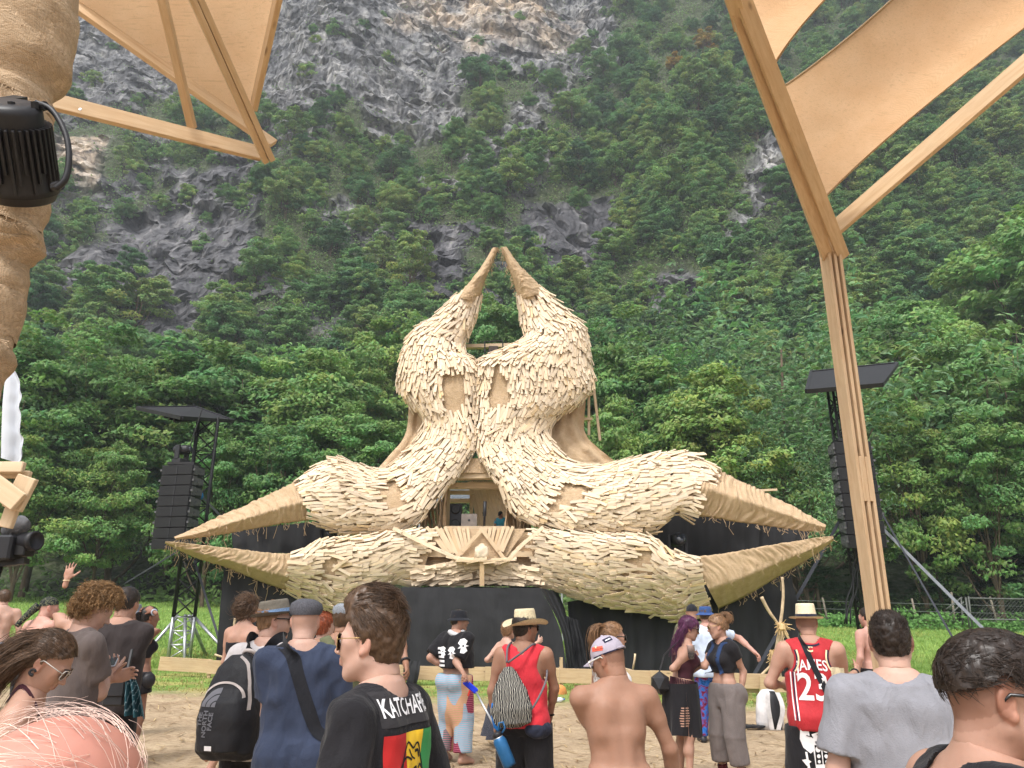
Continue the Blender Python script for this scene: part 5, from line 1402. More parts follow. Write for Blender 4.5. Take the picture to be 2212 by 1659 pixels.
def wrapped_pole():
 root = thing('wrapped_pole', P(-20, 1200, 3.2), 'thick pole wound in layers of ragged brown burlap at the left edge', 'pole')
 e = [(-75, 144, 0.235), (20, 146, 0.24), (60, 141, 0.24), (110, 131, 0.21), (150, 124, 0.19), (190, 88, 0.16), (230, 94, 0.17), (400, 90, 0.18), (440, 82, 0.175), (480, 68, 0.165), (520, 78, 0.175), (560, 38, 0.14), (600, 36, 0.15), (650, 32, 0.15), (700, 16, 0.14), (760, 10, 0.145), (810, -14, 0.13), (850, -20, 0.13), (950, -30, 0.12), (1050, -34, 0.12), (1130, -40, 0.12), (1400, -74, 0.13), (1700, -94, 0.13)]
 e = catmull(np.array(e, float), 6)
 ctr, rad = [], []
 for y, x, r in e:
  p = np.array(P(x, y, 3.2)); ctr.append(p - np.array([r, 0, 0])); rad.append(r)
 ctr, rad = np.array(ctr), np.array(rad)
 n = 56; ang = np.linspace(0, 2 * np.pi, n, endpoint=False)
 G = ctr[:, None] + rad[:, None, None] * np.stack([np.cos(ang), np.sin(ang), 0 * ang], -1)[None]
 z = G[..., 2]
 wr = .034 * np.abs(fbm(np.stack([np.broadcast_to(np.cos(ang) * 1.2, z.shape), np.broadcast_to(np.sin(ang) * 1.2, z.shape), z * 5 + .8 * np.cos(ang)], -1), 4, 5)) + .014 * np.abs(np.sin(z * 11 + 1.5 * np.cos(ang) + 2 * vnoise(G * 2, 3)))
 G = G + wr[..., None] * np.stack([np.cos(ang), np.sin(ang), 0 * ang], -1)[None]
 a, b = G.shape[:2]
 F = [(i * b + j, i * b + (j + 1) % b, (i + 1) * b + (j + 1) % b, (i + 1) * b + j) for i in range(a - 1) for j in range(b)]
 mb = MB(); mb.add(G.reshape(-1, 3), F); mb.build('pole_wrap', BURLAP_POLE, root, smooth=True)
 r = random.Random(6)
 for k, (y0, hh) in enumerate(((150, 130), (215, 40), (445, 85), (545, 46), (600, 80), (690, 95), (790, 80), (60, 110))):
  m = 60; sec = []
  for q in range(9):
   f = q / 8; row = []
   for j in range(m):
    th = j / m * 6.283
    yy = y0 + hh * (f - .5) + 10 * math.sin(th + k) + (5 * vnoise(np.array([th * 3, k, q]), 4) if q in (0, 8) else 0)
    i = int(np.argmin(np.abs(e[:, 0] - yy))); c = ctr[i]; zz = np.array(P(0, yy, 3.2))[2]
    R = rad[i] + .018 + .014 * math.sin(f * 3.14) + .012 * float(vnoise(np.array([th * 2.2, f * 3, k * 3.3]), 7))
    row.append([c[0] + R * math.cos(th), c[1] + R * math.sin(th), zz])
   sec.append(row + [row[0]])
  mb = MB(); mb.grid(np.array(sec)); bd = mb.build('burlap_band', BURLAP_POLE, root, smooth=True)
  th_ = MB()
  for q in range(24):
   p = np.array(sec[8][r.randrange(34, 60)]); th_.tube([p, p + np.array([r.gauss(0, .012), -.01, -.02]), p + np.array([r.gauss(0, .02), -.012, -.05 * r.uniform(.4, 1.3)])], .0022, 3)
  th_.build('frayed_threads', BURLAP_POLE, bd)['kind'] = 'stuff'
wrapped_pole()
def floodlight():
 d = 2.86
 root = thing('floodlight', P(50, 330, d), 'black floodlight with finned housing and curved handle strapped to the wrapped pole', 'floodlight')
 top, bot = np.array(P(18, 224, d - .16)), np.array(P(50, 420, d + .12))
 ax = norm(top - bot); H = np.linalg.norm(top - bot)
 r = .128
 mb = MB(); mb.lathe([(0, -.02), (r * .98, -.02), (r * 1.13, .02), (r * 1.15, .05 * H), (r * 1.1, .12 * H), (r * 1.05, .3 * H), (r * .98, .8 * H), (r * .97, .93 * H), (r * .9, H), (0, H)], bot, ax, 48); body = mb.build('housing', BLACK_PLASTIC, root, smooth=True)
 x = norm(np.cross(ax, (0, 1, 0))); y = np.cross(ax, x)
 for k in range(36):
  a = k / 36 * 6.283; dr = math.cos(a) * x + math.sin(a) * y
  f0, f1 = .1 + .22 * (k % 3) / 2, .8
  p0, p1 = bot + ax * H * f0 + dr * r * 1.0, bot + ax * H * f1 + dr * r * 1.0
  mb = MB(); mb.bar(p0, p1, .012, .05, up=dr); mb.build('cooling_fin', BLACK_PLASTIC, body, bevel=.002)
 pts = catmull(np.array([tuple(P(X, Y, d - .1)) for X, Y in ((78, 222), (112, 238), (140, 285), (149, 335), (142, 385), (120, 408))]), 6)
 mb = MB(); mb.tube(pts, .013, 8); mb.build('handle', BLACK_PLASTIC, root, smooth=True)
 for X, Y in ((92, 230), (124, 402)):
  mb = MB(); mb.lathe([(.02, -.02), (.02, .02), (0, .02)], P(X, Y, d - .06), (1, -.4, 0), 8); mb.build('knob', BLACK_PLASTIC, root)
 mb = MB(); mb.bar(P(5, 218, d + .05), P(45, 212, d + .2), .06, .02); mb.build('bracket', BLACK_METAL, root)
 g = thing('light_bracket', P(15, 226, 2.85), 'black clamp with two bolts on top of the left floodlight', 'clamp')
 for X in (26, 76):
  mb = MB(); mb.lathe([(.016, 0), (.016, .03), (.01, .03), (0, .035)], np.array(P(X, 236, 2.72)), (0, -.5, 1), 6); mb.build('bolt', BLACK_METAL, g)
 mb = MB(); mb.bar(P(-10, 238, 2.74), P(96, 232, 2.74), .03, .014, up=(0, -.5, 1)); mb.build('clamp_bar', BLACK_METAL, g)
floodlight()
def left_bits():
 wf = mat('white_fabric', (.62, .66, .72), .9, var=.08, scale=3)
 edge = [(30, 795), (44, 822), (46, 845), (50, 858), (44, 880), (49, 900), (46, 935), (54, 950), (49, 975), (50, 988), (44, 1002)]
 L = [(x, y, 4.0) for x, y in [(14, 810), (8, 880), (4, 990)]]
 o = cloth_sheet('torn_banner', L, [(x, y, 4.0) for x, y in edge[::1]], 0, wf, None, 1.2, .02, nx=20, ny=44, seed=2, wr=.012, thick=.002)
 tag(o, 'torn white cloth banner hanging beside the wrapped pole', 'banner')
 mb = MB(); mb.tube(catmull(np.array([tuple(P(x, y, 4.0)) for x, y in ((44, 965), (47, 980), (44, 995), (42, 1003))]), 3), .004, 4); mb.build('loose_thread', wf, o)
 b = thing('wooden_bracket', P(30, 1050, 3.1), 'short offcuts of board nailed round the left pole', 'bracket')
 for x0, y0, x1, y1, w, dd in ((-30, 1010, 52, 1010, .045, 2.98), (0, 1024, 66, 1026, .03, 3.02), (62, 1030, 26, 1100, .08, 2.9), (-20, 1040, 42, 1086, .075, 2.86), (32, 1085, 12, 1140, .05, 2.92)):
  mb = MB(); mb.bar(P(x0, y0, dd), P(x1, y1, dd), w, .03, up=(0, -1, 0)) if False else mb.bar(P(x0, y0, dd), P(x1, y1, dd), w * 1.0, .024, up=(0, -1, .1)); mb.build('board', WOOD_SLAT, b, bevel=.003)
 d = 4.4
 c = thing('video_camera', P(20, 1190, d), 'black video camera with grey furry microphone at the left edge', 'camera')
 mb = MB(); a = np.array(P(10, 1185, d)); mb.box(a, (.09, .09, .07)); body = mb.build('body', BLACK_PLASTIC, c, bevel=.012)
 mb = MB(); mb.lathe([(.045, -.08), (.05, 0), (.05, .05), (.056, .06), (.056, .1), (.045, .1), (.04, .09), (0, .085)], P(48, 1171, d), (1, -.25, .05), 20); mb.build('lens_barrel', BLACK_PLASTIC, c, smooth=True)
 mb = MB(); mb.box(np.array(P(46, 1190, d)), (.05, .05, .03)); mb.build('focus_unit', BLACK_METAL, c, bevel=.006)
 mb = MB(); mb.bar(P(-20, 1222, d), P(58, 1212, d), .05, .03); mb.build('rail', BLACK_METAL, c)
 fur = mat('grey_fur', srgb(96, 96, 98), .95, var=.3, scale=40)
 ctr = np.array(P(36, 1138, d)); r = random.Random(5); mb = MB()
 mb.lathe([(0, -.09), (.04, -.07), (.055, 0), (.05, .05), (0, .085)], ctr, (.8, -.2, .4), 14)
 for k in range(900):
  q = norm(np.array([r.gauss(0, 1), r.gauss(0, 1), r.gauss(0, 1)])); p = ctr + q * np.array([.058, .05, .058]); e = p + q * .016 + np.array([r.gauss(0, .006), 0, -.008])
  s = np.array([.0016, 0, .0016]); mb.add([p - s, p + s, e], [(0, 1, 2)])
 mb.build('furry_microphone', fur, c, smooth=True)
 mb = MB(); mb.tube([P(0, 1215, d), (P(0, 1215, d).x - .25, d, GL(-3, d) - .02)], .025, 8); mb.build('stand_tube', BLACK_METAL, c, smooth=True)
left_bits()
def surface_nets(F, o, h):
 S = F < 0
 nx, ny, nz = F.shape
 sl = lambda A, i, j, k: A[i:nx - 1 + i, j:ny - 1 + j, k:nz - 1 + k]
 cnt = sum(sl(S, i, j, k).astype(np.int8) for i in (0, 1) for j in (0, 1) for k in (0, 1))
 mask = (cnt > 0) & (cnt < 8)
 cells = np.argwhere(mask)
 if len(cells) == 0: return np.zeros((0, 3)), np.zeros((0, 4), int)
 idx = np.full(mask.shape, -1, np.int64); idx[mask] = np.arange(len(cells))
 acc = np.zeros((len(cells), 3)); n = np.zeros((len(cells), 1))
 cor = np.array([(i, j, k) for i in (0, 1) for j in (0, 1) for k in (0, 1)])
 vals = [F[cells[:, 0] + c[0], cells[:, 1] + c[1], cells[:, 2] + c[2]] for c in cor]
 for a in range(8):
  for b in range(a + 1, 8):
   if np.abs(cor[a] - cor[b]).sum() != 1: continue
   fa, fb = vals[a], vals[b]
   x = (fa < 0) != (fb < 0)
   t = np.where(x, fa / np.where(x, fa - fb, 1), 0)[:, None]
   acc += np.where(x[:, None], cor[a] + t * (cor[b] - cor[a]), 0); n += x[:, None]
 V = (cells + acc / n) * h + o
 Q = []
 for ax in range(3):
  A = np.moveaxis(S, ax, 0); I = np.moveaxis(idx, ax, 0)
  e = A[:-1, 1:-1, 1:-1] != A[1:, 1:-1, 1:-1]
  w = np.argwhere(e); fl = A[:-1, 1:-1, 1:-1][e]
  i, j, k = w[:, 0], w[:, 1] + 1, w[:, 2] + 1
  q = np.stack([I[i, j - 1, k - 1], I[i, j, k - 1], I[i, j, k], I[i, j - 1, k]], -1)
  if ax == 1: q = q[:, ::-1]
  q = np.where(fl[:, None], q, q[:, ::-1]); Q.append(q)
 return V, np.concatenate(Q)
class Field:
 def __init__(s, lo, hi, h):
  s.o = np.asarray(lo, float); s.h = h
  s.n = np.maximum(4, np.ceil((np.asarray(hi, float) - s.o) / h).astype(int) + 1)
  s.F = np.full(s.n, 1.0, np.float32)
  s.ax = [s.o[i] + np.arange(s.n[i]) * h for i in range(3)]
 def sub(s, lo, hi, pad):
  a = np.clip(np.floor((np.asarray(lo) - pad - s.o) / s.h).astype(int), 0, s.n); b = np.clip(np.ceil((np.asarray(hi) + pad - s.o) / s.h).astype(int) + 1, 0, s.n)
  if (b <= a).any(): return None, None
  sl = tuple(slice(int(x), int(y)) for x, y in zip(a, b))
  g = np.meshgrid(*[s.ax[i][sl[i]] for i in range(3)], indexing='ij', sparse=True)
  return sl, g
 def put(s, sl, d, k, mode='add'):
  A = s.F[sl]
  if mode == 'add':
   if k: hh = np.maximum(k - np.abs(A - d), 0) / k; s.F[sl] = np.minimum(A, d) - hh * hh * k * .25
   else: s.F[sl] = np.minimum(A, d)
  else:
   d = -d
   if k: hh = np.maximum(k - np.abs(A - d), 0) / k; s.F[sl] = np.maximum(A, d) + hh * hh * k * .25
   else: s.F[sl] = np.maximum(A, d)
 def cone(s, a, b, ra, rb, k=.03, mode='add', end=None):
  a, b = np.asarray(a, float), np.asarray(b, float); R = max(ra, rb)
  sl, g = s.sub(np.minimum(a, b) - R, np.maximum(a, b) + R, k + 2.5 * s.h)
  if sl is None: return s
  ba = b - a; L2 = ba @ ba + 1e-12
  t = ((g[0] - a[0]) * ba[0] + (g[1] - a[1]) * ba[1] + (g[2] - a[2]) * ba[2]) / L2
  tc = np.clip(t, 0, 1)
  d = np.sqrt((g[0] - a[0] - tc * ba[0]) ** 2 + (g[1] - a[1] - tc * ba[1]) ** 2 + (g[2] - a[2] - tc * ba[2]) ** 2) - (ra + (rb - ra) * tc)
  if end is not None: d = np.maximum(d, (t - end) * math.sqrt(L2))     # flat open end (cuffs, hems)
  s.put(sl, d, k, mode); return s
 def ell(s, c, r, R=None, k=.03, mode='add'):
  c, r = np.asarray(c, float), np.asarray(r, float); m = r.max()
  sl, g = s.sub(c - m, c + m, k + 2.5 * s.h)
  if sl is None: return s
  x, y, z = g[0] - c[0], g[1] - c[1], g[2] - c[2]
  if R is not None:
   R = np.asarray(R, float); x, y, z = x * R[0, 0] + y * R[0, 1] + z * R[0, 2], x * R[1, 0] + y * R[1, 1] + z * R[1, 2], x * R[2, 0] + y * R[2, 1] + z * R[2, 2]
  k0 = np.sqrt((x / r[0]) ** 2 + (y / r[1]) ** 2 + (z / r[2]) ** 2); k1 = np.sqrt((x / r[0] ** 2) ** 2 + (y / r[1] ** 2) ** 2 + (z / r[2] ** 2) ** 2) + 1e-9
  s.put(sl, k0 * (k0 - 1) / k1, k, mode); return s
 def loft(s, prof, Rinv=None, piv=(0, 0, 0), k=.04, mode='add', pw=2.3, cx=0.0):
  """stacked ovals: rows z, half width, half depth, centre y; Rinv rotates the grid back about piv"""
  prof = np.asarray(prof, float); w = prof[:, 1:3].max() + .12
  piv = np.asarray(piv, float)
  sl, g = s.sub((-.6, -.6, prof[0, 0] - .25), (.6, .6, prof[-1, 0] + .25), 0)
  if sl is None: return s
  x, y, z = g[0] - piv[0], g[1] - piv[1], g[2] - piv[2]
  if Rinv is not None: x, y, z = (Rinv[0, 0] * x + Rinv[0, 1] * y + Rinv[0, 2] * z, Rinv[1, 0] * x + Rinv[1, 1] * y + Rinv[1, 2] * z, Rinv[2, 0] * x + Rinv[2, 1] * y + Rinv[2, 2] * z)
  x, y, z = x + piv[0], y + piv[1], z + piv[2]
  wx, wy, cy = (np.interp(z, prof[:, 0], prof[:, i]) for i in (1, 2, 3))
  q = (np.abs((x - cx) / wx) ** pw + np.abs((y - cy) / wy) ** pw) ** (1 / pw)
  d = (q - 1) * np.minimum(wx, wy)
  d = np.maximum(d, np.maximum(z - prof[-1, 0], prof[0, 0] - z))
  s.put(sl, d, k, mode); return s
 def clip(s, p, n):
  p, n = np.asarray(p, float), norm(n)
  g = np.meshgrid(*s.ax, indexing='ij', sparse=True)
  s.F = np.maximum(s.F, ((g[0] - p[0]) * n[0] + (g[1] - p[1]) * n[1] + (g[2] - p[2]) * n[2]).astype(np.float32)); return s
 def mesh(s, relax=1):
  for ax in range(3):
   f = np.moveaxis(s.F, ax, 0); f[0] = np.maximum(f[0], s.h); f[-1] = np.maximum(f[-1], s.h)
  V, Q = surface_nets(s.F, s.o, s.h)
  for _ in range(relax): V = smooth_pass(V, Q, .5)
  return V, Q
def smooth_pass(V, Q, f):
 if not len(V): return V
 acc = np.zeros_like(V); n = np.zeros(len(V))
 for a, b in ((0, 1), (1, 2), (2, 3), (3, 0)):
  np.add.at(acc, Q[:, a], V[Q[:, b]]); np.add.at(n, Q[:, a], 1); np.add.at(acc, Q[:, b], V[Q[:, a]]); np.add.at(n, Q[:, b], 1)
 return V * (1 - f) + f * acc / np.maximum(n, 1)[:, None]
def vnormals(V, Q):
 fn = np.cross(V[Q[:, 2]] - V[Q[:, 0]], V[Q[:, 3]] - V[Q[:, 1]])
 N = np.zeros_like(V)
 for c in range(4): np.add.at(N, Q[:, c], fn)
 return norm(N)
def rot(ax, a):
 c, s = math.cos(a), math.sin(a)
 return np.array({'x': [[1, 0, 0], [0, c, -s], [0, s, c]], 'y': [[c, 0, s], [0, 1, 0], [-s, 0, c]], 'z': [[c, -s, 0], [s, c, 0], [0, 0, 1]]}[ax])
def skin_mat(name, c):
 if name in MATS: return MATS[name]
 k = NT(name)
 co = k.coords('obj')
 f = k.noise(co, 9, 4, .6); g = k.noise(co, 60, 3)
 base = k.ramp(f, [(.3, tuple(x * y for x, y in zip(c, (.93, .86, .82)))), (.7, tuple(min(1, x * y) for x, y in zip(c, (1.06, 1.06, 1.08))))])
 base = k.mix(base, k.attr('tint'), 1.0, 'MULTIPLY')
 base = k.mix(base, tuple(x * .72 for x in c), k.ramp(k.noise(co, 26, 5, .7), [(.55, (0, 0, 0)), (.8, (.5, .5, .5))]))
 k.color(base).rough(.55); k.b.inputs['Specular IOR Level'].default_value = .3
 k.b.inputs['Subsurface Weight'].default_value = .12; k.b.inputs['Subsurface Radius'].default_value = (.02, .008, .004); k.b.inputs['Subsurface Scale'].default_value = .5
 k.bump(g, .12, .003)
 MATS[name] = k.m; return k.m
def cloth(name, c, rough=.85, fine=180, fold=.55, spec=.15, var=.14):
 if name in MATS: return MATS[name]
 k = NT(name); co = k.coords('obj')
 f = k.noise(co, 5, 4, .6); g = k.noise(co, fine, 2); st = k.noise(k.coords('obj', (2.2, 2.2, 1)), 5.5, 3, .55, .8)
 lo = tuple(x * (1 - var) for x in c); hi = tuple(min(1, x * (1 + var)) for x in c)
 k.color(k.ramp(f, [(.3, lo), (.7, hi)])).rough(rough); k.b.inputs['Specular IOR Level'].default_value = spec
 k.b.inputs['Sheen Weight'].default_value = .08
 k.bump(k.mix(st, g, .12), fold, .03)
 MATS[name] = k.m; return k.m
def hair_mat(name, c):
 if name in MATS: return MATS[name]
 k = NT(name)
 f = k.noise(k.coords('obj', (1, 1, .35)), 60, 3)
 b = k.ramp(f, [(.3, tuple(x * .6 for x in c)), (.7, tuple(min(1, x * 1.35) for x in c))])
 k.color(k.mix(b, k.attr('tint'), 1.0, 'MULTIPLY')).rough(.42); k.b.inputs['Specular IOR Level'].default_value = .4
 k.bump(f, .35, .008); MATS[name] = k.m; return k.m
MALE = np.array([(.78, .150, .090, -.005), (.84, .172, .112, -.018), (.90, .176, .118, -.018), (.96, .168, .110, -.006), (1.04, .150, .098, .004), (1.12, .148, .100, .006), (1.22, .162, .112, .006), (1.31, .178, .116, .002), (1.37, .176, .104, -.008), (1.41, .150, .086, -.014), (1.445, .100, .070, -.016), (1.48, .062, .058, -.012)])
FEMALE = np.array([(.78, .150, .092, -.008), (.84, .176, .116, -.02), (.90, .180, .118, -.018), (.96, .164, .104, -.004), (1.04, .132, .088, .004), (1.12, .128, .088, .004), (1.22, .140, .100, .004), (1.30, .150, .104, .0), (1.36, .150, .092, -.008), (1.40, .128, .078, -.014), (1.435, .085, .062, -.016), (1.47, .052, .050, -.012)])
HANG = {'R': ((.265, -.05, 1.12), (.285, .05, .87)), 'L': ((-.265, -.05, 1.12), (-.285, .05, .87))}
SKINS = {'fair': srgb(188, 154, 138), 'pink': srgb(190, 148, 134), 'tan': srgb(152, 116, 96), 'mid': srgb(172, 136, 118), 'brown': srgb(138, 104, 88)}
def head_field(h, female=False, neck_to=None, ears=True):
 f = Field((-.115, -.16, -.25), (.115, .15, .14), h)
 f.ell((0, -.014, .032), (.0745, .094, .086), k=.0)
 f.ell((0, .03, -.028), (.058, .062, .088), k=.03)
 for s in (-1, 1):
  f.cone((s * .052, .0, -.055), (s * .018, .058, -.098), .018, .017, .03)
  f.cone((s * .04, .062, -.008), (s * .03, .07, -.03), .016, .013, .03)              # cheeks
  f.ell((s * .031, .104, .002), (.019, .021, .014), k=.014, mode='sub')               # sockets
  f.ell((s * .030, .078, .002), (.0135, .0135, .012), k=.006)
  f.cone((s * .012, .088, .020), (s * .042, .076, .020), .0085, .007, .014)           # brow
 f.ell((0, .063, -.104), (.022, .018, .017), k=.02)                                     # chin
 f.cone((0, .083, .008), (0, .108, -.030), .0075, .0105, .012)
 for s in (-1, 1): f.ell((s * .0115, .099, -.034), (.0085, .010, .0075), k=.006)
 f.cone((-.017, .090, -.056), (.017, .090, -.056), .0058, .0058, .008); f.cone((-.014, .089, -.068), (.014, .089, -.068), .0066, .0066, .008)
 f.ell((0, .099, -.0625), (.022, .008, .0022), k=.003, mode='sub')
 if ears:
  for s in (-1, 1):
   R = rot('z', s * .38)
   f.ell((s * .077, -.008, -.002), (.0095, .021, .033), R=R.T, k=.010)
   f.ell((s * .087, -.004, .000), (.006, .0115, .021), R=R.T, k=.006, mode='sub')
   f.ell((s * .078, .004, -.032), (.008, .009, .011), k=.008)
 f.cone((0, -.028, -.03), (0, -.035, -.30) if neck_to is None else neck_to, .052 if female else .060, .05 if female else .062, .035)
 return f
def hand_field(W, fdir, n, side, curl=.5, spread=.12, h=.0055, s=1.0, thumb=.6):
 """W wrist, fdir towards the fingers, n palm normal, side towards the thumb"""
 fdir = norm(fdir); n = norm(n - fdir * np.dot(n, fdir)); side = norm(side - fdir * np.dot(side, fdir) - n * np.dot(side, n))
 f = Field(W - .21 * s, W + .21 * s, h)
 f.cone(W - fdir * .06 * s, W + fdir * .012 * s, .026 * s, .025 * s, .01)
 R = np.array([side, n, fdir]);
 f.ell(W + fdir * .05 * s, np.array([.043, .0175, .056]) * s, R=R, k=.014)
 for i, (o, L, r) in enumerate(((.029, .074, .0088), (.0095, .082, .0092), (-.011, .076, .0088), (-.030, .060, .0078))):
  p = W + fdir * (.088 - .006 * abs(i - 1)) * s + side * o * s
  d = norm(fdir + side * spread * (o / .03)); a = curl * .55; f.cone(W + fdir * .05 * s + side * o * .8 * s, p, .012 * s, .0105 * s, .008)
  for j, (q, rr) in enumerate(((.46, r), (.30, r * .92), (.24, r * .82))):
   dd = d * math.cos(a) + n * math.sin(a); e = p + dd * L * q * s
   f.cone(p, e, rr * s, rr * .92 * s, .006); p = e; a += curl * (.9 if j == 0 else .7)
 p = W + fdir * .022 * s + side * .026 * s; d = norm(fdir * .75 + side * thumb + n * .25)
 for q, r in ((.042, .0125), (.032, .0105), (.026, .0092)):
  e = p + d * q * s; f.cone(p, e, r * s, r * .92 * s, .008); p = e; d = norm(d + fdir * .22 + n * curl * .3)
 return f
class Person: pass
def px(u, v, dd=0.0): return ('px', u, v, dd)
def person(label, u, v, d, yaw, sex='m', head=(0, 0, 0), lean=0, side=0, skin='mid', arms=None, legs=None, hand=None, shirt=None, pants=None, shoes=None, hair=None, group='people in the crowd', hh=None, bh=None, head_s=1.0, build=1.0, gz=None, drop=.0, neck=0.0, belly=0.0, tint=None, floor=True, skip_hands=()):
 """u,v: pixel of the top of the skull; d distance; yaw: 0 looks away from the camera, 90 to the right"""
 fem = sex == 'f'
 H = Person(); yaw = math.radians(yaw)
 Rl = rot('y', math.radians(side)) @ rot('x', -math.radians(lean)); piv = np.array([0, 0, .95])
 up = lambda p: Rl @ (np.asarray(p, float) - piv) + piv
 NB = up((0, -.016, 1.44)); hy, hp, hr = (math.radians(a) for a in head)
 Rh = rot('z', -hy) @ rot('x', hp) @ rot('y', hr)
 HCt = up((0, -.012 + .02 + neck, 1.44)) + np.array([0, .012, 0]) + Rh @ np.array([0, .02, .0]) + np.array([0, 0, .168 if not fem else .162])
 topl = HCt + np.array([0, 0, .118 * head_s])
 Wt = np.array(PU(u, v, d))
 g0 = float(ground_z(Wt[0], Wt[1])) if gz is None else gz
 s = (Wt[2] - g0) / topl[2]
 Rw = np.array([[math.cos(yaw), math.sin(yaw), 0], [-math.sin(yaw), math.cos(yaw), 0], [0, 0, 1.0]])
 root = Wt - s * (Rw @ topl)
 if gz is None:
  g1 = float(ground_z(root[0], root[1])); root[2] = root[2];
 H.s, H.Rw, H.root, H.piv, H.Rl = s, Rw, root, piv, Rl
 H.w = lambda p: (np.asarray(p, float) @ (Rw.T * s)) + root
 H.loc = lambda p: ((np.asarray(p, float) - root) @ Rw) / s
 H.Rh, H.HC, H.hs = Rh, HCt, head_s
 H.hw = lambda p: H.w(HCt + (np.asarray(p, float) * head_s) @ Rh.T)      # head frame -> world
 H.up, H.fem, H.d = up, fem, d
 def res(p, ref): return H.loc(np.array(PU(p[1], p[2], d + p[3]))) if isinstance(p[0], str) else np.asarray(p, float)
 H.obj = thing('person', tuple(root), label, 'person', group)
 bh = bh or float(np.clip(d * .0024, .0072, .014)); hh = hh or float(np.clip(d * .0016, .0042, .0085))
 bw = build * (1.0 if not fem else .94)
 H.A = {}
 arms = arms or {}
 for S, sg in (('R', 1), ('L', -1)):
  sh = up((sg * (.192 if not fem else .165) * bw, -.016, 1.392 if not fem else 1.378))
  e, w = arms.get(S, HANG[S])
  if S not in arms: e, w = up(e), up(w)
  e, w = res(e, sh), res(w, sh)
  el = sh + norm(e - sh) * (.295 if not fem else .28); wr = el + norm(w - el) * (.262 if not fem else .245)
  H.A[S] = (sh, el, wr)
 H.Lg = {}
 legs = legs or {}
 for S, sg in (('R', 1), ('L', -1)):
  hip = np.array([sg * .092, -.008, .90]); kn, an, toe = legs.get(S, ((sg * .125, .02, .49), (sg * .15, -.02, .085), None))
  kn, an = res(kn, hip), res(an, hip)
  kn = hip + norm(kn - hip) * .41; an = kn + norm(an - kn) * .405
  toe = np.array([sg * .03, .17, -.062]) if toe is None else np.asarray(toe, float)
  H.Lg[S] = (hip, kn, an, an + toe)
 prof = (FEMALE if fem else MALE).copy(); prof[:, 1] *= bw; prof[:, 2] *= (1 + (bw - 1) * .8)
 if belly: prof[3:7, 2] += belly; prof[3:7, 3] += belly * .6
 H.prof = prof
 allp = np.array([p for S in 'RL' for p in H.A[S] + H.Lg[S]] + [NB, up((0, 0, 1.2))])
 lo, hi = allp.min(0) - .17, allp.max(0) + .17; hi[2] = max(allp[:, 2].max() + .12, NB[2] + .1); lo[2] = -.03
 f = Field(lo, hi, bh)
 f.loft(prof[3:], Rl.T, piv, k=.0); f.loft(prof[:5], None, k=.05)
 Rbr = np.eye(3)
 for S, sg in (('R', 1), ('L', -1)):
  sh, el, wr = H.A[S]; q = .88 if fem else 1.0
  f.cone(up((sg * .035, -.02, 1.45)), sh + np.array([-sg * .02, 0, .012]), .045 * q, .045 * q, .05)      # trapezius
  f.cone(sh, sh * .6 + el * .4, .058 * q * bw, .052 * q * bw, .05); f.cone(sh, el, .05 * q * bw, .040 * q * bw, .03); f.cone(el, el * .62 + wr * .38, .041 * q * bw, .040 * q * bw, .02); f.cone(el, wr, .039 * q * bw, .0265 * q, .02)
  f.cone(up((sg * .075, -.075, 1.33)), up((sg * .085, -.06, 1.22)), .05 * q, .05 * q, .05)               # shoulder blade
  f.cone(up((sg * .035, -.08, 1.2)), up((sg * .03, -.075, .98)), .028, .026, .04)                        # back muscle
  if fem: f.ell(up((sg * .066, .085, 1.262)), (.058, .058, .056), k=.04)
  else: f.cone(up((sg * .05, .075, 1.305)), up((sg * .10, .07, 1.31)), .042, .04, .05)
  hip, kn, an, toe = H.Lg[S]
  f.cone(hip, kn, .088 if not fem else .09, .056, .05); f.ell(hip + np.array([sg * .0, -.075, -.0]), (.08, .07, .085), k=.05)
  f.cone(kn, kn * .65 + an * .35 + np.array([0, -.018, 0]), .054, .053, .03); f.cone(kn * .7 + an * .3, an, .048, .034, .03)
  f.cone(an + np.array([0, -.035, -.045]), toe + np.array([0, -.03, -.002]), .034, .030, .03); f.cone(an, an + (toe - an) * .55, .036, .032, .03)
 f.cone(NB + np.array([0, 0, -.04]), HCt + Rh @ np.array([0, -.03, -.06]), .063 if not fem else .052, .058 if not fem else .049, .04)
 cutp = NB * .45 + (HCt + Rh @ np.array([0, -.03, -.06])) * .55; cutn = norm(HCt - NB)
 f.clip(cutp, cutn)
 V1, Q1 = f.mesh(1)
 parts = [(V1, Q1)]
 T1 = np.ones((len(V1), 3))
 hf = head_field(hh, fem, neck_to=tuple(Rh.T @ (cutp - cutn * .05 - HCt) / head_s))
 hf.clip(Rh.T @ (cutp - cutn * .012 - HCt) / head_s, Rh.T @ -cutn)
 Vh, Qh = hf.mesh(1)
 H.headV, H.headQ = Vh, Qh
 Th = np.ones((len(Vh), 3))
 lips = np.exp(-(((Vh[:, 2] + .062) / .010) ** 2 + (Vh[:, 0] / .021) ** 2)) * (Vh[:, 1] > .082)
 Th *= 1 - lips[:, None] * np.array([.08, .30, .26])
 ear = (np.abs(Vh[:, 0]) > .074)[:, None]; Th = Th * np.where(ear, np.array([1.04, .90, .86]), 1)
 if tint is not None: Th = Th * tint(Vh)
 parts.append((HCt + (Vh * head_s) @ Rh.T, Qh))
 tl = [T1, Th]
 H.hand = {}
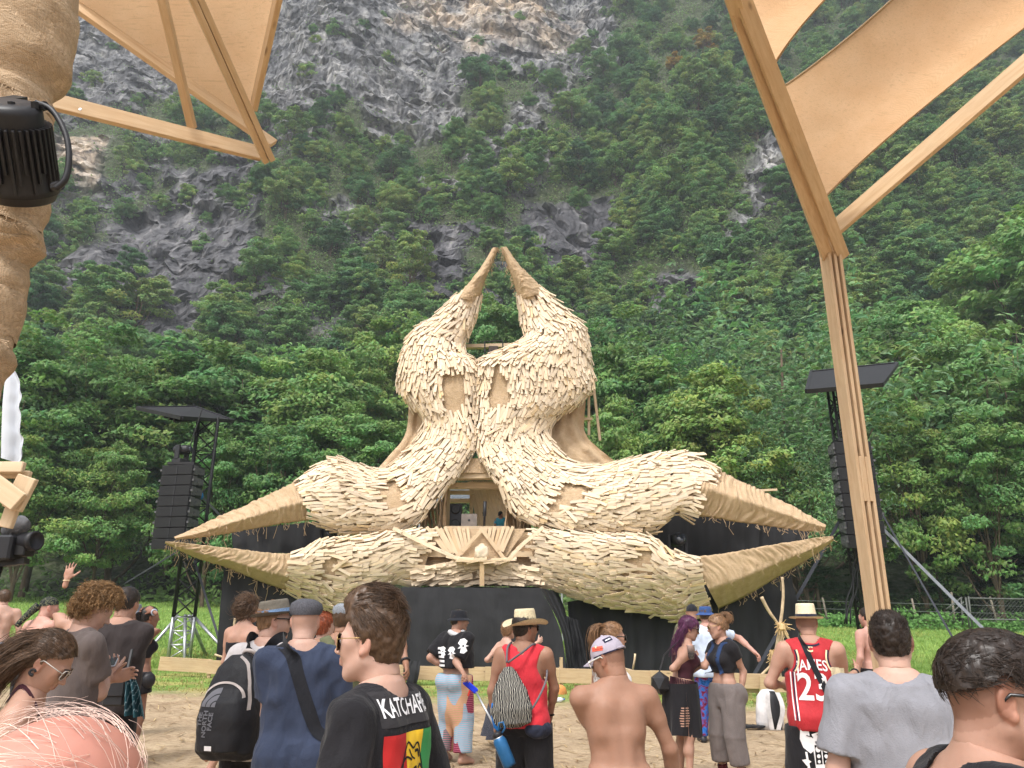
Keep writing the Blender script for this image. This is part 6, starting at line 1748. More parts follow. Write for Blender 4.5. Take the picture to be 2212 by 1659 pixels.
 for S, sg in (('R', 1), ('L', -1)):
  if S in skip_hands: continue
  sh, el, wr = H.A[S]; o = dict(n=None, dir=None, curl=.45, spread=.12, thumb=.6); o.update((hand or {}).get(S, {}))
  fd = norm(wr - el) if o['dir'] is None else norm(o['dir'])
  n = np.array([-sg, .25, 0.0]) if o['n'] is None else np.asarray(o['n'], float)
  n = norm(n - fd * np.dot(n, fd)); sd = np.cross(fd, n) * sg
  hfld = hand_field(wr, fd, n, sd, o['curl'], o['spread'], max(.0048, hh), .95 if fem else 1.03, o['thumb'])
  Vd, Qd = hfld.mesh(1); parts.append((Vd, Qd)); tl.append(np.ones((len(Vd), 3)) * np.array([1.0, .96, .94])); H.hand[S] = (wr, fd, n, sd)
 off = 0; VV, QQ = [], []
 for V, Q in parts: VV.append(V); QQ.append(Q + off); off += len(V)
 tl = np.concatenate(tl)
 body = obj('body', H.w(np.concatenate(VV)), np.concatenate(QQ), skin_mat('skin_' + skin, SKINS[skin]), H.obj, smooth=True, col=tl)
 H.body = body
 H.bh, H.hh = bh, hh
 if shirt: make_shirt(H, **shirt)
 if pants: make_pants(H, **pants)
 if shoes: make_shoes(H, **shoes)
 if hair: make_hair(H, **hair)
 return H
def wr_disp(V, Q, amp, freq, seed, stretch=(1, 1, .55)):
 N = vnormals(V, Q)
 q = V * np.array(stretch) * freq
 w = fbm(q + .6 * vnoise(q * .5, seed + 9)[:, None], 3, seed)
 return V + N * ((.22 - np.abs(w)) * 2.3 * amp)[:, None]
def finish(H, f, name, m, amp=.008, freq=9, seed=0, parent=None, relax=1, stretch=(1, 1, .55)):
 V, Q = f.mesh(relax)
 if amp: V = wr_disp(V, Q, amp, freq, seed + int(H.d * 10), stretch)
 return obj(name, H.w(V), Q, m, parent or H.obj, smooth=True)
def make_shirt(H, m, kind='tee', hem=.86, ease=.02, sleeve=.62, neckr=.085, amp=.009, name=None, arm_r=.068, flare=.0, crop=None, hole=.0, seed=1, only=None):
 up, piv, Rl = H.up, H.piv, H.Rl
 pr = H.prof.copy(); pr = pr[pr[:, 0] < 1.449]
 mx = pr[:, 1].max() - .01
 chest = np.interp(1.28, pr[:, 0], pr[:, 1]); chd = np.interp(1.28, pr[:, 0], pr[:, 2])
 for r in pr:
  if r[0] < 1.25:
   t = (1.25 - r[0]) / .45
   r[1] = max(r[1], (chest * (1 - .06 * t) if ease > .012 else r[1])) + flare * t; r[2] = max(r[2], (chd * (1 - .05 * t) if ease > .012 else r[2])) + flare * t
 pr[:, 1:3] += np.where(pr[:, 0] < 1.3, ease, np.maximum(.011, ease * .6))[:, None]
 lowrow = np.array([[hem - .02, pr[0, 1], pr[0, 2], pr[0, 3]]]) if hem < pr[0, 0] else None
 pr = pr[pr[:, 0] > hem - .06]
 if lowrow is not None: pr = np.vstack([lowrow, pr])
 pts = [H.A[S][i] for S in 'RL' for i in (0, 1)] + [up((0, 0, 1.5)), up((0, 0, hem - .05))]
 lo, hi = np.min(pts, 0) - .2, np.max(pts, 0) + .2
 lo[:2] = np.minimum(lo[:2], -.32); hi[:2] = np.maximum(hi[:2], .32)
 lo[2] = min(lo[2], up((0, 0, hem - .04))[2] - .05)
 f = Field(lo, hi, H.bh)
 f.loft(pr, Rl.T, piv, k=.0)
 for S, sg in (('R', 1), ('L', -1)):
  sh, el, wr = H.A[S]
  f.cone(up((sg * .035, -.02, 1.45)), sh + np.array([-sg * .02, 0, .012]), .057, .058, .05)
  f.cone(up((sg * .075, -.075, 1.33)), up((sg * .085, -.06, 1.22)), .062, .06, .05)
  if H.fem: f.ell(up((sg * .066, .085, 1.262)), (.068, .07, .064), k=.05)
  else: f.cone(up((sg * .05, .075, 1.305)), up((sg * .10, .07, 1.31)), .052, .05, .05)
 if hem < .88:
  for sg in (-1, 1): f.ell((sg * .092, -.075, .87), (.098 + ease * .6, .088 + ease * .6, .13), k=.06)
 f.clip(up((0, 0, hem)), Rl @ np.array([0, 0, -1.0]))
 if kind == 'tee':
  for S in 'RL':
   sh, el, wr = H.A[S]
   f.cone(sh, el, arm_r * .95, arm_r * 1.0, .022, end=min(sleeve, 1.0))
   if sleeve > 1: f.cone(el, wr, arm_r * 1.02, arm_r * .8, .03, end=sleeve - 1)
  f.cone(up((0, -.02, 1.40)), up((0, .02, 1.60)), neckr * .80, neckr * 1.25, .012, mode='sub')
 elif kind == 'tank':
  for S, sg in (('R', 1), ('L', -1)):
   f.ell(up((sg * (.215 + .0) , .0, 1.335 - hole)), (.088, .22, .115 + hole), R=Rl.T, k=.02, mode='sub')
  f.cone(up((0, -.03, 1.40)), up((0, .06, 1.60)), neckr * .95, neckr * 1.5, .015, mode='sub')
 elif kind == 'cap':       # short cap sleeves
  for S in 'RL':
   sh, el, wr = H.A[S]; f.cone(sh, el, arm_r, arm_r, .04, end=sleeve)
  f.cone(up((0, -.02, 1.42)), up((0, .02, 1.60)), neckr * .8, neckr * 1.2, .012, mode='sub')
 elif kind == 'bra':
  f.clip(up((0, 0, 1.33)), Rl @ np.array([0, -.35, 1.0]))
  for S, sg in (('R', 1), ('L', -1)): f.ell(up((sg * .20, .0, 1.36)), (.075, .25, .11), R=Rl.T, k=.02, mode='sub')
 o = finish(H, f, name or 'shirt', m, amp, 8.5, seed)
 H.shirt = o; H.shem = hem; return o
def make_pants(H, m, kind='long', hem=None, ease=.02, waist=1.0, amp=.008, loose=1.0, drop=.0, name=None, seed=2):
 if getattr(H, 'shem', 2) < .95: waist = min(waist, H.shem + .03)
 pr = H.prof[:5].copy(); pr[:, 1:3] += ease * .7
 pr = np.vstack([[waist - .03 if waist < .99 else .97, *pr[3, 1:]], ]) if False else pr
 pr = pr[pr[:, 0] < max(waist, .85) + .03]
 pts = np.array([p for S in 'RL' for p in H.Lg[S]]); lo, hi = pts.min(0) - .26, pts.max(0) + .26; hi[2] = waist + .05; lo[2] = -.03
 f = Field(lo, hi, max(H.bh, .009))
 f.loft(pr, None, k=0)
 L = {'long': 2.0, 'capri': 1.62, 'shorts': .82, 'short_shorts': .35, 'harem': 1.9, 'skirt': 2.0}[kind] if hem is None else hem
 for S, sg in (('R', 1), ('L', -1)):
  hip, kn, an, toe = H.Lg[S]
  e = ease
  f.cone(hip + np.array([0, -.01, .03]), kn, .098 + e, (.066 + e) * loose, .02, end=min(L, 1.0)); f.ell(hip + np.array([0, -.075, 0]), (.088 + e * .7, .08 + e * .7, .095), k=.05)
  if L > 1:
   f.cone(kn, an, (.066 + e) * loose, (.052 + e) * (loose if kind != 'capri' else 1.1), .02, end=L - 1)
   if kind in ('harem', 'capri'): f.cone(kn * .8 + an * .2, kn * .45 + an * .55, .075 * loose, .08 * loose, .03, end=1.2)
 if drop: f.ell((0, 0, .66), (.14, .11, .22), k=.14); f.ell((0, .0, .6), (.12, .11, drop), k=.12)
 f.clip((0, 0, waist), (0, 0, 1))
 o = finish(H, f, name or ('shorts' if 'shorts' in kind else 'trousers'), m, amp, 7, seed, stretch=(1, 1, .4))
 H.pants = o; return o
def make_skirt(H, m, waist, hem, w0, w1, amp=.02, name='skirt', folds=9, seed=3, dy=.78, slit=None):
 n, k = 96, 26; G = []
 cx, cy = 0, -.01
 r = random.Random(seed)
 for i in range(k):
  t = i / (k - 1); z = waist + (hem - waist) * t; w = w0 + (w1 - w0) * t ** .8
  a = np.linspace(0, 2 * np.pi, n)
  fo = 1 + (amp * t / max(w, .05)) * (np.sin(a * folds + 1.5 * t + seed) + .5 * np.sin(a * folds * 2.3 + 2 * t))
  G.append(np.stack([cx + w * fo * np.cos(a), cy + w * dy * fo * np.sin(a), z + .012 * np.sin(a * 3 + seed) * t], -1))
 G = np.array(G); mb = MB(); mb.grid(H.w(G.reshape(-1, 3)).reshape(G.shape)); return mb.build(name, m, H.obj, smooth=True)
def make_shoes(H, m, sole=None, boot=0.0):
 for S in 'RL':
  hip, kn, an, toe = H.Lg[S]
  f = Field(np.minimum(an, toe) - .14, np.maximum(an, toe) + .16, .008)
  f.cone(an + np.array([0, -.045, -.042]), toe + np.array([0, -.02, .004]), .043, .038, .03); f.cone(an + np.array([0, -.01, -.01]), an + (toe - an) * .6, .047, .036, .03)
  if boot: f.cone(an + np.array([0, -.01, 0]), an + (kn - an) * boot, .05, .054, .03, end=1)
  sh = finish(H, f, 'shoe', m, .002, 20)
  if sole:
   b = an + np.array([0, -.05, -.075]); e = toe + np.array([0, -.01, -.02]); mb = MB(); d = norm(e - b)
   mb.bar(H.w(b), H.w(e), .075, .02, up=(0, 0, 1)); mb.build('sole', sole, sh, bevel=.006)
def tubes(P0, r, n=3):
 """P0 (N,K,3) strand points, r (N,K) radius -> verts, quads"""
 N, K = P0.shape[:2]
 T = norm(np.gradient(P0, axis=1)); a = norm(np.cross(T, np.array([.31, .52, .8]))); b = np.cross(T, a)
 ang = np.arange(n) * 2 * np.pi / n
 V = P0[:, :, None] + r[..., None, None] * (np.cos(ang)[:, None] * a[:, :, None] + np.sin(ang)[:, None] * b[:, :, None])
 base = (np.arange(N)[:, None, None] * K + np.arange(K - 1)[None, :, None]) * n; j = np.arange(n)[None, None]
 q = np.stack([base + j, base + (j + 1) % n, base + n + (j + 1) % n, base + n + j], -1).reshape(-1, 4)
 return V.reshape(-1, 3), q
def hairline(V, front=.072, low=-.045, fr=.055):
 """True where scalp carries hair (head frame)"""
 x, y, z = V[:, 0], V[:, 1], V[:, 2]
 lim = np.interp(y, [-.11, -.04, .0, .012, .05, .075, .1], [low - .02, low, low + .03, .03, fr, front, .14])
 return z > lim
def make_hair(H, m, style='short', length=.03, lift=.5, n=1200, cap=.012, seed=5, front=.072, low=-.045, fr=.05, clump=.6, radius=.0016, flow=None, curl=0.0, top=0.0, name='hair', jit=.25, base=True, K=6, gravity=0.0):
 r = np.random.default_rng(seed)
 hb = Field((-.13, -.17, -.16), (.13, .14, .2), max(.005, H.hh))
 hb.ell((0, -.016, .034), (.0745 + cap, .094 + cap, .086 + cap), k=0)
 hb.ell((0, -.05, -.03), (.058 + cap * .8, .05 + cap * .6, .07), k=.03)
 if top: hb.ell((0, .01, .07 + top), (.06, .085, .05 + top * .5), k=.04)
 V, Q = hb.mesh(1)
 keep = hairline(V, front, low, fr)
 Vd = V + vnormals(V, Q) * (.006 * fbm(V * 55, 3, seed))[:, None]
 kq = keep[Q].all(1)
 used = np.unique(Q[kq]); mp = np.full(len(V), -1); mp[used] = np.arange(len(used))
 hobj = None
 if base: hobj = obj(name, H.hw(Vd[used]), mp[Q[kq]], m, H.obj, smooth=True, col=np.full((len(used), 3), .8))
 if n:
  N_ = vnormals(V, Q); cand = np.where(keep)[0]; pick = r.choice(cand, n)
  p = V[pick] + r.normal(size=(n, 3)) * .002 - N_[pick] * .004; nn = N_[pick]
  fl = flow(p, nn, r) if flow else np.tile([0, -.3, -1.0], (n, 1))
  t = fl - nn * (fl * nn).sum(1, keepdims=True); t = norm(t)
  cl = .5 * np.stack([vnoise(p * 38 + 3, seed), vnoise(p * 38 + 9, seed + 1), vnoise(p * 38 + 14, seed + 2)], -1) * clump
  d = norm(t * (1 - lift) + nn * lift + cl + r.normal(size=(n, 3)) * jit * .4)
  L = length * r.uniform(.6, 1.25, n) if not callable(length) else length(p, r)
  P0 = [p]; cur = p.copy(); ph = r.uniform(0, 6.28, n); sa = norm(np.cross(d, r.normal(size=(n, 3)))); sb = np.cross(d, sa)
  for k in range(1, K):
   st = (L / (K - 1))[:, None]
   nc = norm((cur - np.array([0, -.016, .034])) / np.array([.0745, .094, .086]) ** 2)
   d = norm(d + np.array([0, 0, -gravity]) * .25)
   dn = (d * nc).sum(1, keepdims=True); d = norm(d - nc * np.maximum(dn, -.2) * (1 - lift) * .85)
   cur = cur + d * st
   q = (cur - np.array([0, -.016, .034])) / np.array([.0745 + cap * .6, .094 + cap * .6, .086 + cap * .6]); k0 = np.linalg.norm(q, axis=1, keepdims=True)
   cur = np.where(k0 < 1, (q / k0) * np.array([.0745 + cap * .6, .094 + cap * .6, .086 + cap * .6]) + np.array([0, -.016, .034]), cur)
   P0.append(cur + curl * (np.cos(ph + k * 1.9)[:, None] * sa + np.sin(ph + k * 1.9)[:, None] * sb))
  P0 = np.stack(P0, 1); rad = radius * r.uniform(.7, 1.4, (n, 1)) * np.linspace(1, .35, K)[None]
  Vt, Qt = tubes(P0, rad); c = np.repeat(r.uniform(.7, 1.35, n), K * 3)[:, None] * np.ones(3)
  so = obj('hair_strands' if base else name, H.hw(Vt), Qt, m, hobj or H.obj, smooth=True, col=c); so['kind'] = 'stuff'
 H.hair = hobj
 return hobj
def long_hair(H, m, roots, path, n=500, spread=.03, tip=.01, radius=.002, seed=3, name='hair_lock', wave=.006, parent=None):
 """a hanging mass: strands follow a path given in the head frame"""
 r = np.random.default_rng(seed); path = catmull(np.array(path, float), 6); K = len(path); n_ = n
 a = r.normal(size=(n_, 1, 3)) * np.linspace(spread, tip, K)[None, :, None] * np.array([1, .7, .4])
 w = wave * np.sin(np.linspace(0, 9, K)[None, :, None] + r.uniform(0, 6.28, (n_, 1, 3)) )
 P0 = path[None] + a + w * np.linspace(.2, 1, K)[None, :, None]; cut = r.uniform(.75, 1.0, n_)
 P0 = path[None][:, :1] * 0 + P0
 P0 = np.stack([np.stack([np.interp(np.linspace(0, c, K), np.linspace(0, 1, K), P0[i, :, j]) for j in range(3)], -1) for i, c in enumerate(cut)])
 rad = radius * r.uniform(.7, 1.4, (n_, 1)) * np.linspace(1, .5, K)[None]
 V, Q = tubes(P0, rad); o = obj(name, H.hw(V), Q, m, parent or H.obj, smooth=True, col=np.repeat(r.uniform(.7, 1.3, n_), K * 3)[:, None] * np.ones(3)); o['kind'] = 'stuff'; return o
def hgrid(H, G, name, m, parent=None, smooth=True, both=.0):
 G = np.asarray(G, float); mb = MB(); mb.grid(H.hw(G.reshape(-1, 3)).reshape(G.shape))
 if both: mb.grid(H.hw((G + np.array([0, 0, both])).reshape(-1, 3)).reshape(G.shape)[:, ::-1])
 return mb.build(name, m, parent or H.obj, smooth=smooth)
def ring(rx, ry, z, cy=-.012, n=40, tilt=0.0, pinch=0.0, dent=0.0):
 a = np.linspace(0, 2 * np.pi, n + 1); x = rx * np.cos(a); y = ry * np.sin(a)
 if pinch: x = x * (1 - pinch * np.clip(np.sin(a), 0, 1) ** 2)
 zz = z + tilt * y - dent * (1 - np.abs(np.cos(a)))
 return np.stack([x, y + cy, zz + 0 * a], -1)
def hat_rot(H, pitch, dz=0.0, yaw=0.0):
 R = rot('z', yaw) @ rot('x', math.radians(pitch)); c = np.array([0, -.012, .06])
 J = Person(); J.__dict__.update(H.__dict__); J.hw = lambda p: H.hw((np.asarray(p, float) - c) @ R.T + c + np.array([0, 0, dz])); return J
def fedora(H, m, band, brim=.055, hgt=.105, pitch=0, up_side=.02, z0=.052, wide=1.0, curl=.025, front=0.0):
 J = hat_rot(H, pitch)
 rx, ry = .086 * wide, .107 * wide
 G = [ring(rx, ry, z0)] + [ring(rx * (1 - .16 * t), ry * (1 - .14 * t), z0 + hgt * t, pinch=.30 * t ** 2) for t in (.25, .5, .75, .92)] + [ring(rx * .80, ry * .80, z0 + hgt * 1.02, pinch=.34), ring(rx * .5, ry * .55, z0 + hgt * .97, pinch=.3), ring(rx * .2, ry * .25, z0 + hgt * .86), ring(.001, .001, z0 + hgt * .84)]
 hat = hgrid(J, G, 'hat', m)
 a = np.linspace(0, 2 * np.pi, 41); B = []
 for t in np.linspace(0, 1, 7):
  k = 1 + 0 * a
  e = brim * t
  zz = z0 + curl * t * t * (np.abs(np.cos(a)) ** 1.5) * 1.2 - .012 * t - front * t * np.clip(np.sin(a), 0, 1) + up_side * t * t * np.clip(-np.sin(a), 0, 1)
  B.append(np.stack([(rx + e) * np.cos(a), (ry + e) * np.sin(a) - .012, zz], -1))
 hgrid(J, B, 'brim', m, hat, both=-.004)
 hgrid(J, [ring(rx * 1.012, ry * 1.012, z0 + .002), ring(rx * .995, ry * .995, z0 + .03)], 'hat_band', band, hat)
 return J
def baseball(H, m, bill_m, backward=False, pitch=0, z0=.03, bill=True, size=1.0):
 J = hat_rot(H, pitch, yaw=math.pi if backward else 0)
 G = [ring(.083 * size, .104 * size, z0)] + [ring(.083 * size * math.cos(t), .104 * size * math.cos(t), z0 + .005 + .098 * size * math.sin(t)) for t in np.linspace(.12, 1.5, 9)] + [ring(.001, .001, z0 + .103 * size)]
 hat = hgrid(J, G, 'cap', m)
 mb = MB(); mb.lathe([(.009, 0), (.007, .006), (0, .008)], J.hw((0, -.012, z0 + .101 * size)), (0, 0, 1), 8); mb.build('button', m, hat)
 if bill:
  B = []
  for t in np.linspace(0, 1, 7):
   row = []
   for q in np.linspace(-1, 1, 17):
    ang = math.pi / 2 + q * 1.0; x = .083 * size * math.cos(ang); y0 = .104 * size * math.sin(ang) - .012
    row.append((x * (1 - .12 * t), y0 + .072 * t * (1 - .55 * q * q), z0 + .004 - .016 * t - .022 * q * q * t))
   B.append(row)
  hgrid(J, B, 'bill', bill_m, hat, both=-.004)
 return J, hat
def bucket(H, m, pitch=0, z0=.03, brim=.05, hgt=.09, droop=.035):
 J = hat_rot(H, pitch)
 G = [ring(.090, .110, z0), ring(.085, .105, z0 + hgt * .5), ring(.080, .098, z0 + hgt * .9), ring(.074, .09, z0 + hgt), ring(.04, .05, z0 + hgt * 1.06), ring(.001, .001, z0 + hgt * 1.07)]
 hat = hgrid(J, G, 'hat', m); B = [ring(.090 + brim * t, .110 + brim * t, z0 - droop * t ** 1.2 + .004 * math.sin(t * 9)) for t in np.linspace(0, 1, 6)]
 hgrid(J, B, 'brim', m, hat, both=-.004); return J
def flatcap(H, m, pitch=0):
 J = hat_rot(H, pitch)
 G = [ring(.084, .104, .035), ring(.094, .114, .05, cy=-.006), ring(.098, .122, .072, cy=0.0, tilt=-.05), ring(.090, .112, .098, cy=0.002, tilt=-.12), ring(.06, .078, .116, cy=-.004, tilt=-.15), ring(.02, .03, .122, cy=-.004, tilt=-.1), ring(.001, .001, .123)]
 hat = hgrid(J, G, 'flat_cap', m)
 B = [[(.07 * q * (1 - .1 * t), .085 + .05 * t * (1 - .5 * q * q) - .02 * q * q, .045 - .02 * t - .012 * q * q) for q in np.linspace(-1, 1, 13)] for t in np.linspace(0, 1, 5)]
 hgrid(J, B, 'bill', m, hat, both=-.005)
 mb = MB(); mb.lathe([(.009, 0), (.007, .006), (0, .008)], J.hw((0, -.004, .121)), (0, 0, 1), 8); mb.build('button', m, hat); return J
def glasses(H, frame, lens, shape='round', w=.027, hgt=.022, z=.002, wire=.0022, y=.098, arm=True):
 mb = MB(); g = None
 for s in (-1, 1):
  a = np.linspace(0, 2 * np.pi, 25); c = np.array([s * .0325, y, z])
  ex = 2.0 if shape == 'round' else 3.5
  cx = np.sign(np.cos(a)) * np.abs(np.cos(a)) ** (2 / ex) * w; cz = np.sign(np.sin(a)) * np.abs(np.sin(a)) ** (2 / ex) * hgt
  if shape == 'aviator': cz = cz - .004 * (np.cos(a) * s > 0) * np.abs(np.cos(a)); cz = np.where(cz < 0, cz * 1.2, cz * .85)
  pts = c + np.stack([cx, -.45 * np.maximum(0, cx * s) ** 1.0 * .5, cz], -1)
  mb.tube(H.hw(pts), wire * H.s, 5)
  if g is None: pass
 mb.tube(H.hw(np.array([(-.0325 + w, y, z + .006), (0, y + .006, z + .009), (.0325 - w, y, z + .006)])), wire * H.s, 5)
 if arm:
  for s in (-1, 1): mb.tube(H.hw(np.array([(s * (.0325 + w), y - .006, z + .006), (s * .078, y - .035, z + .010), (s * .083, -.0, z + .012), (s * .082, -.02, z - .006)])), wire * H.s * 1.15, 5)
 g = mb.build('glasses', frame, H.obj, smooth=True)
 for s in (-1, 1):
  c = np.array([s * .0325, y, z]); G = []
  for t in np.linspace(.001, 1, 5):
   a = np.linspace(0, 2 * np.pi, 25); ex = 2.0 if shape == 'round' else 3.5
   cx = np.sign(np.cos(a)) * np.abs(np.cos(a)) ** (2 / ex) * w * t; cz = np.sign(np.sin(a)) * np.abs(np.sin(a)) ** (2 / ex) * hgt * t
   if shape == 'aviator': cz = np.where(cz < 0, cz * 1.2, cz * .85)
   G.append(c + np.stack([cx, -.22 * np.maximum(0, cx * s) + .004 * (1 - t * t), cz], -1))
  hgrid(H, G, 'lens', lens, g, both=.0)
 return g
def eyes(H, white, iris):
 for s in (-1, 1):
  mb = MB(); mb.lathe([(.0, -.011), (.008, -.008), (.0112, 0), (.008, .008), (0, .0112)], (0, 0, 0), (0, 1, 0), 12); V = np.concatenate(mb.V) + np.array([s * .031, .0815, .002])
  e = obj('eye', H.hw(V), mb.F, white, H.obj, smooth=True)
  mb = MB(); mb.lathe([(.0052, .0102), (.0045, .0113), (0, .0118)], (0, 0, 0), (0, 1, 0), 10); V = np.concatenate(mb.V) + np.array([s * .031, .0815, .002]); obj('iris', H.hw(V), mb.F, iris, e, smooth=True)
def eyebrows(H, m, thick=.0042):
 for s in (-1, 1):
  mb = MB(); pts = np.array([(s * .011, .0975, .0215), (s * .026, .0955, .0265), (s * .045, .082, .0215)]); mb.tube(H.hw(catmull(pts, 4)), np.linspace(thick, thick * .5, 9) * H.s, 5)
  o = mb.build('eyebrow', m, H.obj, smooth=True)
  c = o.data.color_attributes.new('tint', 'FLOAT_COLOR', 'POINT'); c.data.foreach_set('color', np.ones(len(o.data.vertices) * 4, np.float32))
def bvh_of(o):
 me = o.data; V = np.zeros(len(me.vertices) * 3, np.float32); me.vertices.foreach_get('co', V)
 return BVHTree.FromPolygons([Vector(v) for v in V.reshape(-1, 3)], [tuple(p.vertices) for p in me.polygons])
def project(bvh, pts2, C, R, U, off=.003, reach=1.8):
 """2-D print coordinates (metres) -> points on the cloth; C centre in front of it, R right, U up"""
 C, R, U = Vector(C), Vector(R).normalized(), Vector(U).normalized(); D = -(R.cross(U)).normalized()
 out = []; last = None
 for x, y in pts2:
  o = C + R * x + U * y - D * .3
  hit = bvh.ray_cast(o, D, reach)
  out.append((np.nan,) * 3 if hit[0] is None else tuple(hit[0] - D * off))
 return np.array(out)
def onto(name, V, F, m, target):
 ok = ~np.isnan(V).any(1); F = [f for f in F if all(ok[i] for i in f)]; V = np.where(ok[:, None], V, 0)
 if not F: return None
 used = sorted({i for f in F for i in f}); mp = {a: b for b, a in enumerate(used)}
 return obj(name, V[used], [[mp[i] for i in f] for f in F], m, target)
def dense_text(txt, size, font_w=1.0, offset=0.0, maxlen=.012, shear=0.0):
 cu = bpy.data.curves.new('print', 'FONT'); cu.body = txt; cu.size = size; cu.align_x = 'CENTER'; cu.align_y = 'CENTER'; cu.offset = offset; cu.resolution_u = 3; cu.shear = shear
 o = bpy.data.objects.new('print', cu); COL.objects.link(o)
 dg = bpy.context.evaluated_depsgraph_get(); me = bpy.data.meshes.new_from_object(o.evaluated_get(dg)); bpy.data.objects.remove(o); bpy.data.curves.remove(cu)
 bm = bmesh.new(); bm.from_mesh(me); bpy.data.meshes.remove(me); bmesh.ops.triangulate(bm, faces=bm.faces[:])
 for _ in range(4):
  es = [e for e in bm.edges if e.calc_length() > maxlen]
  if not es: break
  bmesh.ops.subdivide_edges(bm, edges=es, cuts=1); bmesh.ops.triangulate(bm, faces=[f for f in bm.faces if len(f.verts) > 3])
 P2 = np.array([(v.co.x * font_w, v.co.y) for v in bm.verts]); bm.verts.index_update(); F = [[v.index for v in f.verts] for f in bm.faces]; bm.free()
 return P2, F
def print_text(target, bvh, txt, size, C, R, U, m, name='print_text', fw=1.0, offset=0.0, off=.004, ang=0.0, maxlen=.012, arc=0.0, at=(0, 0)):
 P2, F = dense_text(txt, size, fw, offset, maxlen)
 if arc: P2[:, 1] -= arc * P2[:, 0] ** 2
 c, s = math.cos(ang), math.sin(ang); P2 = np.stack([P2[:, 0] * c - P2[:, 1] * s + at[0], P2[:, 0] * s + P2[:, 1] * c + at[1]], -1)
 return onto(name, project(bvh, P2, C, R, U, off), F, m, target)
def print_poly(target, bvh, poly, C, R, U, m, name='print_patch', off=.003, maxlen=.018):
 """filled outline (metres)"""
 bm = bmesh.new(); bm.faces.new([bm.verts.new((x, y, 0)) for x, y in poly]); bmesh.ops.triangulate(bm, faces=bm.faces[:])
 for _ in range(5):
  es = [e for e in bm.edges if e.calc_length() > maxlen]
  if not es: break
  bmesh.ops.subdivide_edges(bm, edges=es, cuts=1); bmesh.ops.triangulate(bm, faces=[f for f in bm.faces if len(f.verts) > 3])
 P2 = np.array([(v.co.x, v.co.y) for v in bm.verts]); bm.verts.index_update(); F = [[v.index for v in f.verts] for f in bm.faces]; bm.free()
 return onto(name, project(bvh, P2, C, R, U, off), F, m, target)
def print_line(target, bvh, pts, w, C, R, U, m, name='print_line', off=.0045):
 pts = catmull(np.array(pts, float), 5); t = np.gradient(pts, axis=0); t /= np.linalg.norm(t, axis=1, keepdims=True) + 1e-9; n = np.stack([-t[:, 1], t[:, 0]], -1)
 P2 = np.concatenate([pts - n * w / 2, pts + n * w / 2]); k = len(pts); F = [(i, i + 1, k + i + 1, k + i) for i in range(k - 1)]
 return onto(name, project(bvh, P2, C, R, U, off), F, m, target)
def strap_on(H, bvh_list, pts, w, m, name='strap', parent=None, off=.006, n=30, reach=.5):
 """strap lying on the body: world points, pushed onto the cloth from outside along given view direction"""
 q = catmull(np.array(pts, float), 8); t = norm(np.gradient(q, axis=0)); G = []
 ctr = H.w(H.up((0, 0, 1.2)))
 for i, p in enumerate(q):
  out = p - np.array([ctr[0], ctr[1], p[2]]); out = norm(out); sd = norm(np.cross(t[i], out)); row = []
  for k in (-1, -.33, .33, 1):
   o = p + sd * k * w / 2 + out * .25; best = None
   for b in bvh_list:
    hit = b.ray_cast(Vector(o), Vector(-out), reach)
    if hit[0] is not None and (best is None or hit[3] < best[1]): best = (hit[0], hit[3])
   row.append(np.array(best[0]) + out * off if best else p + sd * k * w / 2)
  G.append(row)
 G = np.array(G); G2 = G.copy()
 for _ in range(2): G2[1:-1] = (G2[:-2] + 2 * G2[1:-1] + G2[2:]) / 4
 mb = MB(); mb.grid(G2); mb.grid((G2 - norm(G2 - ctr) * .004)[:, ::-1]); return mb.build(name, m, parent or H.obj, smooth=True)
HB = hair_mat('brown_hair', srgb(86, 64, 46)); HD = hair_mat('dark_hair', srgb(48, 38, 32)); HBL = hair_mat('black_hair', srgb(34, 30, 29)); HC_ = hair_mat('curly_hair', srgb(150, 116, 78))
HP = hair_mat('purple_hair', srgb(92, 44, 78)); HR = hair_mat('auburn_hair', srgb(150, 78, 48)); HG = hair_mat('grey_blond_hair', srgb(228, 196, 182)); HLB = hair_mat('light_brown_hair', srgb(142, 108, 78))
BLK = cloth('black_cotton', srgb(34, 33, 36)); GREYT = cloth('grey_cotton', srgb(134, 134, 140)); BRG = cloth('brown_grey_cotton', srgb(98, 88, 85)); DKB = cloth('charcoal_cotton', srgb(54, 48, 48)); NAVY = cloth('navy_cotton', srgb(54, 62, 82))
HEATH = cloth('heather_cotton', srgb(196, 190, 190), var=.2); RED = cloth('red_cotton', srgb(196, 52, 62)); JERSEY = cloth('jersey_red', srgb(172, 46, 52), .6, 260); TEAL = cloth('teal_cotton', srgb(48, 122, 142)); BROWNP = cloth('dark_brown_denim', srgb(64, 54, 54)); GREYP = cloth('grey_viscose', srgb(112, 104, 102)); MAROON = cloth('maroon_cloth', srgb(64, 34, 42)); OLIVE = cloth('olive_cotton', srgb(96, 98, 74)); LBLUE = cloth('pale_blue_cotton', srgb(184, 196, 214), var=.3); WHITE = cloth('white_cotton', srgb(222, 222, 222)); CREAM = cloth('cream_binding', srgb(226, 206, 168))
STRAW = mat('straw', srgb(204, 190, 158), .85, var=.18, scale=60, bump=.5, bscale=160, bdist=.004); STRAW2 = mat('fine_straw', srgb(220, 206, 176), .85, var=.12, scale=80, bump=.4, bscale=200, bdist=.003)
FELT = mat('grey_felt', srgb(112, 106, 96), .9, var=.2, scale=50, bump=.3, bscale=120, bdist=.003); TWEED = mat('grey_tweed', srgb(82, 82, 88), .95, var=.3, scale=120, bump=.4, bscale=200, bdist=.003); TWEED2 = mat('pale_tweed', srgb(128, 132, 138), .95, var=.3, scale=120, bump=.4, bscale=200, bdist=.003)
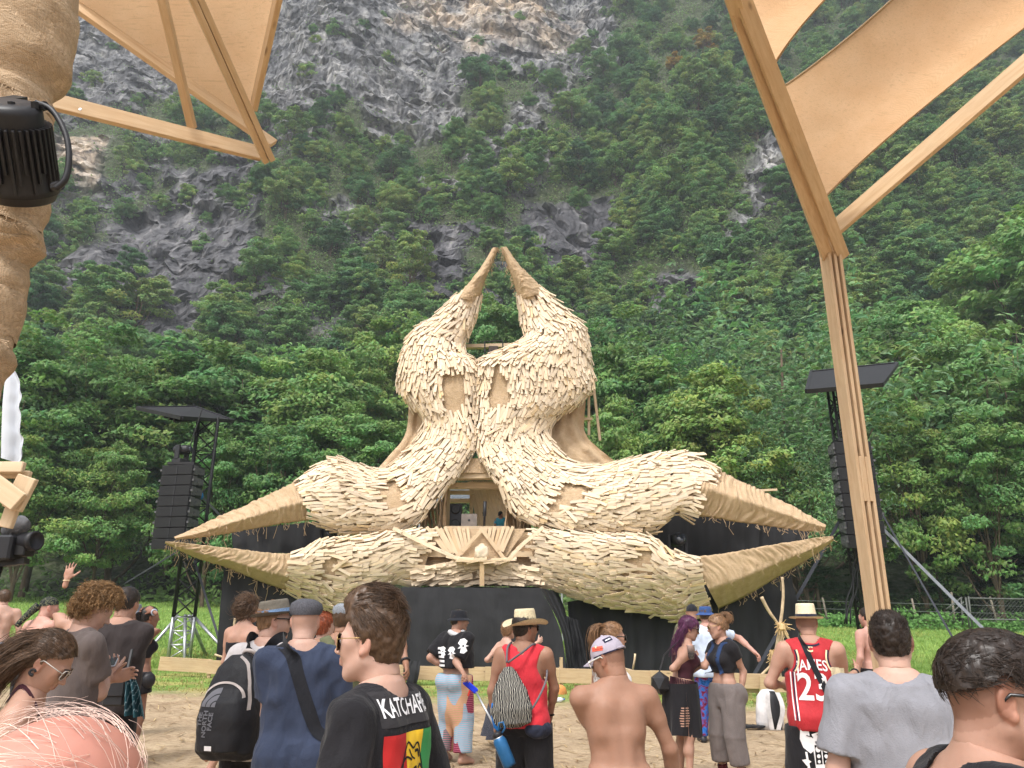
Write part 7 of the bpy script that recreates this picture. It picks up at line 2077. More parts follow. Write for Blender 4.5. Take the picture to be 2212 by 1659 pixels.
BLACKCAP = cloth('black_cap', srgb(36, 37, 42)); BLUEHAT = cloth('blue_hat', srgb(52, 78, 128)); GREYCAP = cloth('lavender_grey_cap', srgb(164, 156, 168)); NAVYB = cloth('navy_band', srgb(40, 40, 60)); BLUEB = mat('blue_braid', srgb(120, 146, 180), .8, var=.3, scale=90)
PFR = mat('black_frame', (.012, .012, .013), .25, spec=.6); GOLD = mat('gold_wire', srgb(190, 160, 110), .3, .9); WLENS = mat('dark_lens', (.018, .016, .015), .08, spec=.8); BLENS = mat('brown_lens', srgb(70, 48, 40), .08, spec=.8)
WEYE = mat('eye_white', (.7, .68, .66), .3, var=.02); IRIS = mat('iris', srgb(60, 44, 34), .2)
PRW = cloth('white_print', srgb(232, 230, 232), .8, fold=.1); PRK = cloth('black_print', srgb(24, 22, 24), .8, fold=.1); PRR = cloth('red_print', srgb(186, 44, 44), .8, fold=.1); PRY = cloth('yellow_print', srgb(240, 196, 52), .8, fold=.1); PRG = cloth('green_print', srgb(62, 146, 84), .8, fold=.1); PRGR = cloth('grey_print', srgb(112, 112, 118), .8, fold=.1)
def buzz(c, strength=.8, top=.2):
 """close-cropped sides: hair stubble on the scalp"""
 c = np.array(c)
 def f(V):
  m = hairline(V, .075, -.058, .05).astype(float); m2 = hairline(V, .07, -.035, .045).astype(float)
  a = (.45 * m + .55 * m2)[:, None] * strength
  return 1 - a * (1 - c)
 return f
def stubble(c=(.62, .58, .56), s=.7):
 def f(V):
  j = np.clip((-.035 - V[:, 2]) / .02, 0, 1) * np.clip((V[:, 1] - .0) / .03, 0, 1) * (V[:, 2] > -.125)
  mo = np.exp(-((V[:, 2] + .062) / .012) ** 2) * (np.abs(V[:, 0]) < .02)
  return 1 - (s * np.clip(j - mo, 0, 1))[:, None] * (1 - np.array(c))
 return f
def both(*fs):
 def f(V):
  r = 1
  for g in fs: r = r * g(V)
  return r
 return f
up_flow = lambda p, n, r: n * .4 + np.array([0, .25, .9]) + .3 * r.normal(size=p.shape)
back_flow = lambda p, n, r: np.array([0, -.8, .15]) + n * .25 + np.where(p[:, 2:3] < .03, np.array([0, -.1, -1.0]), 0) + .2 * r.normal(size=p.shape)
down_flow = lambda p, n, r: np.array([0, -.35, -1.0]) + .2 * r.normal(size=p.shape)
bun_flow = lambda p, n, r: np.array([0, -1.0, .5]) - p * np.array([4, 0, 2.]) + .12 * r.normal(size=p.shape)
def blob(H, name, m, fn, lo, hi, h=None, amp=0, freq=9, parent=None, seed=1, stretch=(1, 1, 1)):
 f = Field(lo, hi, h or H.bh); fn(f); V, Q = f.mesh(1)
 if amp: V = wr_disp(V, Q, amp, freq, seed, stretch)
 return obj(name, H.w(V), Q, m, parent or H.obj, smooth=True)
def item(H, name, label, cat, at, group=None): return thing(name, tuple(H.w(at)), label, cat, group)
def pattern_mat(name, cols, scale=8, kind='voronoi', rough=.85, stretch=(1, 1, 1), stops=None):
 k = NT(name); co = k.coords('obj', stretch)
 if kind == 'voronoi':
  v = k.n('ShaderNodeTexVoronoi'); v.inputs['Scale'].default_value = scale; k.l(k.mix(co, co, .5), v.inputs['Vector']); k.l(co, v.inputs['Vector'])
  f = k.n('ShaderNodeSeparateColor'); k.l(v.outputs['Color'], f.inputs[0]); fac = f.outputs[0]
 elif kind == 'wave':
  w = k.n('ShaderNodeTexWave', wave_type='BANDS', bands_direction='X'); w.inputs['Scale'].default_value = scale; w.inputs['Distortion'].default_value = 4; w.inputs['Detail Scale'].default_value = 1.5; k.l(co, w.inputs[0]); fac = w.outputs['Fac']
 else: fac = k.noise(co, scale, 4, .6, 1.5)
 n = len(cols); st = stops or [.3 + .4 * i / max(1, n - 1) for i in range(n)] if kind != 'voronoi' else stops or [i / n for i in range(n)]
 c = k.ramp(fac, list(zip(st, cols))); k.color(c).rough(rough); k.b.inputs['Specular IOR Level'].default_value = .15
 if kind in ('voronoi',):
  for nd in k.N:
   if nd.type == 'VALTORGB': nd.color_ramp.interpolation = 'CONSTANT'
 k.bump(k.noise(k.coords('obj'), 6, 3), .3, .02); return k.m
TROP = pattern_mat('tropical_print', [srgb(24, 36, 66), srgb(60, 90, 130), srgb(150, 178, 200), srgb(30, 44, 76)], 24, 'noise')
TIE = pattern_mat('tie_dye', [srgb(24, 30, 60), srgb(40, 110, 190), srgb(120, 30, 50), srgb(30, 34, 70)], 9, 'noise')
PALM = pattern_mat('palm_print', [srgb(28, 30, 36), srgb(228, 222, 206), srgb(216, 212, 198), srgb(48, 48, 50)], 13, 'wave', stretch=(1, 1, .7))
SKIRT = pattern_mat('batik', [srgb(40, 42, 52), srgb(150, 152, 160), srgb(58, 60, 72)], 20, 'wave', stretch=(1, 1, 2.2))
PLAID = pattern_mat('plaid', [srgb(34, 62, 70), srgb(150, 170, 176), srgb(42, 78, 86)], 12, 'wave', stretch=(1, 1, .15))
CAMO = cloth('mesh_grey', srgb(112, 118, 128))
p = person('shirtless man with short brown hair in blue patterned shorts, back turned, at the left edge', 5, 590, 12, -40, head=(-15, -3, 0), skin='fair')
make_pants(p, TROP, 'shorts', ease=.03, waist=.98); make_hair(p, HB, n=500, length=.02, flow=down_flow)
p = person('shirtless pink man in a dark patterned headscarf with a hanging tail, holding a phone', 51, 597, 9, 22, head=(30, -2, 0), lean=6, skin='pink', arms={'R': (px(47, 634, -.1), px(58, 622, .1))}, hand={'R': dict(curl=.8)})
make_pants(p, BLK, 'shorts'); BAND = pattern_mat('bandana_print', [srgb(20, 24, 34), srgb(22, 30, 40), srgb(150, 150, 112)], 60, 'noise')
J, hat = baseball(p, BAND, BAND, bill=False, z0=.02, pitch=8)
mb = MB(); q = np.array([(0, -.11, .02), (0, -.17, -.05), (.005, -.23, -.13), (0, -.29, -.22)]); mb.tube(p.hw(catmull(q, 5)), np.linspace(.05, .028, 16) * p.s, 10); mb.build('scarf_tail', BAND, hat, smooth=True)
p = person('shirtless man in a white cap raising his left hand, palm open, behind the curly-haired man', 91, 589, 8, -12, head=(0, 0, 0), skin='mid', arms={'L': (px(54.5, 602, 0), px(62.5, 587, -.05))}, hand={'L': dict(curl=.1, spread=.2, n=(.1, 1, 0), dir=(.1, 0.05, 1), thumb=.9)})
make_pants(p, BLK, 'shorts'); baseball(p, WHITE, WHITE, backward=False, z0=.03)
mb = MB(); w = p.hand['L'][0]; a = np.linspace(0, 6.28, 14); mb.tube(p.w(w + .030 * np.stack([np.cos(a), np.sin(a), 0 * a], -1) + p.hand['L'][1] * -.01), .005, 5); mb.build('wristband', CREAM, p.obj, smooth=True)
p = person('curly-haired man in a brown-grey T-shirt bent over his phone at the left', 99, 589.5, 4.8, 42, head=(32, -30, 0), lean=7, skin='fair', arms={'R': (px(99, 694, -.05), px(111, 667, .25)), 'L': ((-.2, .08, 1.1), (-.02, .32, 1.2))}, hand={'R': dict(curl=.7, n=(-.6, .2, .9)), 'L': dict(curl=.5)})
make_shirt(p, BRG, hem=.80, ease=.035, sleeve=.68, arm_r=.078, amp=.012); make_pants(p, BLK, 'shorts', ease=.035);
make_hair(p, HC_, n=1500, length=.06, lift=.6, curl=.011, K=9, radius=.0024, flow=lambda q, n, r: n + .4 * r.normal(size=q.shape), clump=.9, cap=.03, top=.02, gravity=.5, low=-.07, front=.06)
ph = item(p, 'phone', 'pale phone held low by the curly-haired man', 'phone', p.hand['R'][0])
def phone(H, S, root, m, w=.038, l=.075, off=.03):
 wr, fd, n, sd = H.hand[S]; mb = MB(); c = H.w(wr + fd * .09 + n * off); R = np.array([H.w(sd) - H.w((0, 0, 0)), H.w(fd) - H.w((0, 0, 0)), H.w(n) - H.w((0, 0, 0))]); R = norm(R)
 mb.box(c, (w, l, .005), R); b = mb.build('case', m, root, bevel=.004); mb = MB(); mb.box(c + R[2] * .0055, (w * .92, l * .94, .001), R); mb.build('screen', LENS, b)
phone(p, 'R', ph, mat('phone_white', (.6, .62, .68), .3))
p = person('man in a backward black cap and charcoal T-shirt with a black side bag, left group', 129.5, 588.5, 6.2, -2, head=(8, -10, 0), skin='mid', arms={'R': (px(126, 666, -.1), px(140, 657, .2)), 'L': ((-.22, .02, 1.12), (-.1, .28, 1.08))}, hand={'R': dict(curl=.9)})
make_shirt(p, DKB, hem=.82, ease=.03, sleeve=.66, arm_r=.074); make_pants(p, BLK, 'shorts'); make_hair(p, HD, n=400, length=.012, flow=down_flow); baseball(p, BLACKCAP, BLACKCAP, backward=True, z0=.032)
b = thing('shoulder_bag', tuple(PU(117, 705, 5.8)), 'black satchel with a flap hanging at the hip of the man in the backward cap', 'bag')
A, B = np.array(PU(108, 679, 5.8)), np.array(PU(126, 706, 5.8)); mb = MB(); mb.box((A + B) / 2, ((B[0] - A[0]) / 2, .05, (A[2] - B[2]) / 2)); bo = mb.build('bag', BLACK_PLASTIC, b, bevel=.015)
mb = MB(); mb.box((A + B) / 2 + [0, -.056, .035], ((B[0] - A[0]) / 2 * .96, .008, (A[2] - B[2]) / 2 * .62)); mb.build('flap', BLACK_PLASTIC, bo, bevel=.006)
mb = MB(); mb.tube([(A + B) / 2 + [.05, 0, .1], PU(132, 650, 5.95)], .012, 5); mb.build('strap', BLACK_PLASTIC, bo)
mb = MB(); mb.box((A + B) / 2 + [.01, .0, (A[2] - B[2]) / 2 + .012], ((B[0] - A[0]) / 2 * .8, .03, .02)); mb.build('papers', WHITE, bo)
o = cloth_sheet('plaid_shirt', [(275, 1452, 5.75), (270, 1490, 5.72), (268, 1545, 5.7)], [(286, 1450, 5.75), (304, 1490, 5.72), (316, 1552, 5.75)], 0, PLAID, None, 2.4, .05, nx=26, ny=26, seed=6, wr=.03, thick=.004); tag(o, 'teal and white plaid shirt hanging from the waist of the man in the backward cap', 'shirt')
p = person('man in a grey mesh bucket hat mostly hidden behind the man with the backward cap', 136, 604.5, 10.4, -10, skin='mid'); make_shirt(p, BLK); make_pants(p, BLK, 'shorts'); bucket(p, CAMO)
p = person('dark-haired woman in black lace top and shorts, both hands lifted behind her head', 151.5, 607, 8.8, 42, 'f', head=(12, 0, 0), skin='brown', arms={'R': (px(174, 616, -.15), px(153, 611.5, -.1)), 'L': ((-.12, .22, 1.52), (-.05, -.02, 1.66))}, hand={'R': dict(curl=.8), 'L': dict(curl=.8)})
make_shirt(p, BLK, 'bra', hem=1.14, ease=.008, amp=.003, name='lace_top'); make_pants(p, BLK, 'short_shorts', ease=.03, waist=.99, hem=.42, loose=1.3); make_hair(p, HBL, n=500, length=.04, flow=bun_flow, lift=.1); long_hair(p, HBL, None, [(0, -.09, .04), (0, -.13, .05), (0, -.13, -.0), (0, -.10, -.06)], 160, .014, .02)
Bp = bvh_of(p.body)
for s in (-1, 1): strap_on(p, [Bp], [p.w(p.up((s * .075, -.2, 1.16))), p.w(p.up((s * .08, -.2, 1.3))), p.w(p.up((s * .09, -.06, 1.5)))], .012, BLK, 'shoulder_strap')
mb = MB(); mb.tube(p.w(p.A['R'][2] * .92 + p.A['R'][1] * .08 + .032 * np.stack([np.zeros(12), np.cos(np.linspace(0, 6.28, 12)), np.sin(np.linspace(0, 6.28, 12))], -1)), .008, 5); mb.build('wristband', LBLUE, p.obj, smooth=True)
b = item(p, 'hip_bag', 'small black bag at the hip of the woman with raised hands', 'bag', (.19, .02, .9)); o = blob(p, 'bag', BLACK_PLASTIC, lambda f: f.ell((.21, .03, .9), (.06, .08, .09), k=0), (.1, -.1, .75), (.32, .18, 1.05), .012); o.parent = b; o.matrix_parent_inverse = Matrix.Translation(-Vector(b.location))
p = person('woman with dark hair drawn back, clear glasses and black ear plug looking down, lower left', 53, 634, 3.1, 66, 'f', head=(10, -34, 0), lean=10, skin='mid', gz=None)
make_shirt(p, MAROON, 'bra', hem=1.0, ease=.012, amp=.004, name='top'); make_pants(p, BLK, 'shorts')
make_hair(p, HB, n=2200, length=.09, lift=.05, flow=lambda q, n, r: np.array([0, -.9, .25]) + .08 * r.normal(size=q.shape), cap=.014, low=-.05, front=.07, K=7, radius=.0014, clump=.25, gravity=.3)
long_hair(p, HB, None, [(0, -.09, .06), (0, -.13, .01), (.0, -.15, -.08), (.0, -.16, -.2), (.0, -.15, -.42)], 900, .032, .05, radius=.0013, wave=.01)
long_hair(p, HB, None, [(.06, -.04, .03), (.065, -.075, -.03), (.05, -.10, -.12), (.04, -.12, -.3)], 500, .016, .035, radius=.0012, wave=.008)
Bp = bvh_of(p.body); strap_on(p, [Bp], [p.w(p.up((.10, -.2, 1.1))), p.w(p.up((.10, -.2, 1.3))), p.w(p.up((.11, -.05, 1.5))), p.w(p.up((.11, .12, 1.35)))], .014, MAROON, 'shoulder_strap'); strap_on(p, [Bp], [p.w(p.up((-.10, -.2, 1.1))), p.w(p.up((-.10, -.2, 1.3))), p.w(p.up((-.11, -.05, 1.5)))], .014, MAROON, 'shoulder_strap')
glasses(p, mat('clear_frame', (.55, .52, .48), .15, spec=.6), BLENS, 'square', .026, .021); eyebrows(p, HD)
for s in (1,):
 mb = MB(); a = np.linspace(.6, 5.6, 14); mb.tube(p.hw(np.stack([0 * a + s * .086, -.004 + .011 * np.cos(a), -.043 + .011 * np.sin(a)], -1)), np.linspace(.004, .006, 14), 7); mb.build('earring', BLACK_PLASTIC, p.obj, smooth=True)
p = person('sunburnt bald head with thin white-blond hair, very close at the bottom left', 74, 716, .72, 15, head=(0, -6, 0), skin='pink', group='people closest to the camera', tint=lambda V: np.ones((len(V), 3)) * np.array([1.0, .80, .76])); make_shirt(p, GREYT); make_pants(p, BLK, 'shorts')
make_hair(p, HG, n=260, length=.11, lift=.02, flow=lambda q, n, r: np.array([-.8, -.25, .1]) + .22 * r.normal(size=q.shape), cap=.003, base=False, K=8, radius=.00032, clump=.5, name='thin_hair', jit=.3)
p = person('woman with wind-blown brown hair and bare shoulders striding behind the man with the black rucksack', 250.5, 598, 8.0, 14, 'f', head=(20, 0, 0), skin='mid', arms={'L': (px(226.5, 652, 0), px(225, 678, .05))}, legs={'L': (px(221, 722, 0), px(209.5, 747, .35), (-.05, .06, -.14)), 'R': (px(231, 729, -.1), px(207.5, 774, -.1), None)})
make_shirt(p, BLK, 'bra', hem=1.12, ease=.008, amp=.002, name='top'); make_pants(p, BLK, 'short_shorts', ease=.015); make_hair(p, HB, n=700, length=.13, lift=.42, flow=lambda q, n, r: np.array([-.9, -.3, -.35]) + .3 * r.normal(size=q.shape), cap=.022, low=-.08, K=7, radius=.003, jit=.6)
p = person('man in a grey fedora and heather T-shirt wearing a big black rucksack', 277, 602, 5.0, 12, head=(58, 0, 0), skin='fair', tint=stubble((.75, .62, .5), .6))
make_shirt(p, HEATH, hem=.80, ease=.035, sleeve=.6, arm_r=.076); make_pants(p, BLK, 'shorts', ease=.05, hem=.95); make_hair(p, HLB, n=500, length=.02, flow=down_flow); J = fedora(p, FELT, BLUEB, brim=.048, hgt=.088, pitch=8, z0=.042, curl=.02); glasses(p, PFR, WLENS, 'square', .028, .02, wire=.0034)
def rucksack(H, root, m, trim, c=(-.05, -.265, 1.12), hw=.19, dp=.135, hh=.29):
 up = H.up
 def fn(f):
  R = H.Rl @ rot('x', .0)
  f.loft(np.array([(c[2] - hh, hw * .82, dp * .7, c[1]), (c[2] - hh * .85, hw, dp * .95, c[1] - .01), (c[2] - hh * .3, hw * 1.0, dp, c[1] - .01), (c[2] + hh * .3, hw * .86, dp * .86, c[1]), (c[2] + hh * .75, hw * .66, dp * .62, c[1] + .02), (c[2] + hh, hw * .34, dp * .34, c[1] + .04)]), H.Rl.T, H.piv, k=0, pw=2.6, cx=c[0])
  f.loft(np.array([(c[2] - hh * .8, hw * .70, .07, c[1] - dp * .82), (c[2] - hh * .2, hw * .78, .075, c[1] - dp * .84), (c[2] + hh * .12, hw * .70, .06, c[1] - dp * .8), (c[2] + hh * .3, hw * .5, .03, c[1] - dp * .66)]), H.Rl.T, H.piv, k=.02, cx=c[0])
 o = blob(H, 'bag', m, fn, (-.36, -.56, .7), (.3, .0, 1.55), .010, amp=.007, freq=8); o.parent = root; o.matrix_parent_inverse = Matrix.Translation(-Vector(root.location))
 return o
b = item(p, 'rucksack', 'big black rucksack with grey piping worn by the man in the grey fedora', 'backpack', (0, -.3, .9))
bag = rucksack(p, b, cloth('black_nylon', srgb(30, 30, 34), .6, fold=.4, spec=.3), None)
Bb = bvh_of(bag); back = -np.array([math.sin(math.radians(12)), math.cos(math.radians(12)), 0]); rt = np.array([math.cos(math.radians(12)), -math.sin(math.radians(12)), 0]); C = p.w(p.up((-.05, -.9, 1.12)))
PIPE = mat('grey_piping', srgb(176, 166, 162), .7)
aa = np.linspace(math.pi * .98, math.pi * .02, 9); print_line(bag, Bb, [(.125 * math.cos(t), .05 + .085 * math.sin(t)) for t in aa], .012, C, rt, (0, 0, 1), PIPE, 'zip_piping', .006)
print_line(bag, Bb, [(.03, .275), (.09, .23), (.12, .16), (.14, .08), (.155, -.01)], .012, C, rt, (0, 0, 1), PIPE, 'zip_piping', .006)
for r0, r1 in ((.0, .028), (.034, .062), (.068, .098)):
 pts = [(-.01 - r1 * math.cos(t), .01 + r1 * math.sin(t)) for t in np.linspace(0, math.pi / 2, 10)] + [(-.01 - r0 * math.cos(t), .01 + r0 * math.sin(t)) for t in np.linspace(math.pi / 2, 0, 10)]
 if r0 == 0: pts = pts[:10] + [(-.01, .01)]
 print_poly(bag, Bb, pts, C, rt, (0, 0, 1), PRGR, 'logo_arc')
for i, wd in enumerate(('THE', 'NORTH', 'FACE')): print_text(bag, Bb, wd, .040, C, rt, (0, 0, 1), PRGR, 'logo_word', ang=math.pi / 2, offset=.0012, at=(-.095 + .036 * i, -.01 - .0 - (.045 if i == 0 else .068 if i == 1 else .055)))
print_poly(bag, Bb, [(-.045, -.215), (.0, -.215), (.0, -.19), (-.045, -.19)], C, rt, (0, 0, 1), PRW, 'white_tag')
mb = MB(); mb.tube(catmull(np.array([p.w(p.up((x, y, z))) for x, y, z in ((-.05, -.2, 1.39), (-.02, -.24, 1.43), (.03, -.24, 1.43), (.06, -.2, 1.39))]), 4), .012, 6); mb.build('grab_loop', PIPE, bag, smooth=True)
Bs = bvh_of(p.shirt)
for s in (-1, 1): o = strap_on(p, [Bs], [p.w(p.up((s * .075, -.25, 1.33))), p.w(p.up((s * .10, -.12, 1.48))), p.w(p.up((s * .115, .02, 1.5))), p.w(p.up((s * .12, .2, 1.35))), p.w(p.up((s * .13, .22, 1.15)))], .062, BLACKCAP, 'shoulder_strap')
p = person('man in a dark flat cap and navy T-shirt with a black sling across his back', 307, 600.5, 4.55, -12, head=(6, -2, 0), skin='fair', arms={'L': (px(268, 703, -.05), px(287, 709, .35)), 'R': ((.24, .02, 1.12), (.1, .28, 1.1))}, tint=buzz((.72, .66, .62), .4))
make_shirt(p, NAVY, hem=.76, ease=.03, sleeve=.7, arm_r=.08, amp=.012); make_pants(p, BROWNP, 'long', ease=.03, waist=.98); flatcap(p, TWEED, pitch=2); Bs = bvh_of(p.shirt)
strap_on(p, [Bs], [p.w((-.12, .05, 1.52)), p.w((-.10, -.1, 1.48)), p.w((-.04, -.25, 1.36)), p.w((.10, -.25, 1.16)), p.w((.2, -.2, 1.02)), p.w((.26, -.05, .95))], .07, BLACKCAP, 'sling')
p = person('woman with auburn hair half seen between the two flat caps', 326, 615, 7.4, 40, 'f', skin='fair'); make_shirt(p, WHITE); make_pants(p, BLK, 'long'); make_hair(p, HR, n=500, length=.06, flow=bun_flow, cap=.018, low=-.07); long_hair(p, HR, None, [(0, -.1, .03), (0, -.14, .0), (0, -.13, -.05)], 120, .02, .02)
p = person('man in a pale grey flat cap, his right arm with watch reaching out', 345, 604.5, 6.3, -5, head=(10, 0, 0), skin='tan', arms={'R': (px(398, 637, 0), px(404, 655, -.1))}, hand={'R': dict(curl=1.0)}); make_shirt(p, OLIVE, 'tank'); make_pants(p, BLK, 'shorts'); flatcap(p, TWEED2); make_hair(p, HB, n=300, length=.012, flow=down_flow)
mb = MB(); wq = p.A['R'][2] * .9 + p.A['R'][1] * .1; ad = norm(p.A['R'][2] - p.A['R'][1]); ee = norm(np.cross(ad, (0, 1, .1))); ff = np.cross(ad, ee); a = np.linspace(0, 6.28, 13); mb.tube(p.w(wq + .031 * (np.cos(a)[:, None] * ee + np.sin(a)[:, None] * ff)), .010, 6); mb.build('watch', BLACK_PLASTIC, p.obj, smooth=True)
wt = thing('water_pistol', tuple(PU(400, 645, 6.2)), 'blue and red toy water pistol beside the outstretched arm', 'toy'); mb = MB(); mb.bar(PU(394, 643, 6.2), PU(404, 647, 6.2), .03, .03); bo = mb.build('barrel', mat('toy_blue', srgb(36, 66, 200), .4), wt, bevel=.006); mb = MB(); mb.bar(PU(396, 644, 6.2), PU(397, 651, 6.2), .018, .014); mb.build('grip', mat('toy_red', srgb(200, 50, 50), .4), bo, bevel=.004)
p = person('young man in profile, swept-back brown hair, aviator glasses, black T-shirt with back print', 372, 604, 2.5, -66, head=(-18, 0, 0), skin='fair', hh=.0042, build=.9)
make_shirt(p, BLK, hem=.74, ease=.04, sleeve=.86, arm_r=.082, amp=.011, neckr=.092); make_pants(p, BLK, 'long')
def quiff(q, n, r):
 f = np.array([0, -.75, .35]) + n * .25 + .12 * r.normal(size=q.shape)
 fr = (q[:, 1:2] > .05) & (q[:, 2:3] > .06)
 side = np.abs(q[:, 0:1]) > .062
 f = np.where(fr, np.array([0, -.25, .95]), f); f = np.where(side | (q[:, 2:3] < .02), np.array([0, -.65, -.75]) + .12 * r.normal(size=q.shape), f); return f
make_hair(p, HB, n=4200, length=lambda q, r: np.where(q[:, 2] > .075, .075, np.where(q[:, 2] > .03, .045, .022)) * r.uniform(.7, 1.25, len(q)), lift=.14, flow=quiff, cap=.014, low=-.06, front=.078, fr=.05, K=7, radius=.0012, clump=.6, jit=.14, top=.042)
eyebrows(p, HB); eyes(p, WEYE, IRIS); glasses(p, GOLD, BLENS, 'aviator', .027, .024, wire=.0014)
a = np.linspace(-1.9, 1.9, 20); mb = MB(); Bp = bvh_of(p.body); nb = p.up((0, -.012, 1.475)); mb.tube([p.w(nb + np.array([.066 * math.sin(t + math.pi), .062 * math.cos(t + math.pi), -.004 - .03 * (1 + math.cos(t + math.pi)) * .5])) for t in a], .0022, 5); mb.build('necklace', HD, p.obj, smooth=True)
Bs = bvh_of(p.shirt); th = math.radians(-66); rt = np.array([math.cos(th), -math.sin(th), 0]); C = p.w((.0, -.9, 1.27))
K0 = .135
print_poly(p.shirt, Bs, [(-K0, .19), (K0, .19), (K0, .095), (-K0, .095)], C, rt, (0, 0, 1), cloth('faded_black_print', srgb(50, 48, 50), .8, fold=.1), 'title_panel', .0025)
print_text(p.shirt, Bs, 'KATCHAFIRE', .070, C, rt, (0, 0, 1), PRW, 'title', fw=.62, offset=.0012, at=(0, .143), off=.005)
for (x0, x1, mm) in ((-K0, -K0 / 3, PRR), (-K0 / 3, K0 / 3, PRY), (K0 / 3, K0, PRG)): print_poly(p.shirt, Bs, [(x0, .075), (x1, .075), (x1, -.25), (x0, -.25)], C, rt, (0, 0, 1), mm, 'flag_stripe', .0025)
for pts, w in (([(-.10, -.25), (-.08, -.05), (-.04, .045), (-.01, .03), (.02, .04), (.045, -.01), (.05, -.05)], .006), ([(-.085, -.02), (-.05, .01), (-.02, .0)], .006), ([(-.03, .03), (-.02, .01), (.0, .0)], .005), ([(.0, .02), (.02, .02), (.03, .0)], .008), ([(.02, -.03), (.035, -.02), (.045, -.03)], .007), ([(.0, -.02), (.01, -.06), (.0, -.09)], .014), ([(.05, -.05), (.055, -.1), (.085, -.14), (.1, -.25)], .006), ([(.03, -.15), (.045, -.17), (.06, -.16)], .01)):
 print_line(p.shirt, Bs, pts, w, C, rt, (0, 0, 1), PRK, 'mane_line')
for k in range(11): print_line(p.shirt, Bs, [(-.12 + .016 * k, -.06 - .004 * k), (-.125 + .014 * k, -.15), (-.13 + .012 * k, -.25)], .004, C, rt, (0, 0, 1), PRK, 'mane_line')
PATCH = None
def patch_mat():
 k = NT('patchwork'); co = k.coords('obj'); v = k.n('ShaderNodeTexVoronoi'); v.inputs['Scale'].default_value = 5.5; k.l(k.coords('obj', (1, 1, .45)), v.inputs['Vector'])
 s = k.n('ShaderNodeSeparateColor'); k.l(v.outputs['Color'], s.inputs[0])
 c = k.ramp(s.outputs[0], [(0, srgb(206, 96, 128)), (.2, srgb(126, 176, 192)), (.4, srgb(188, 160, 116)), (.55, srgb(84, 104, 104)), (.7, srgb(214, 120, 140)), (.82, srgb(120, 40, 66)), (.92, srgb(130, 182, 196))])
 for nd in k.N:
  if nd.type == 'VALTORGB': nd.color_ramp.interpolation = 'CONSTANT'
 w = k.n('ShaderNodeTexWave', wave_type='BANDS', bands_direction='Z'); w.inputs['Scale'].default_value = 16; w.inputs['Distortion'].default_value = 1.5; k.l(co, w.inputs[0])
 k.color(k.mix(c, k.mix(c, srgb(226, 130, 152), .5), k.ramp(w.outputs['Fac'], [(.55, (0, 0, 0)), (.8, (1, 1, 1))]))).rough(.9); k.bump(k.noise(co, 6, 3), .35, .03); return k.m
p = person('man in a black bucket hat, sun-printed shirt and patchwork trousers holding a blue grabber', 460, 610.5, 9.3, 40, head=(45, 0, 0), skin='mid', arms={'R': (px(457.5, 659, -.22), px(462, 671, -.42)), 'L': (px(432, 655, 0), px(441, 665, .02))}, hand={'R': dict(curl=.9), 'L': dict(curl=.9)}, tint=stubble())
make_shirt(p, BLK, 'tee', hem=1.06, ease=.055, sleeve=.85, arm_r=.095, flare=.04, amp=.012); make_pants(p, patch_mat(), 'harem', ease=.055, waist=.99, loose=1.0, drop=.1); bucket(p, BLACKCAP, brim=.04, hgt=.085, droop=.03); make_hair(p, HD, n=200, length=.02, flow=down_flow)
mb = MB(); a = np.linspace(0, 6.28, 40); mb.tube(p.w(np.stack([.185 * np.cos(a), .125 * np.sin(a) - .01, 0 * a + .955], -1)), .022, 6); mb.build('belt', BLACK_PLASTIC, p.obj, smooth=True)
Bs = bvh_of(p.shirt)
cam_r, cam_u = np.array([1.0, 0, 0]), (0, 0, 1)
for (uu, vv, rr) in ((464.5, 645, .06), (453, 652, .05), (443.5, 651, .04)):
 C = np.array(PU(uu, vv, 9.3)) + [0, -.6, 0]; star = [((rr * 1.1 if k % 2 == 0 else rr * .5) * math.cos(k * math.pi / 9), (rr * 1.4 if k % 2 == 0 else rr * .55) * math.sin(k * math.pi / 9)) for k in range(18)]; print_poly(p.shirt, Bs, star, C, cam_r, cam_u, PRW, 'sun_print', .004)
 print_poly(p.shirt, Bs, [(rr * .2 * math.cos(t), rr * .2 * math.sin(t)) for t in np.linspace(0, 6.0, 10)], C, cam_r, cam_u, BLK, 'sun_centre', .006)
for k in range(12): C = np.array(PU(441 + .3 * k, 648 + 4.2 * k, 9.3)) + [0, -.6, 0]; print_poly(p.shirt, Bs, [(-.03, -.012), (.04, -.012), (.04, .012), (-.03, .012)], C, cam_r, cam_u, PRW, 'edge_stripe', .004)
SCARF = pattern_mat('black_white_scarf', [srgb(24, 24, 28), srgb(220, 220, 222), srgb(28, 28, 32)], 60, 'noise')
mb = MB(); a = np.linspace(0, 6.28, 30); nb = p.up((0, -.005, 1.455)); mb.tube(p.w(nb + np.stack([.082 * np.cos(a), .075 * np.sin(a), .015 * np.sin(a * 2)], -1)), .034 * p.s, 8); mb.build('scarf', SCARF, p.obj, smooth=True)
g = thing('litter_grabber', tuple(PU(480, 705, 8.85)), 'long grabber with blue handle and red trigger held by the man in the bucket hat', 'grabber')
mb = MB(); mb.bar(PU(464, 681, 8.85), PU(477, 692, 8.85), .045, .06); h_ = mb.build('handle', mat('toy_blue2', srgb(30, 56, 200), .4), g, bevel=.01); mb = MB(); mb.bar(PU(470, 690, 8.85), PU(468, 696, 8.85), .03, .02); mb.build('trigger', mat('toy_red2', srgb(200, 60, 50), .4), h_, bevel=.004)
mb = MB(); mb.tube([PU(475, 690, 8.85), PU(497, 731, 8.6)], .011, 8); mb.build('shaft', GREY_METAL, g, smooth=True)
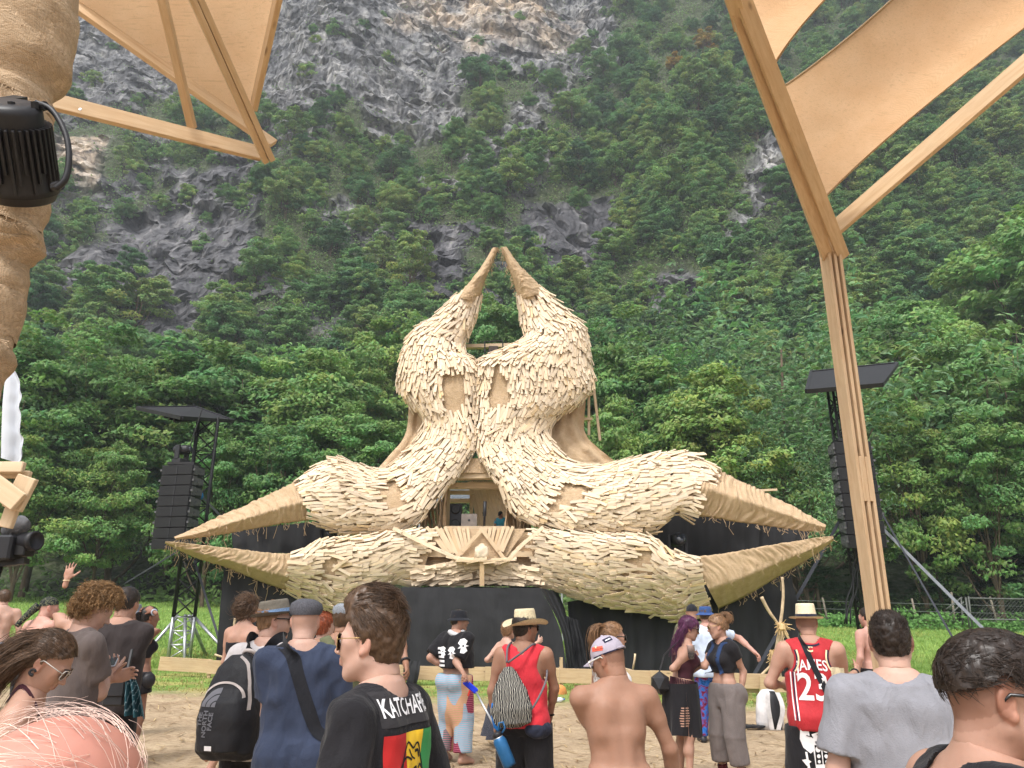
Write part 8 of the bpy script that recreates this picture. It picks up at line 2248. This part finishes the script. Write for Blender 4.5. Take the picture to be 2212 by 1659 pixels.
p = person('woman in a long grey patterned skirt behind the man in the straw hat', 509, 622, 10.4, 48, 'f', skin='fair', arms={'L': (px(488.5, 658, 0), px(497, 660, .2)), 'R': (px(536, 650, .1), px(541, 640, .2))}); make_shirt(p, BLK, 'bra', hem=1.0, ease=.01, amp=.003, name='top'); make_pants(p, BLK, 'short_shorts'); make_hair(p, HLB, n=500, length=.05, cap=.018, low=-.08, flow=down_flow, K=6)
make_skirt(p, SKIRT, 1.0, .14, .15, .33, .07)
p = person('man in a wide straw hat and red tank top with a palm-print drawstring bag', 526, 613.5, 6.4, 10, head=(52, -3, 0), skin='tan', arms={'L': (px(494, 684, .0), px(494.5, 715, .05)), 'R': (px(552, 679, 0), px(551, 709, .1))}, tint=stubble())
make_shirt(p, RED, 'tank', hem=.84, ease=.03, hole=.03, amp=.01); make_pants(p, BLK, 'long', ease=.045, waist=.97); make_hair(p, HD, n=900, length=.05, lift=.3, flow=down_flow, low=-.075, cap=.016, curl=.004)
fedora(p, STRAW, pattern_mat('hat_ribbon', [srgb(26, 26, 30), srgb(200, 190, 170), srgb(30, 30, 34)], 60, 'noise'), brim=.095, hgt=.125, pitch=6, z0=.03, curl=.05, up_side=.0); glasses(p, PFR, WLENS, 'square', .028, .02, wire=.003)
Bs = bvh_of(p.shirt)
b = item(p, 'drawstring_bag', 'cream drawstring bag with black palm leaves on the back of the red tank top', 'bag', (-.08, -.2, .95))
def fn(f): f.loft(np.array([(.86, .06, .03, -.2), (.89, .15, .07, -.205), (1.0, .17, .085, -.21), (1.12, .145, .075, -.2), (1.24, .085, .05, -.185), (1.32, .035, .03, -.17)]) + np.array([0, 0, 0, 0]), None, k=0, pw=2.2)
f = Field((-.25, -.4, .8), (.25, .0, 1.4), .010); fn(f); V, Q = f.mesh(1); V = wr_disp(V, Q, .009, 12, 4); V = (V - np.array([0, -.2, 1.08])) @ rot('y', -.12).T + np.array([-.08, -.2, 1.07]); o = obj('bag', p.w(V), Q, PALM, b, smooth=True)
CORD = mat('grey_cord', srgb(96, 92, 96), .9)
for pts in (((-.11, -.2, 1.34), (-.115, -.14, 1.45), (-.105, 0, 1.49)), ((-.10, -.2, 1.34), (.02, -.2, 1.42), (.095, -.1, 1.48), (.11, .02, 1.46)), ((.04, -.22, .93), (.13, -.2, 1.04), (.2, -.1, 1.2), (.19, .05, 1.34))):
 mb = MB(); mb.tube(p.w(catmull(np.array(pts), 5)), .009, 6); mb.build('cord', CORD, o, smooth=True)
fb = item(p, 'waist_bag', 'navy waist bag sitting on the right hip of the man in the red tank top', 'bag', (.12, -.12, .84)); o = blob(p, 'bag', cloth('navy_nylon', srgb(40, 44, 60), .6), lambda f: (f.ell((.14, -.12, .83), (.12, .06, .07), R=rot('z', .6).T, k=0), f.cone((-.17, -.11, .86), (.1, -.15, .85), .025, .03, .02)), (-.3, -.3, .7), (.35, .1, .95), .010, amp=.005, freq=12); o.parent = fb; o.matrix_parent_inverse = Matrix.Translation(-Vector(fb.location))
bt = thing('water_bottle', tuple(PU(503, 735, 6.15)), 'blue metal bottle hanging at the left of the man in the red tank top', 'bottle')
A, B = np.array(PU(498, 737, 6.1)), np.array(PU(510, 766, 6.1)); ax = norm(A - B); L_ = np.linalg.norm(A - B); BB = mat('bottle_blue', srgb(40, 92, 136), .35, .2)
mb = MB(); mb.lathe([(0, 0), (.048, 0), (.05, .02), (.05, L_ * .85), (.04, L_ * .95), (.032, L_), (0, L_)], B, ax, 20); bo = mb.build('bottle', BB, bt, smooth=True); mb = MB(); mb.lathe([(.034, L_ * 1.0), (.036, L_ * 1.1), (.03, L_ * 1.16), (0, L_ * 1.16)], B, ax, 14); mb.build('lid', BLACK_PLASTIC, bo, smooth=True); mb = MB(); mb.lathe([(.036, L_ * .96), (.036, L_ * 1.0), (0, L_)], B, ax, 14); mb.build('collar', GREY_METAL, bo, smooth=True)
mb = MB(); mb.tube([PU(u_, v_, 6.1) for u_, v_ in ((498, 735), (499, 723), (503, 722), (505, 728), (502, 733))], .008, 6); mb.build('carabiner', BB, bo, smooth=True)
sb = thing('stuff_sack', tuple(PU(496, 715, 6.25)), 'bright blue pouch tucked beside the palm-print bag', 'pouch'); mb = MB(); mb.lathe([(0, -.11), (.035, -.08), (.045, 0), (.035, .09), (0, .12)], PU(497, 716, 6.2), (-.1, 0, 1), 14, sy=.6); mb.build('pouch', cloth('bright_blue', srgb(32, 112, 190)), sb, smooth=True)
mb = MB(); wq = p.A['R'][2] * .93 + p.A['R'][1] * .07; a = np.linspace(0, 6.28, 13); mb.tube(p.w(wq + .03 * np.stack([np.cos(a), np.sin(a), 0 * a], -1)), .008, 6); mb.build('wristband', PRK, p.obj, smooth=True)
p = person('woman with high light-brown ponytail and dark sunglasses partly hidden behind the grey cap', 613, 623.5, 6.2, 68, 'f', head=(8, 0, 0), skin='mid', arms={'R': ((.2, .05, 1.12), (.1, .28, 1.12))}, lean=-2)
make_shirt(p, WHITE, 'tank', hem=.95, ease=.012); make_pants(p, BLK, 'long', ease=.03); make_hair(p, HLB, n=1200, length=.07, flow=bun_flow, lift=.04, cap=.014, K=6, radius=.0015); long_hair(p, HLB, None, [(0, -.085, .09), (0, -.14, .10), (.0, -.185, .03), (.0, -.17, -.12), (0, -.15, -.34)], 300, .014, .03, wave=.01); glasses(p, PFR, WLENS, 'square', .03, .022, wire=.004)
p = person('tanned shirtless man in a pale grey sports cap and white sunglasses looking down, back turned', 607, 637, 4.1, -8, head=(-48, -22, 0), lean=11, skin='tan', arms={'L': (px(604, 752, .12), px(598, 800, .2)), 'R': (px(671, 752, .0), px(676, 800, .1))}, tint=buzz((.55, .48, .45), .7))
make_pants(p, BLK, 'shorts', waist=.97)
J, cap_ = baseball(p, GREYCAP, GREYCAP, z0=.022, pitch=2); Bc = bvh_of(cap_)
WSG = mat('white_frame', (.7, .68, .62), .4); glasses(p, WSG, WLENS, 'square', .029, .02, wire=.0035)
def cap_side(H, J, o, bv):
 L0 = J.hw((-.3, -.012, .07)); base = J.hw((0, -.012, .07)); Rr = J.hw((0, 1, .07)) - J.hw((0, 0, .07)); Uu = J.hw((0, 0, 1.0)) - J.hw((0, 0, 0));
 Rr = -norm(Rr); Uu = norm(Uu)      # seen from the wearer's left: forward is to the left
 Dd = norm(L0 - base)
 Rr = np.cross(Uu, Dd)
 C = base + Dd * .02; CC = base + Dd * .0
 pr = lambda x, y: C + Rr * x + Uu * y + Dd * .0
 OR = mat('orange_label', srgb(226, 98, 76), .7)
 def pj(pts, m, nm, off):
  return print_poly(o, bv, pts, base + Dd * .15, Rr, Uu, m, nm, off, .01)
 pj([(-.052, -.012), (.018, -.026), (.020, -.004), (-.050, .010)], OR, 'orange_label', .002)
 print_text(o, bv, 'Summer Salam', .0085, base + Dd * .15, Rr, Uu, PRK, 'label_text', off=.0035, ang=-.2, maxlen=.006, at=(-.002, -.012))
 pj([(-.024, -.002), (-.016, -.004), (-.014, .006), (-.020, .009), (-.026, .005)], CREAM, 'label_figure', .0032)
 pj([(-.068, .012), (-.060, .012), (-.058, .030), (-.064, .032)], mat('sky_blue_patch', srgb(104, 160, 220), .7), 'blue_patch', .002)
 C2 = base; D2 = norm(Dd * .75 - (J.hw((0, 1, 0)) - J.hw((0, 0, 0))) * .9); R2 = norm(np.cross(Uu, D2))
 print_poly(o, bv, [(-.022, .004), (.024, .010), (.022, .032), (-.024, .026)], base + D2 * .15, R2, Uu, NAVYB, 'brand_label', .002, .01)
 print_text(o, bv, 'swatch', .0105, base + D2 * .15, R2, Uu, PRW, 'brand_text', off=.004, ang=.13, maxlen=.006, offset=.0006, at=(0, .018))
cap_side(p, J, cap_, Bc)
hgrid(J, [ring(.0835, .1045, .018), ring(.084, .105, .025)], 'cap_trim', NAVYB, cap_)
mb = MB(); mb.tube(J.hw(np.array([(-.05, -.105, .028), (0, -.122, .03), (.05, -.105, .028)])), .006, 6); mb.build('cap_strap', GREYCAP, cap_, smooth=True)
p = person('woman with long purple hair, fringed top and cut-out black skirt holding a cup', 689, 617.5, 8.5, 84, 'f', head=(15, -14, 0), lean=12, skin='mid', arms={'R': (px(671.5, 670, -.12), px(686, 661, -.05)), 'L': ((-.2, .2, 1.15), (-.15, .42, 1.25))}, hand={'R': dict(curl=.8, n=(0, .3, .9))})
make_shirt(p, MAROON, 'bra', hem=1.06, ease=.012, amp=.004, name='top'); make_skirt(p, BLK, 1.02, .50, .195, .21, .02, folds=5, name='skirt', dy=.98); make_hair(p, HP, n=1200, length=.09, lift=.08, flow=down_flow, cap=.018, low=-.09, K=7, radius=.002); glasses(p, PFR, WLENS, 'square', .031, .024, wire=.004)
for sx in (-1, 1): long_hair(p, HP, None, [(sx * .06, -.06, .02), (sx * .07, -.09, -.08), (sx * .06, -.10, -.2), (sx * .05, -.10, -.33)], 220, .025, .04, wave=.016)
mb = MB(); r = random.Random(4)
for k in range(44):
 a = k / 44 * 6.283; q = np.array([.165 * math.cos(a), .125 * math.sin(a), 1.06]); mb.tube(p.w(np.array([p.up(q), p.up(q + np.array([0, 0, -.1])), q + np.array([r.gauss(0, .01), 0, -.26 - r.uniform(0, .08)])])), .007, 4)
mb.build('fringe', MAROON, p.obj)['kind'] = 'stuff'
Bk = bvh_of([c for c in p.obj.children if c.name.startswith('skirt')][0]); SKN = MATS['skin_mid']
for k in range(8):
 for sx in (-1, 1): print_poly([c for c in p.obj.children if c.name.startswith('skirt')][0], Bk, [(sx * .008, 0), (sx * (.055 - .004 * abs(k - 4)), .003), (sx * (.055 - .004 * abs(k - 4)), .013), (sx * .008, .014)], np.array(PU(680.5, 706.5 + 2.5 * k, 8.5)) + [0, -.5, 0], (1, 0, 0), (0, 0, 1), skin_mat('skin_cut', SKINS['mid']), 'cut_out', .004)
for o in p.obj.children_recursive:
 if o.name.startswith('cut_out'):
  c = o.data.color_attributes.new('tint', 'FLOAT_COLOR', 'POINT'); c.data.foreach_set('color', np.ones(len(o.data.vertices) * 4, np.float32))
b = item(p, 'geometric_bag', 'black faceted shoulder bag behind the purple-haired woman', 'bag', (-.05, -.25, .95)); bm = bmesh.new(); bmesh.ops.create_icosphere(bm, subdivisions=1, radius=1); V = np.array([v.co[:] for v in bm.verts]) * np.array([.11, .11, .12]); F = [[v.index for v in f.verts] for f in bm.faces]; bm.free(); obj('bag', np.array(PU(660, 683, 8.4)) + V, F, BLACK_PLASTIC, b)
mb = MB(); mb.tube([PU(658, 677, 8.4), PU(664, 655, 8.45), PU(680, 640, 8.4)], .008, 5); mb.build('bag_strap', BLACK_PLASTIC, b)
cu = thing('plastic_cup', tuple(PU(692, 658, 8.3)), 'clear plastic cup with a dark drink held by the purple-haired woman', 'cup');
k = NT('cup_plastic'); k.color((.8, .8, .82)).rough(.1); k.b.inputs['Transmission Weight'].default_value = .85; k.b.inputs['IOR'].default_value = 1.1
mb = MB(); mb.lathe([(.03, 0), (.042, .13), (.045, .135), (.040, .13), (.028, .004)], PU(691.5, 659, 8.3), (0, 0, 1), 18); bo = mb.build('cup', k.m, cu, smooth=True); mb = MB(); mb.lathe([(.027, .006), (.033, .06), (0, .06)], PU(691.5, 659, 8.3), (0, 0, 1), 14); mb.build('drink', mat('dark_drink', srgb(70, 30, 30), .2), bo, smooth=True)
mb = MB(); wq = p.A['R'][2]; ad = norm(p.A['R'][2] - p.A['R'][1]); ee = norm(np.cross(ad, (0, 0, 1))); ff = np.cross(ad, ee); mb.tube(p.w(wq - ad * .02 + .027 * (np.cos(a := np.linspace(0, 6.28, 13))[:, None] * ee + np.sin(a)[:, None] * ff)), .008, 6); mb.build('wristband', LBLUE, p.obj, smooth=True)
p = person('woman with hair tied up in a black crop top and grey cropped trousers', 716, 615.5, 8.4, -116, 'f', head=(30, -10, 4), skin='mid', arms={'R': (px(704, 668, .0), px(694, 664, .25)), 'L': (px(743, 671, -.05), px(741, 697, -.1))}, hand={'L': dict(curl=.15, spread=.2, n=(0, -1, 0)), 'R': dict(curl=.4)})
make_shirt(p, BLK, 'cap', hem=1.10, ease=.010, sleeve=.42, amp=.004, arm_r=.062); make_pants(p, GREYP, 'capri', ease=.035, waist=1.02, loose=1.08, drop=.0, hem=1.62); make_hair(p, HLB, n=1200, length=.05, flow=bun_flow, lift=.12, cap=.016, K=6, radius=.0018, jit=.4);
long_hair(p, HLB, None, [(0, -.07, .09), (.01, -.12, .12), (0, -.15, .08), (0, -.13, .03), (0, -.10, .06)], 240, .025, .03, wave=.012); glasses(p, GOLD, BLENS, 'round', .025, .021); eyebrows(p, HLB)
make_shoes(p, cloth('oxblood', srgb(84, 36, 40)), boot=.3)
Bs = bvh_of(p.shirt)
for s in (-1, 1): strap_on(p, [Bs], [p.w((s * .11, -.12, 1.3)), p.w((s * .105, -.06, 1.46)), p.w((s * .105, .1, 1.42)), p.w((s * .11, .2, 1.25)), p.w((s * .13, .15, 1.12))], .045, cloth('blue_black_strap', srgb(40, 58, 92)), 'shoulder_strap')
for s, zz in ((1, 1.17), (1, 1.145)): print_poly(p.shirt, Bs, [(-.05, 0), (0, .006), (.055, 0), (0, -.006)], p.w((0, 0, zz)) + np.array([-.35, -.35, 0]), norm(np.array([.62, -.79, 0])) if False else norm(np.array([.78, -.62, 0])), (0, 0, 1), PRK, 'cut_slit', .003)
mb = MB(); mb.lathe([(.004, -.012), (.008, 0), (.004, .012)], p.hw((.083, -.0, -.05)), (0, 0, 1), 8); mb.build('earring', WHITE, p.obj)
p = person('man in a blue bucket hat swinging his right arm out behind the couple', 705, 606, 11.2, 8, head=(10, 0, 0), skin='pink', arms={'R': (px(738, 638, 0), px(750, 648, -.1)), 'L': ((-.22, .1, 1.15), (-.2, .3, 1.05))}, hand={'R': dict(curl=1.1)}); make_shirt(p, LBLUE, hem=.82, ease=.04, sleeve=.6); make_pants(p, TIE, 'long', ease=.02, waist=.97); bucket(p, BLUEHAT, hgt=.08, droop=.03); make_hair(p, HB, n=200, length=.02, flow=down_flow); make_shoes(p, BLACK_PLASTIC, WHITE)
p = person('barefoot man in a black beanie and olive shorts behind the purple-haired woman', 691.5, 604.5, 12.2, 20, skin='mid'); make_shirt(p, OLIVE); make_pants(p, OLIVE, 'shorts', ease=.04); baseball(p, BLACKCAP, BLACKCAP, bill=False, z0=.024)
p = person('man in a cream straw trilby and red basketball vest number 23', 805, 607.5, 6.6, 17, head=(2, -5, 0), skin='mid', arms={'L': (px(771.5, 679, .05), px(787, 686, .32)), 'R': (px(845, 680, .02), px(857, 671, .25))}, hand={'R': dict(curl=.9), 'L': dict(curl=.9)}, build=1.06, tint=buzz((.42, .36, .34), .85))
make_shirt(p, JERSEY, 'tank', hem=.80, ease=.035, hole=.0, amp=.009, neckr=.075); make_pants(p, BLK, 'shorts', ease=.06, hem=1.12, loose=1.2, waist=.97); fedora(p, STRAW2, NAVYB, brim=.052, hgt=.112, pitch=4, z0=.035, curl=.012)
Bs = bvh_of(p.shirt); C = p.w((0, -.9, 1.2)); RT, UT = (math.cos(.3), -math.sin(.3), 0), (0, 0, 1)
print_text(p.shirt, Bs, 'JAMES', .115, C, RT, UT, PRW, 'name_print', fw=.78, offset=.0015, at=(-.012, .085), arc=1.1, ang=.02)
print_text(p.shirt, Bs, '23', .285, C, RT, UT, PRW, 'number_print', fw=.86, offset=.005, at=(-.015, -.09))
print_text(p.shirt, Bs, 'C', .06, C, RT, UT, CREAM, 'emblem', offset=.003, at=(-.01, .205))
for sx in (-1, 1):
 for dx, mm in ((0, PRW), (.018, NAVYB), (.030, PRW)): print_line(p.shirt, Bs, [(sx * (.178 - dx), .03), (sx * (.180 - dx), -.15), (sx * (.178 - dx), -.33)], .009, C, RT, UT, mm, 'side_stripe')
 for dr, mm, w_ in ((.0, NAVYB, .014), (.013, CREAM, .012)): print_line(p.shirt, Bs, [(sx * (.128 - dr), .2), (sx * (.118 - dr), .14), (sx * (.128 - dr), .08), (sx * (.155 - dr), .035)], w_, C, RT, UT, mm, 'armhole_binding')
a = np.linspace(-1.1, 1.1, 9); print_line(p.shirt, Bs, [(.075 * math.sin(t), .262 - .03 * math.cos(t)) for t in a], .014, C, RT, UT, NAVYB, 'collar_binding')
strap_on(p, [Bs], [p.w((-.07, .03, 1.53)), p.w((-.08, -.1, 1.49)), p.w((-.03, -.25, 1.34)), p.w((.1, -.25, 1.14)), p.w((.19, -.2, 1.0)), p.w((.26, -.05, .92))], .045, BLACKCAP, 'shoulder_strap')
Bq = bvh_of(p.pants); C = p.w((0, -.9, .62));
Wp = lambda pts: print_poly(p.pants, Bq, pts, C, RT, UT, PRW, 'shorts_print', .004)
Kp = lambda pts: print_poly(p.pants, Bq, pts, C, RT, UT, PRK, 'shorts_print_dark', .006)
Wp([(-.15, .2), (-.09, .205), (-.085, .15), (-.05, .12), (-.04, .06), (-.09, .02), (-.14, .06), (-.16, .12)]); Wp([(.06, .2), (.12, .2), (.13, .13), (.16, .08), (.14, .04), (.08, .03), (.04, -.06), (.02, -.02), (.05, .06), (.04, .1), (.07, .13)])
Wp([(-.07, .16), (.0, .185), (.04, .15), (.05, .11), (-.05, .10)]); Wp([(-.07, .09), (.06, .09), (.06, -.10), (-.06, -.12)]); Wp([(-.15, -.13), (-.06, -.12), (.06, -.12), (.15, -.13), (.17, -.24), (-.14, -.22)]); Wp([(-.13, .03), (-.115, .03), (-.10, -.13), (-.12, -.13)]); Wp([(.115, .03), (.13, .03), (.135, -.13), (.115, -.13)]); Wp([(-.16, -.03), (-.12, -.02), (-.09, -.04), (-.12, -.06), (-.10, -.09), (-.13, -.07)]); Wp([(.09, -.05), (.15, -.04), (.15, -.055), (.09, -.065)])
circ = lambda x, y, r: [(x + r * math.cos(t), y + r * 1.1 * math.sin(t)) for t in np.linspace(0, 5.9, 12)]
for x in (-.032, .024):
 Kp([(x - .024, .082), (x + .024, .082), (x + .024, -.06), (x - .024, -.06)])
 for y, r in ((.05, .021), (.0, .014), (-.04, .012)): print_poly(p.pants, Bq, circ(x, y, r), C, RT, UT, PRW, 'shorts_print', .008)
for q in ([(-.11, .15), (-.06, .14)], [(-.03, .16), (.0, .14), (.02, .16)], [(.08, .16), (.09, .10)], [(-.05, .105), (.05, .108)]): print_line(p.pants, Bq, q, .006, C, RT, UT, PRK, 'shorts_print_dark', .008)
print_text(p.pants, Bq, 'MACKITEKS', .062, C, RT, UT, PRK, 'shorts_lettering', fw=.80, offset=-.0012, at=(.008, -.175), ang=-.05, off=.008)
b = thing('straw_tote', tuple(PU(842, 683, 6.3)), 'woven straw tote on the right hip of the man in the red vest', 'bag'); mb = MB(); G = [[np.array(PU(832 + 12 * j / 6 + 3 * i / 5, 668 + 30 * i / 5, 6.35 - .06 * math.sin(j / 6 * 3.14))) for j in range(7)] for i in range(6)]; mb.grid(np.array(G)); mb.grid((np.array(G) + np.array([0, .1, 0]))[:, ::-1]); mb.build('bag', STRAW, b, smooth=True)
mb = MB(); wq = p.A['R'][2]; ad = norm(p.A['R'][2] - p.A['R'][1]); ee = norm(np.cross(ad, (0, 0, 1))); ff = np.cross(ad, ee); a = np.linspace(0, 6.28, 13); mb.tube(p.w(wq - ad * .01 + .030 * (np.cos(a)[:, None] * ee + np.sin(a)[:, None] * ff)), .009, 6); mb.build('wristband', BLACKCAP, p.obj, smooth=True)
p = person('bearded shirtless man in black shorts on the grass behind the right post foot', 865, 608, 11, -18, head=(-10, 0, 0), skin='pink', tint=stubble()); make_pants(p, BLK, 'shorts', waist=.98, ease=.03); make_hair(p, HD, n=500, length=.02, flow=down_flow)
p = person('man with cropped dark hair in a plain grey T-shirt, back turned, lower right', 886.5, 612.5, 3.3, 22, head=(0, -1, 0), skin='fair', build=1.05, tint=buzz((.32, .27, .25), .9), hh=.0048)
make_shirt(p, GREYT, hem=.72, ease=.04, sleeve=.80, arm_r=.090, amp=.007, neckr=.09); make_pants(p, NAVY, 'long'); make_hair(p, HD, n=5200, length=lambda q, r: np.where(q[:, 2] > .06, .018, .010) * r.uniform(.7, 1.3, len(q)), lift=.55, flow=up_flow, cap=.005, low=-.045, front=.075, K=4, radius=.0011, clump=.4)
p = person('young man with undercut dark hair and black sleeveless top at the right edge', 989, 642, 1.72, 92, head=(14, -2, 0), lean=22, skin='mid', group='people closest to the camera', tint=both(buzz((.55, .48, .44), .8), stubble((.8, .76, .74), .5)), hh=.0042)
make_shirt(p, BLK, 'tank', hem=.76, ease=.035, amp=.008, neckr=.10); make_pants(p, BLK, 'long')
make_hair(p, HD, n=4200, length=lambda q, r: .040 * r.uniform(.5, 1.3, len(q)), lift=.22, flow=lambda q, n, r: np.array([0, .6, .15]) + n * .2 + .3 * r.normal(size=q.shape), cap=.016, low=.028, fr=.062, front=.075, K=6, radius=.0011, clump=.8, top=.014, jit=.2)
glasses(p, PFR, WLENS, 'square', .029, .02, wire=.0036); eyebrows(p, HD)
mb = MB(); nb = p.up((0, -.012, 1.47)); a = np.linspace(-2.2, 2.2, 20); mb.tube([p.w(nb + np.array([.068 * math.sin(t + math.pi), .064 * math.cos(t + math.pi), -.006 - .03 * (1 + math.cos(t + math.pi)) * .5])) for t in a], .002, 5); mb.build('necklace', HD, p.obj, smooth=True)
fl = float(P(1030, 1170, 21.2).z) - .27
p = person('DJ in a black cap and teal T-shirt bent over the desk inside the sculpture', 500.5, 511.5, 22.9, 190, head=(25, -25, 0), lean=14, skin='brown', gz=fl, arms={'R': ((.22, .2, 1.12), (.15, .42, 1.0)), 'L': ((-.24, .15, 1.12), (-.2, .38, 1.0))}); make_shirt(p, TEAL, ease=.03); make_pants(p, BLK, 'long'); baseball(p, BLACKCAP, BLACKCAP)
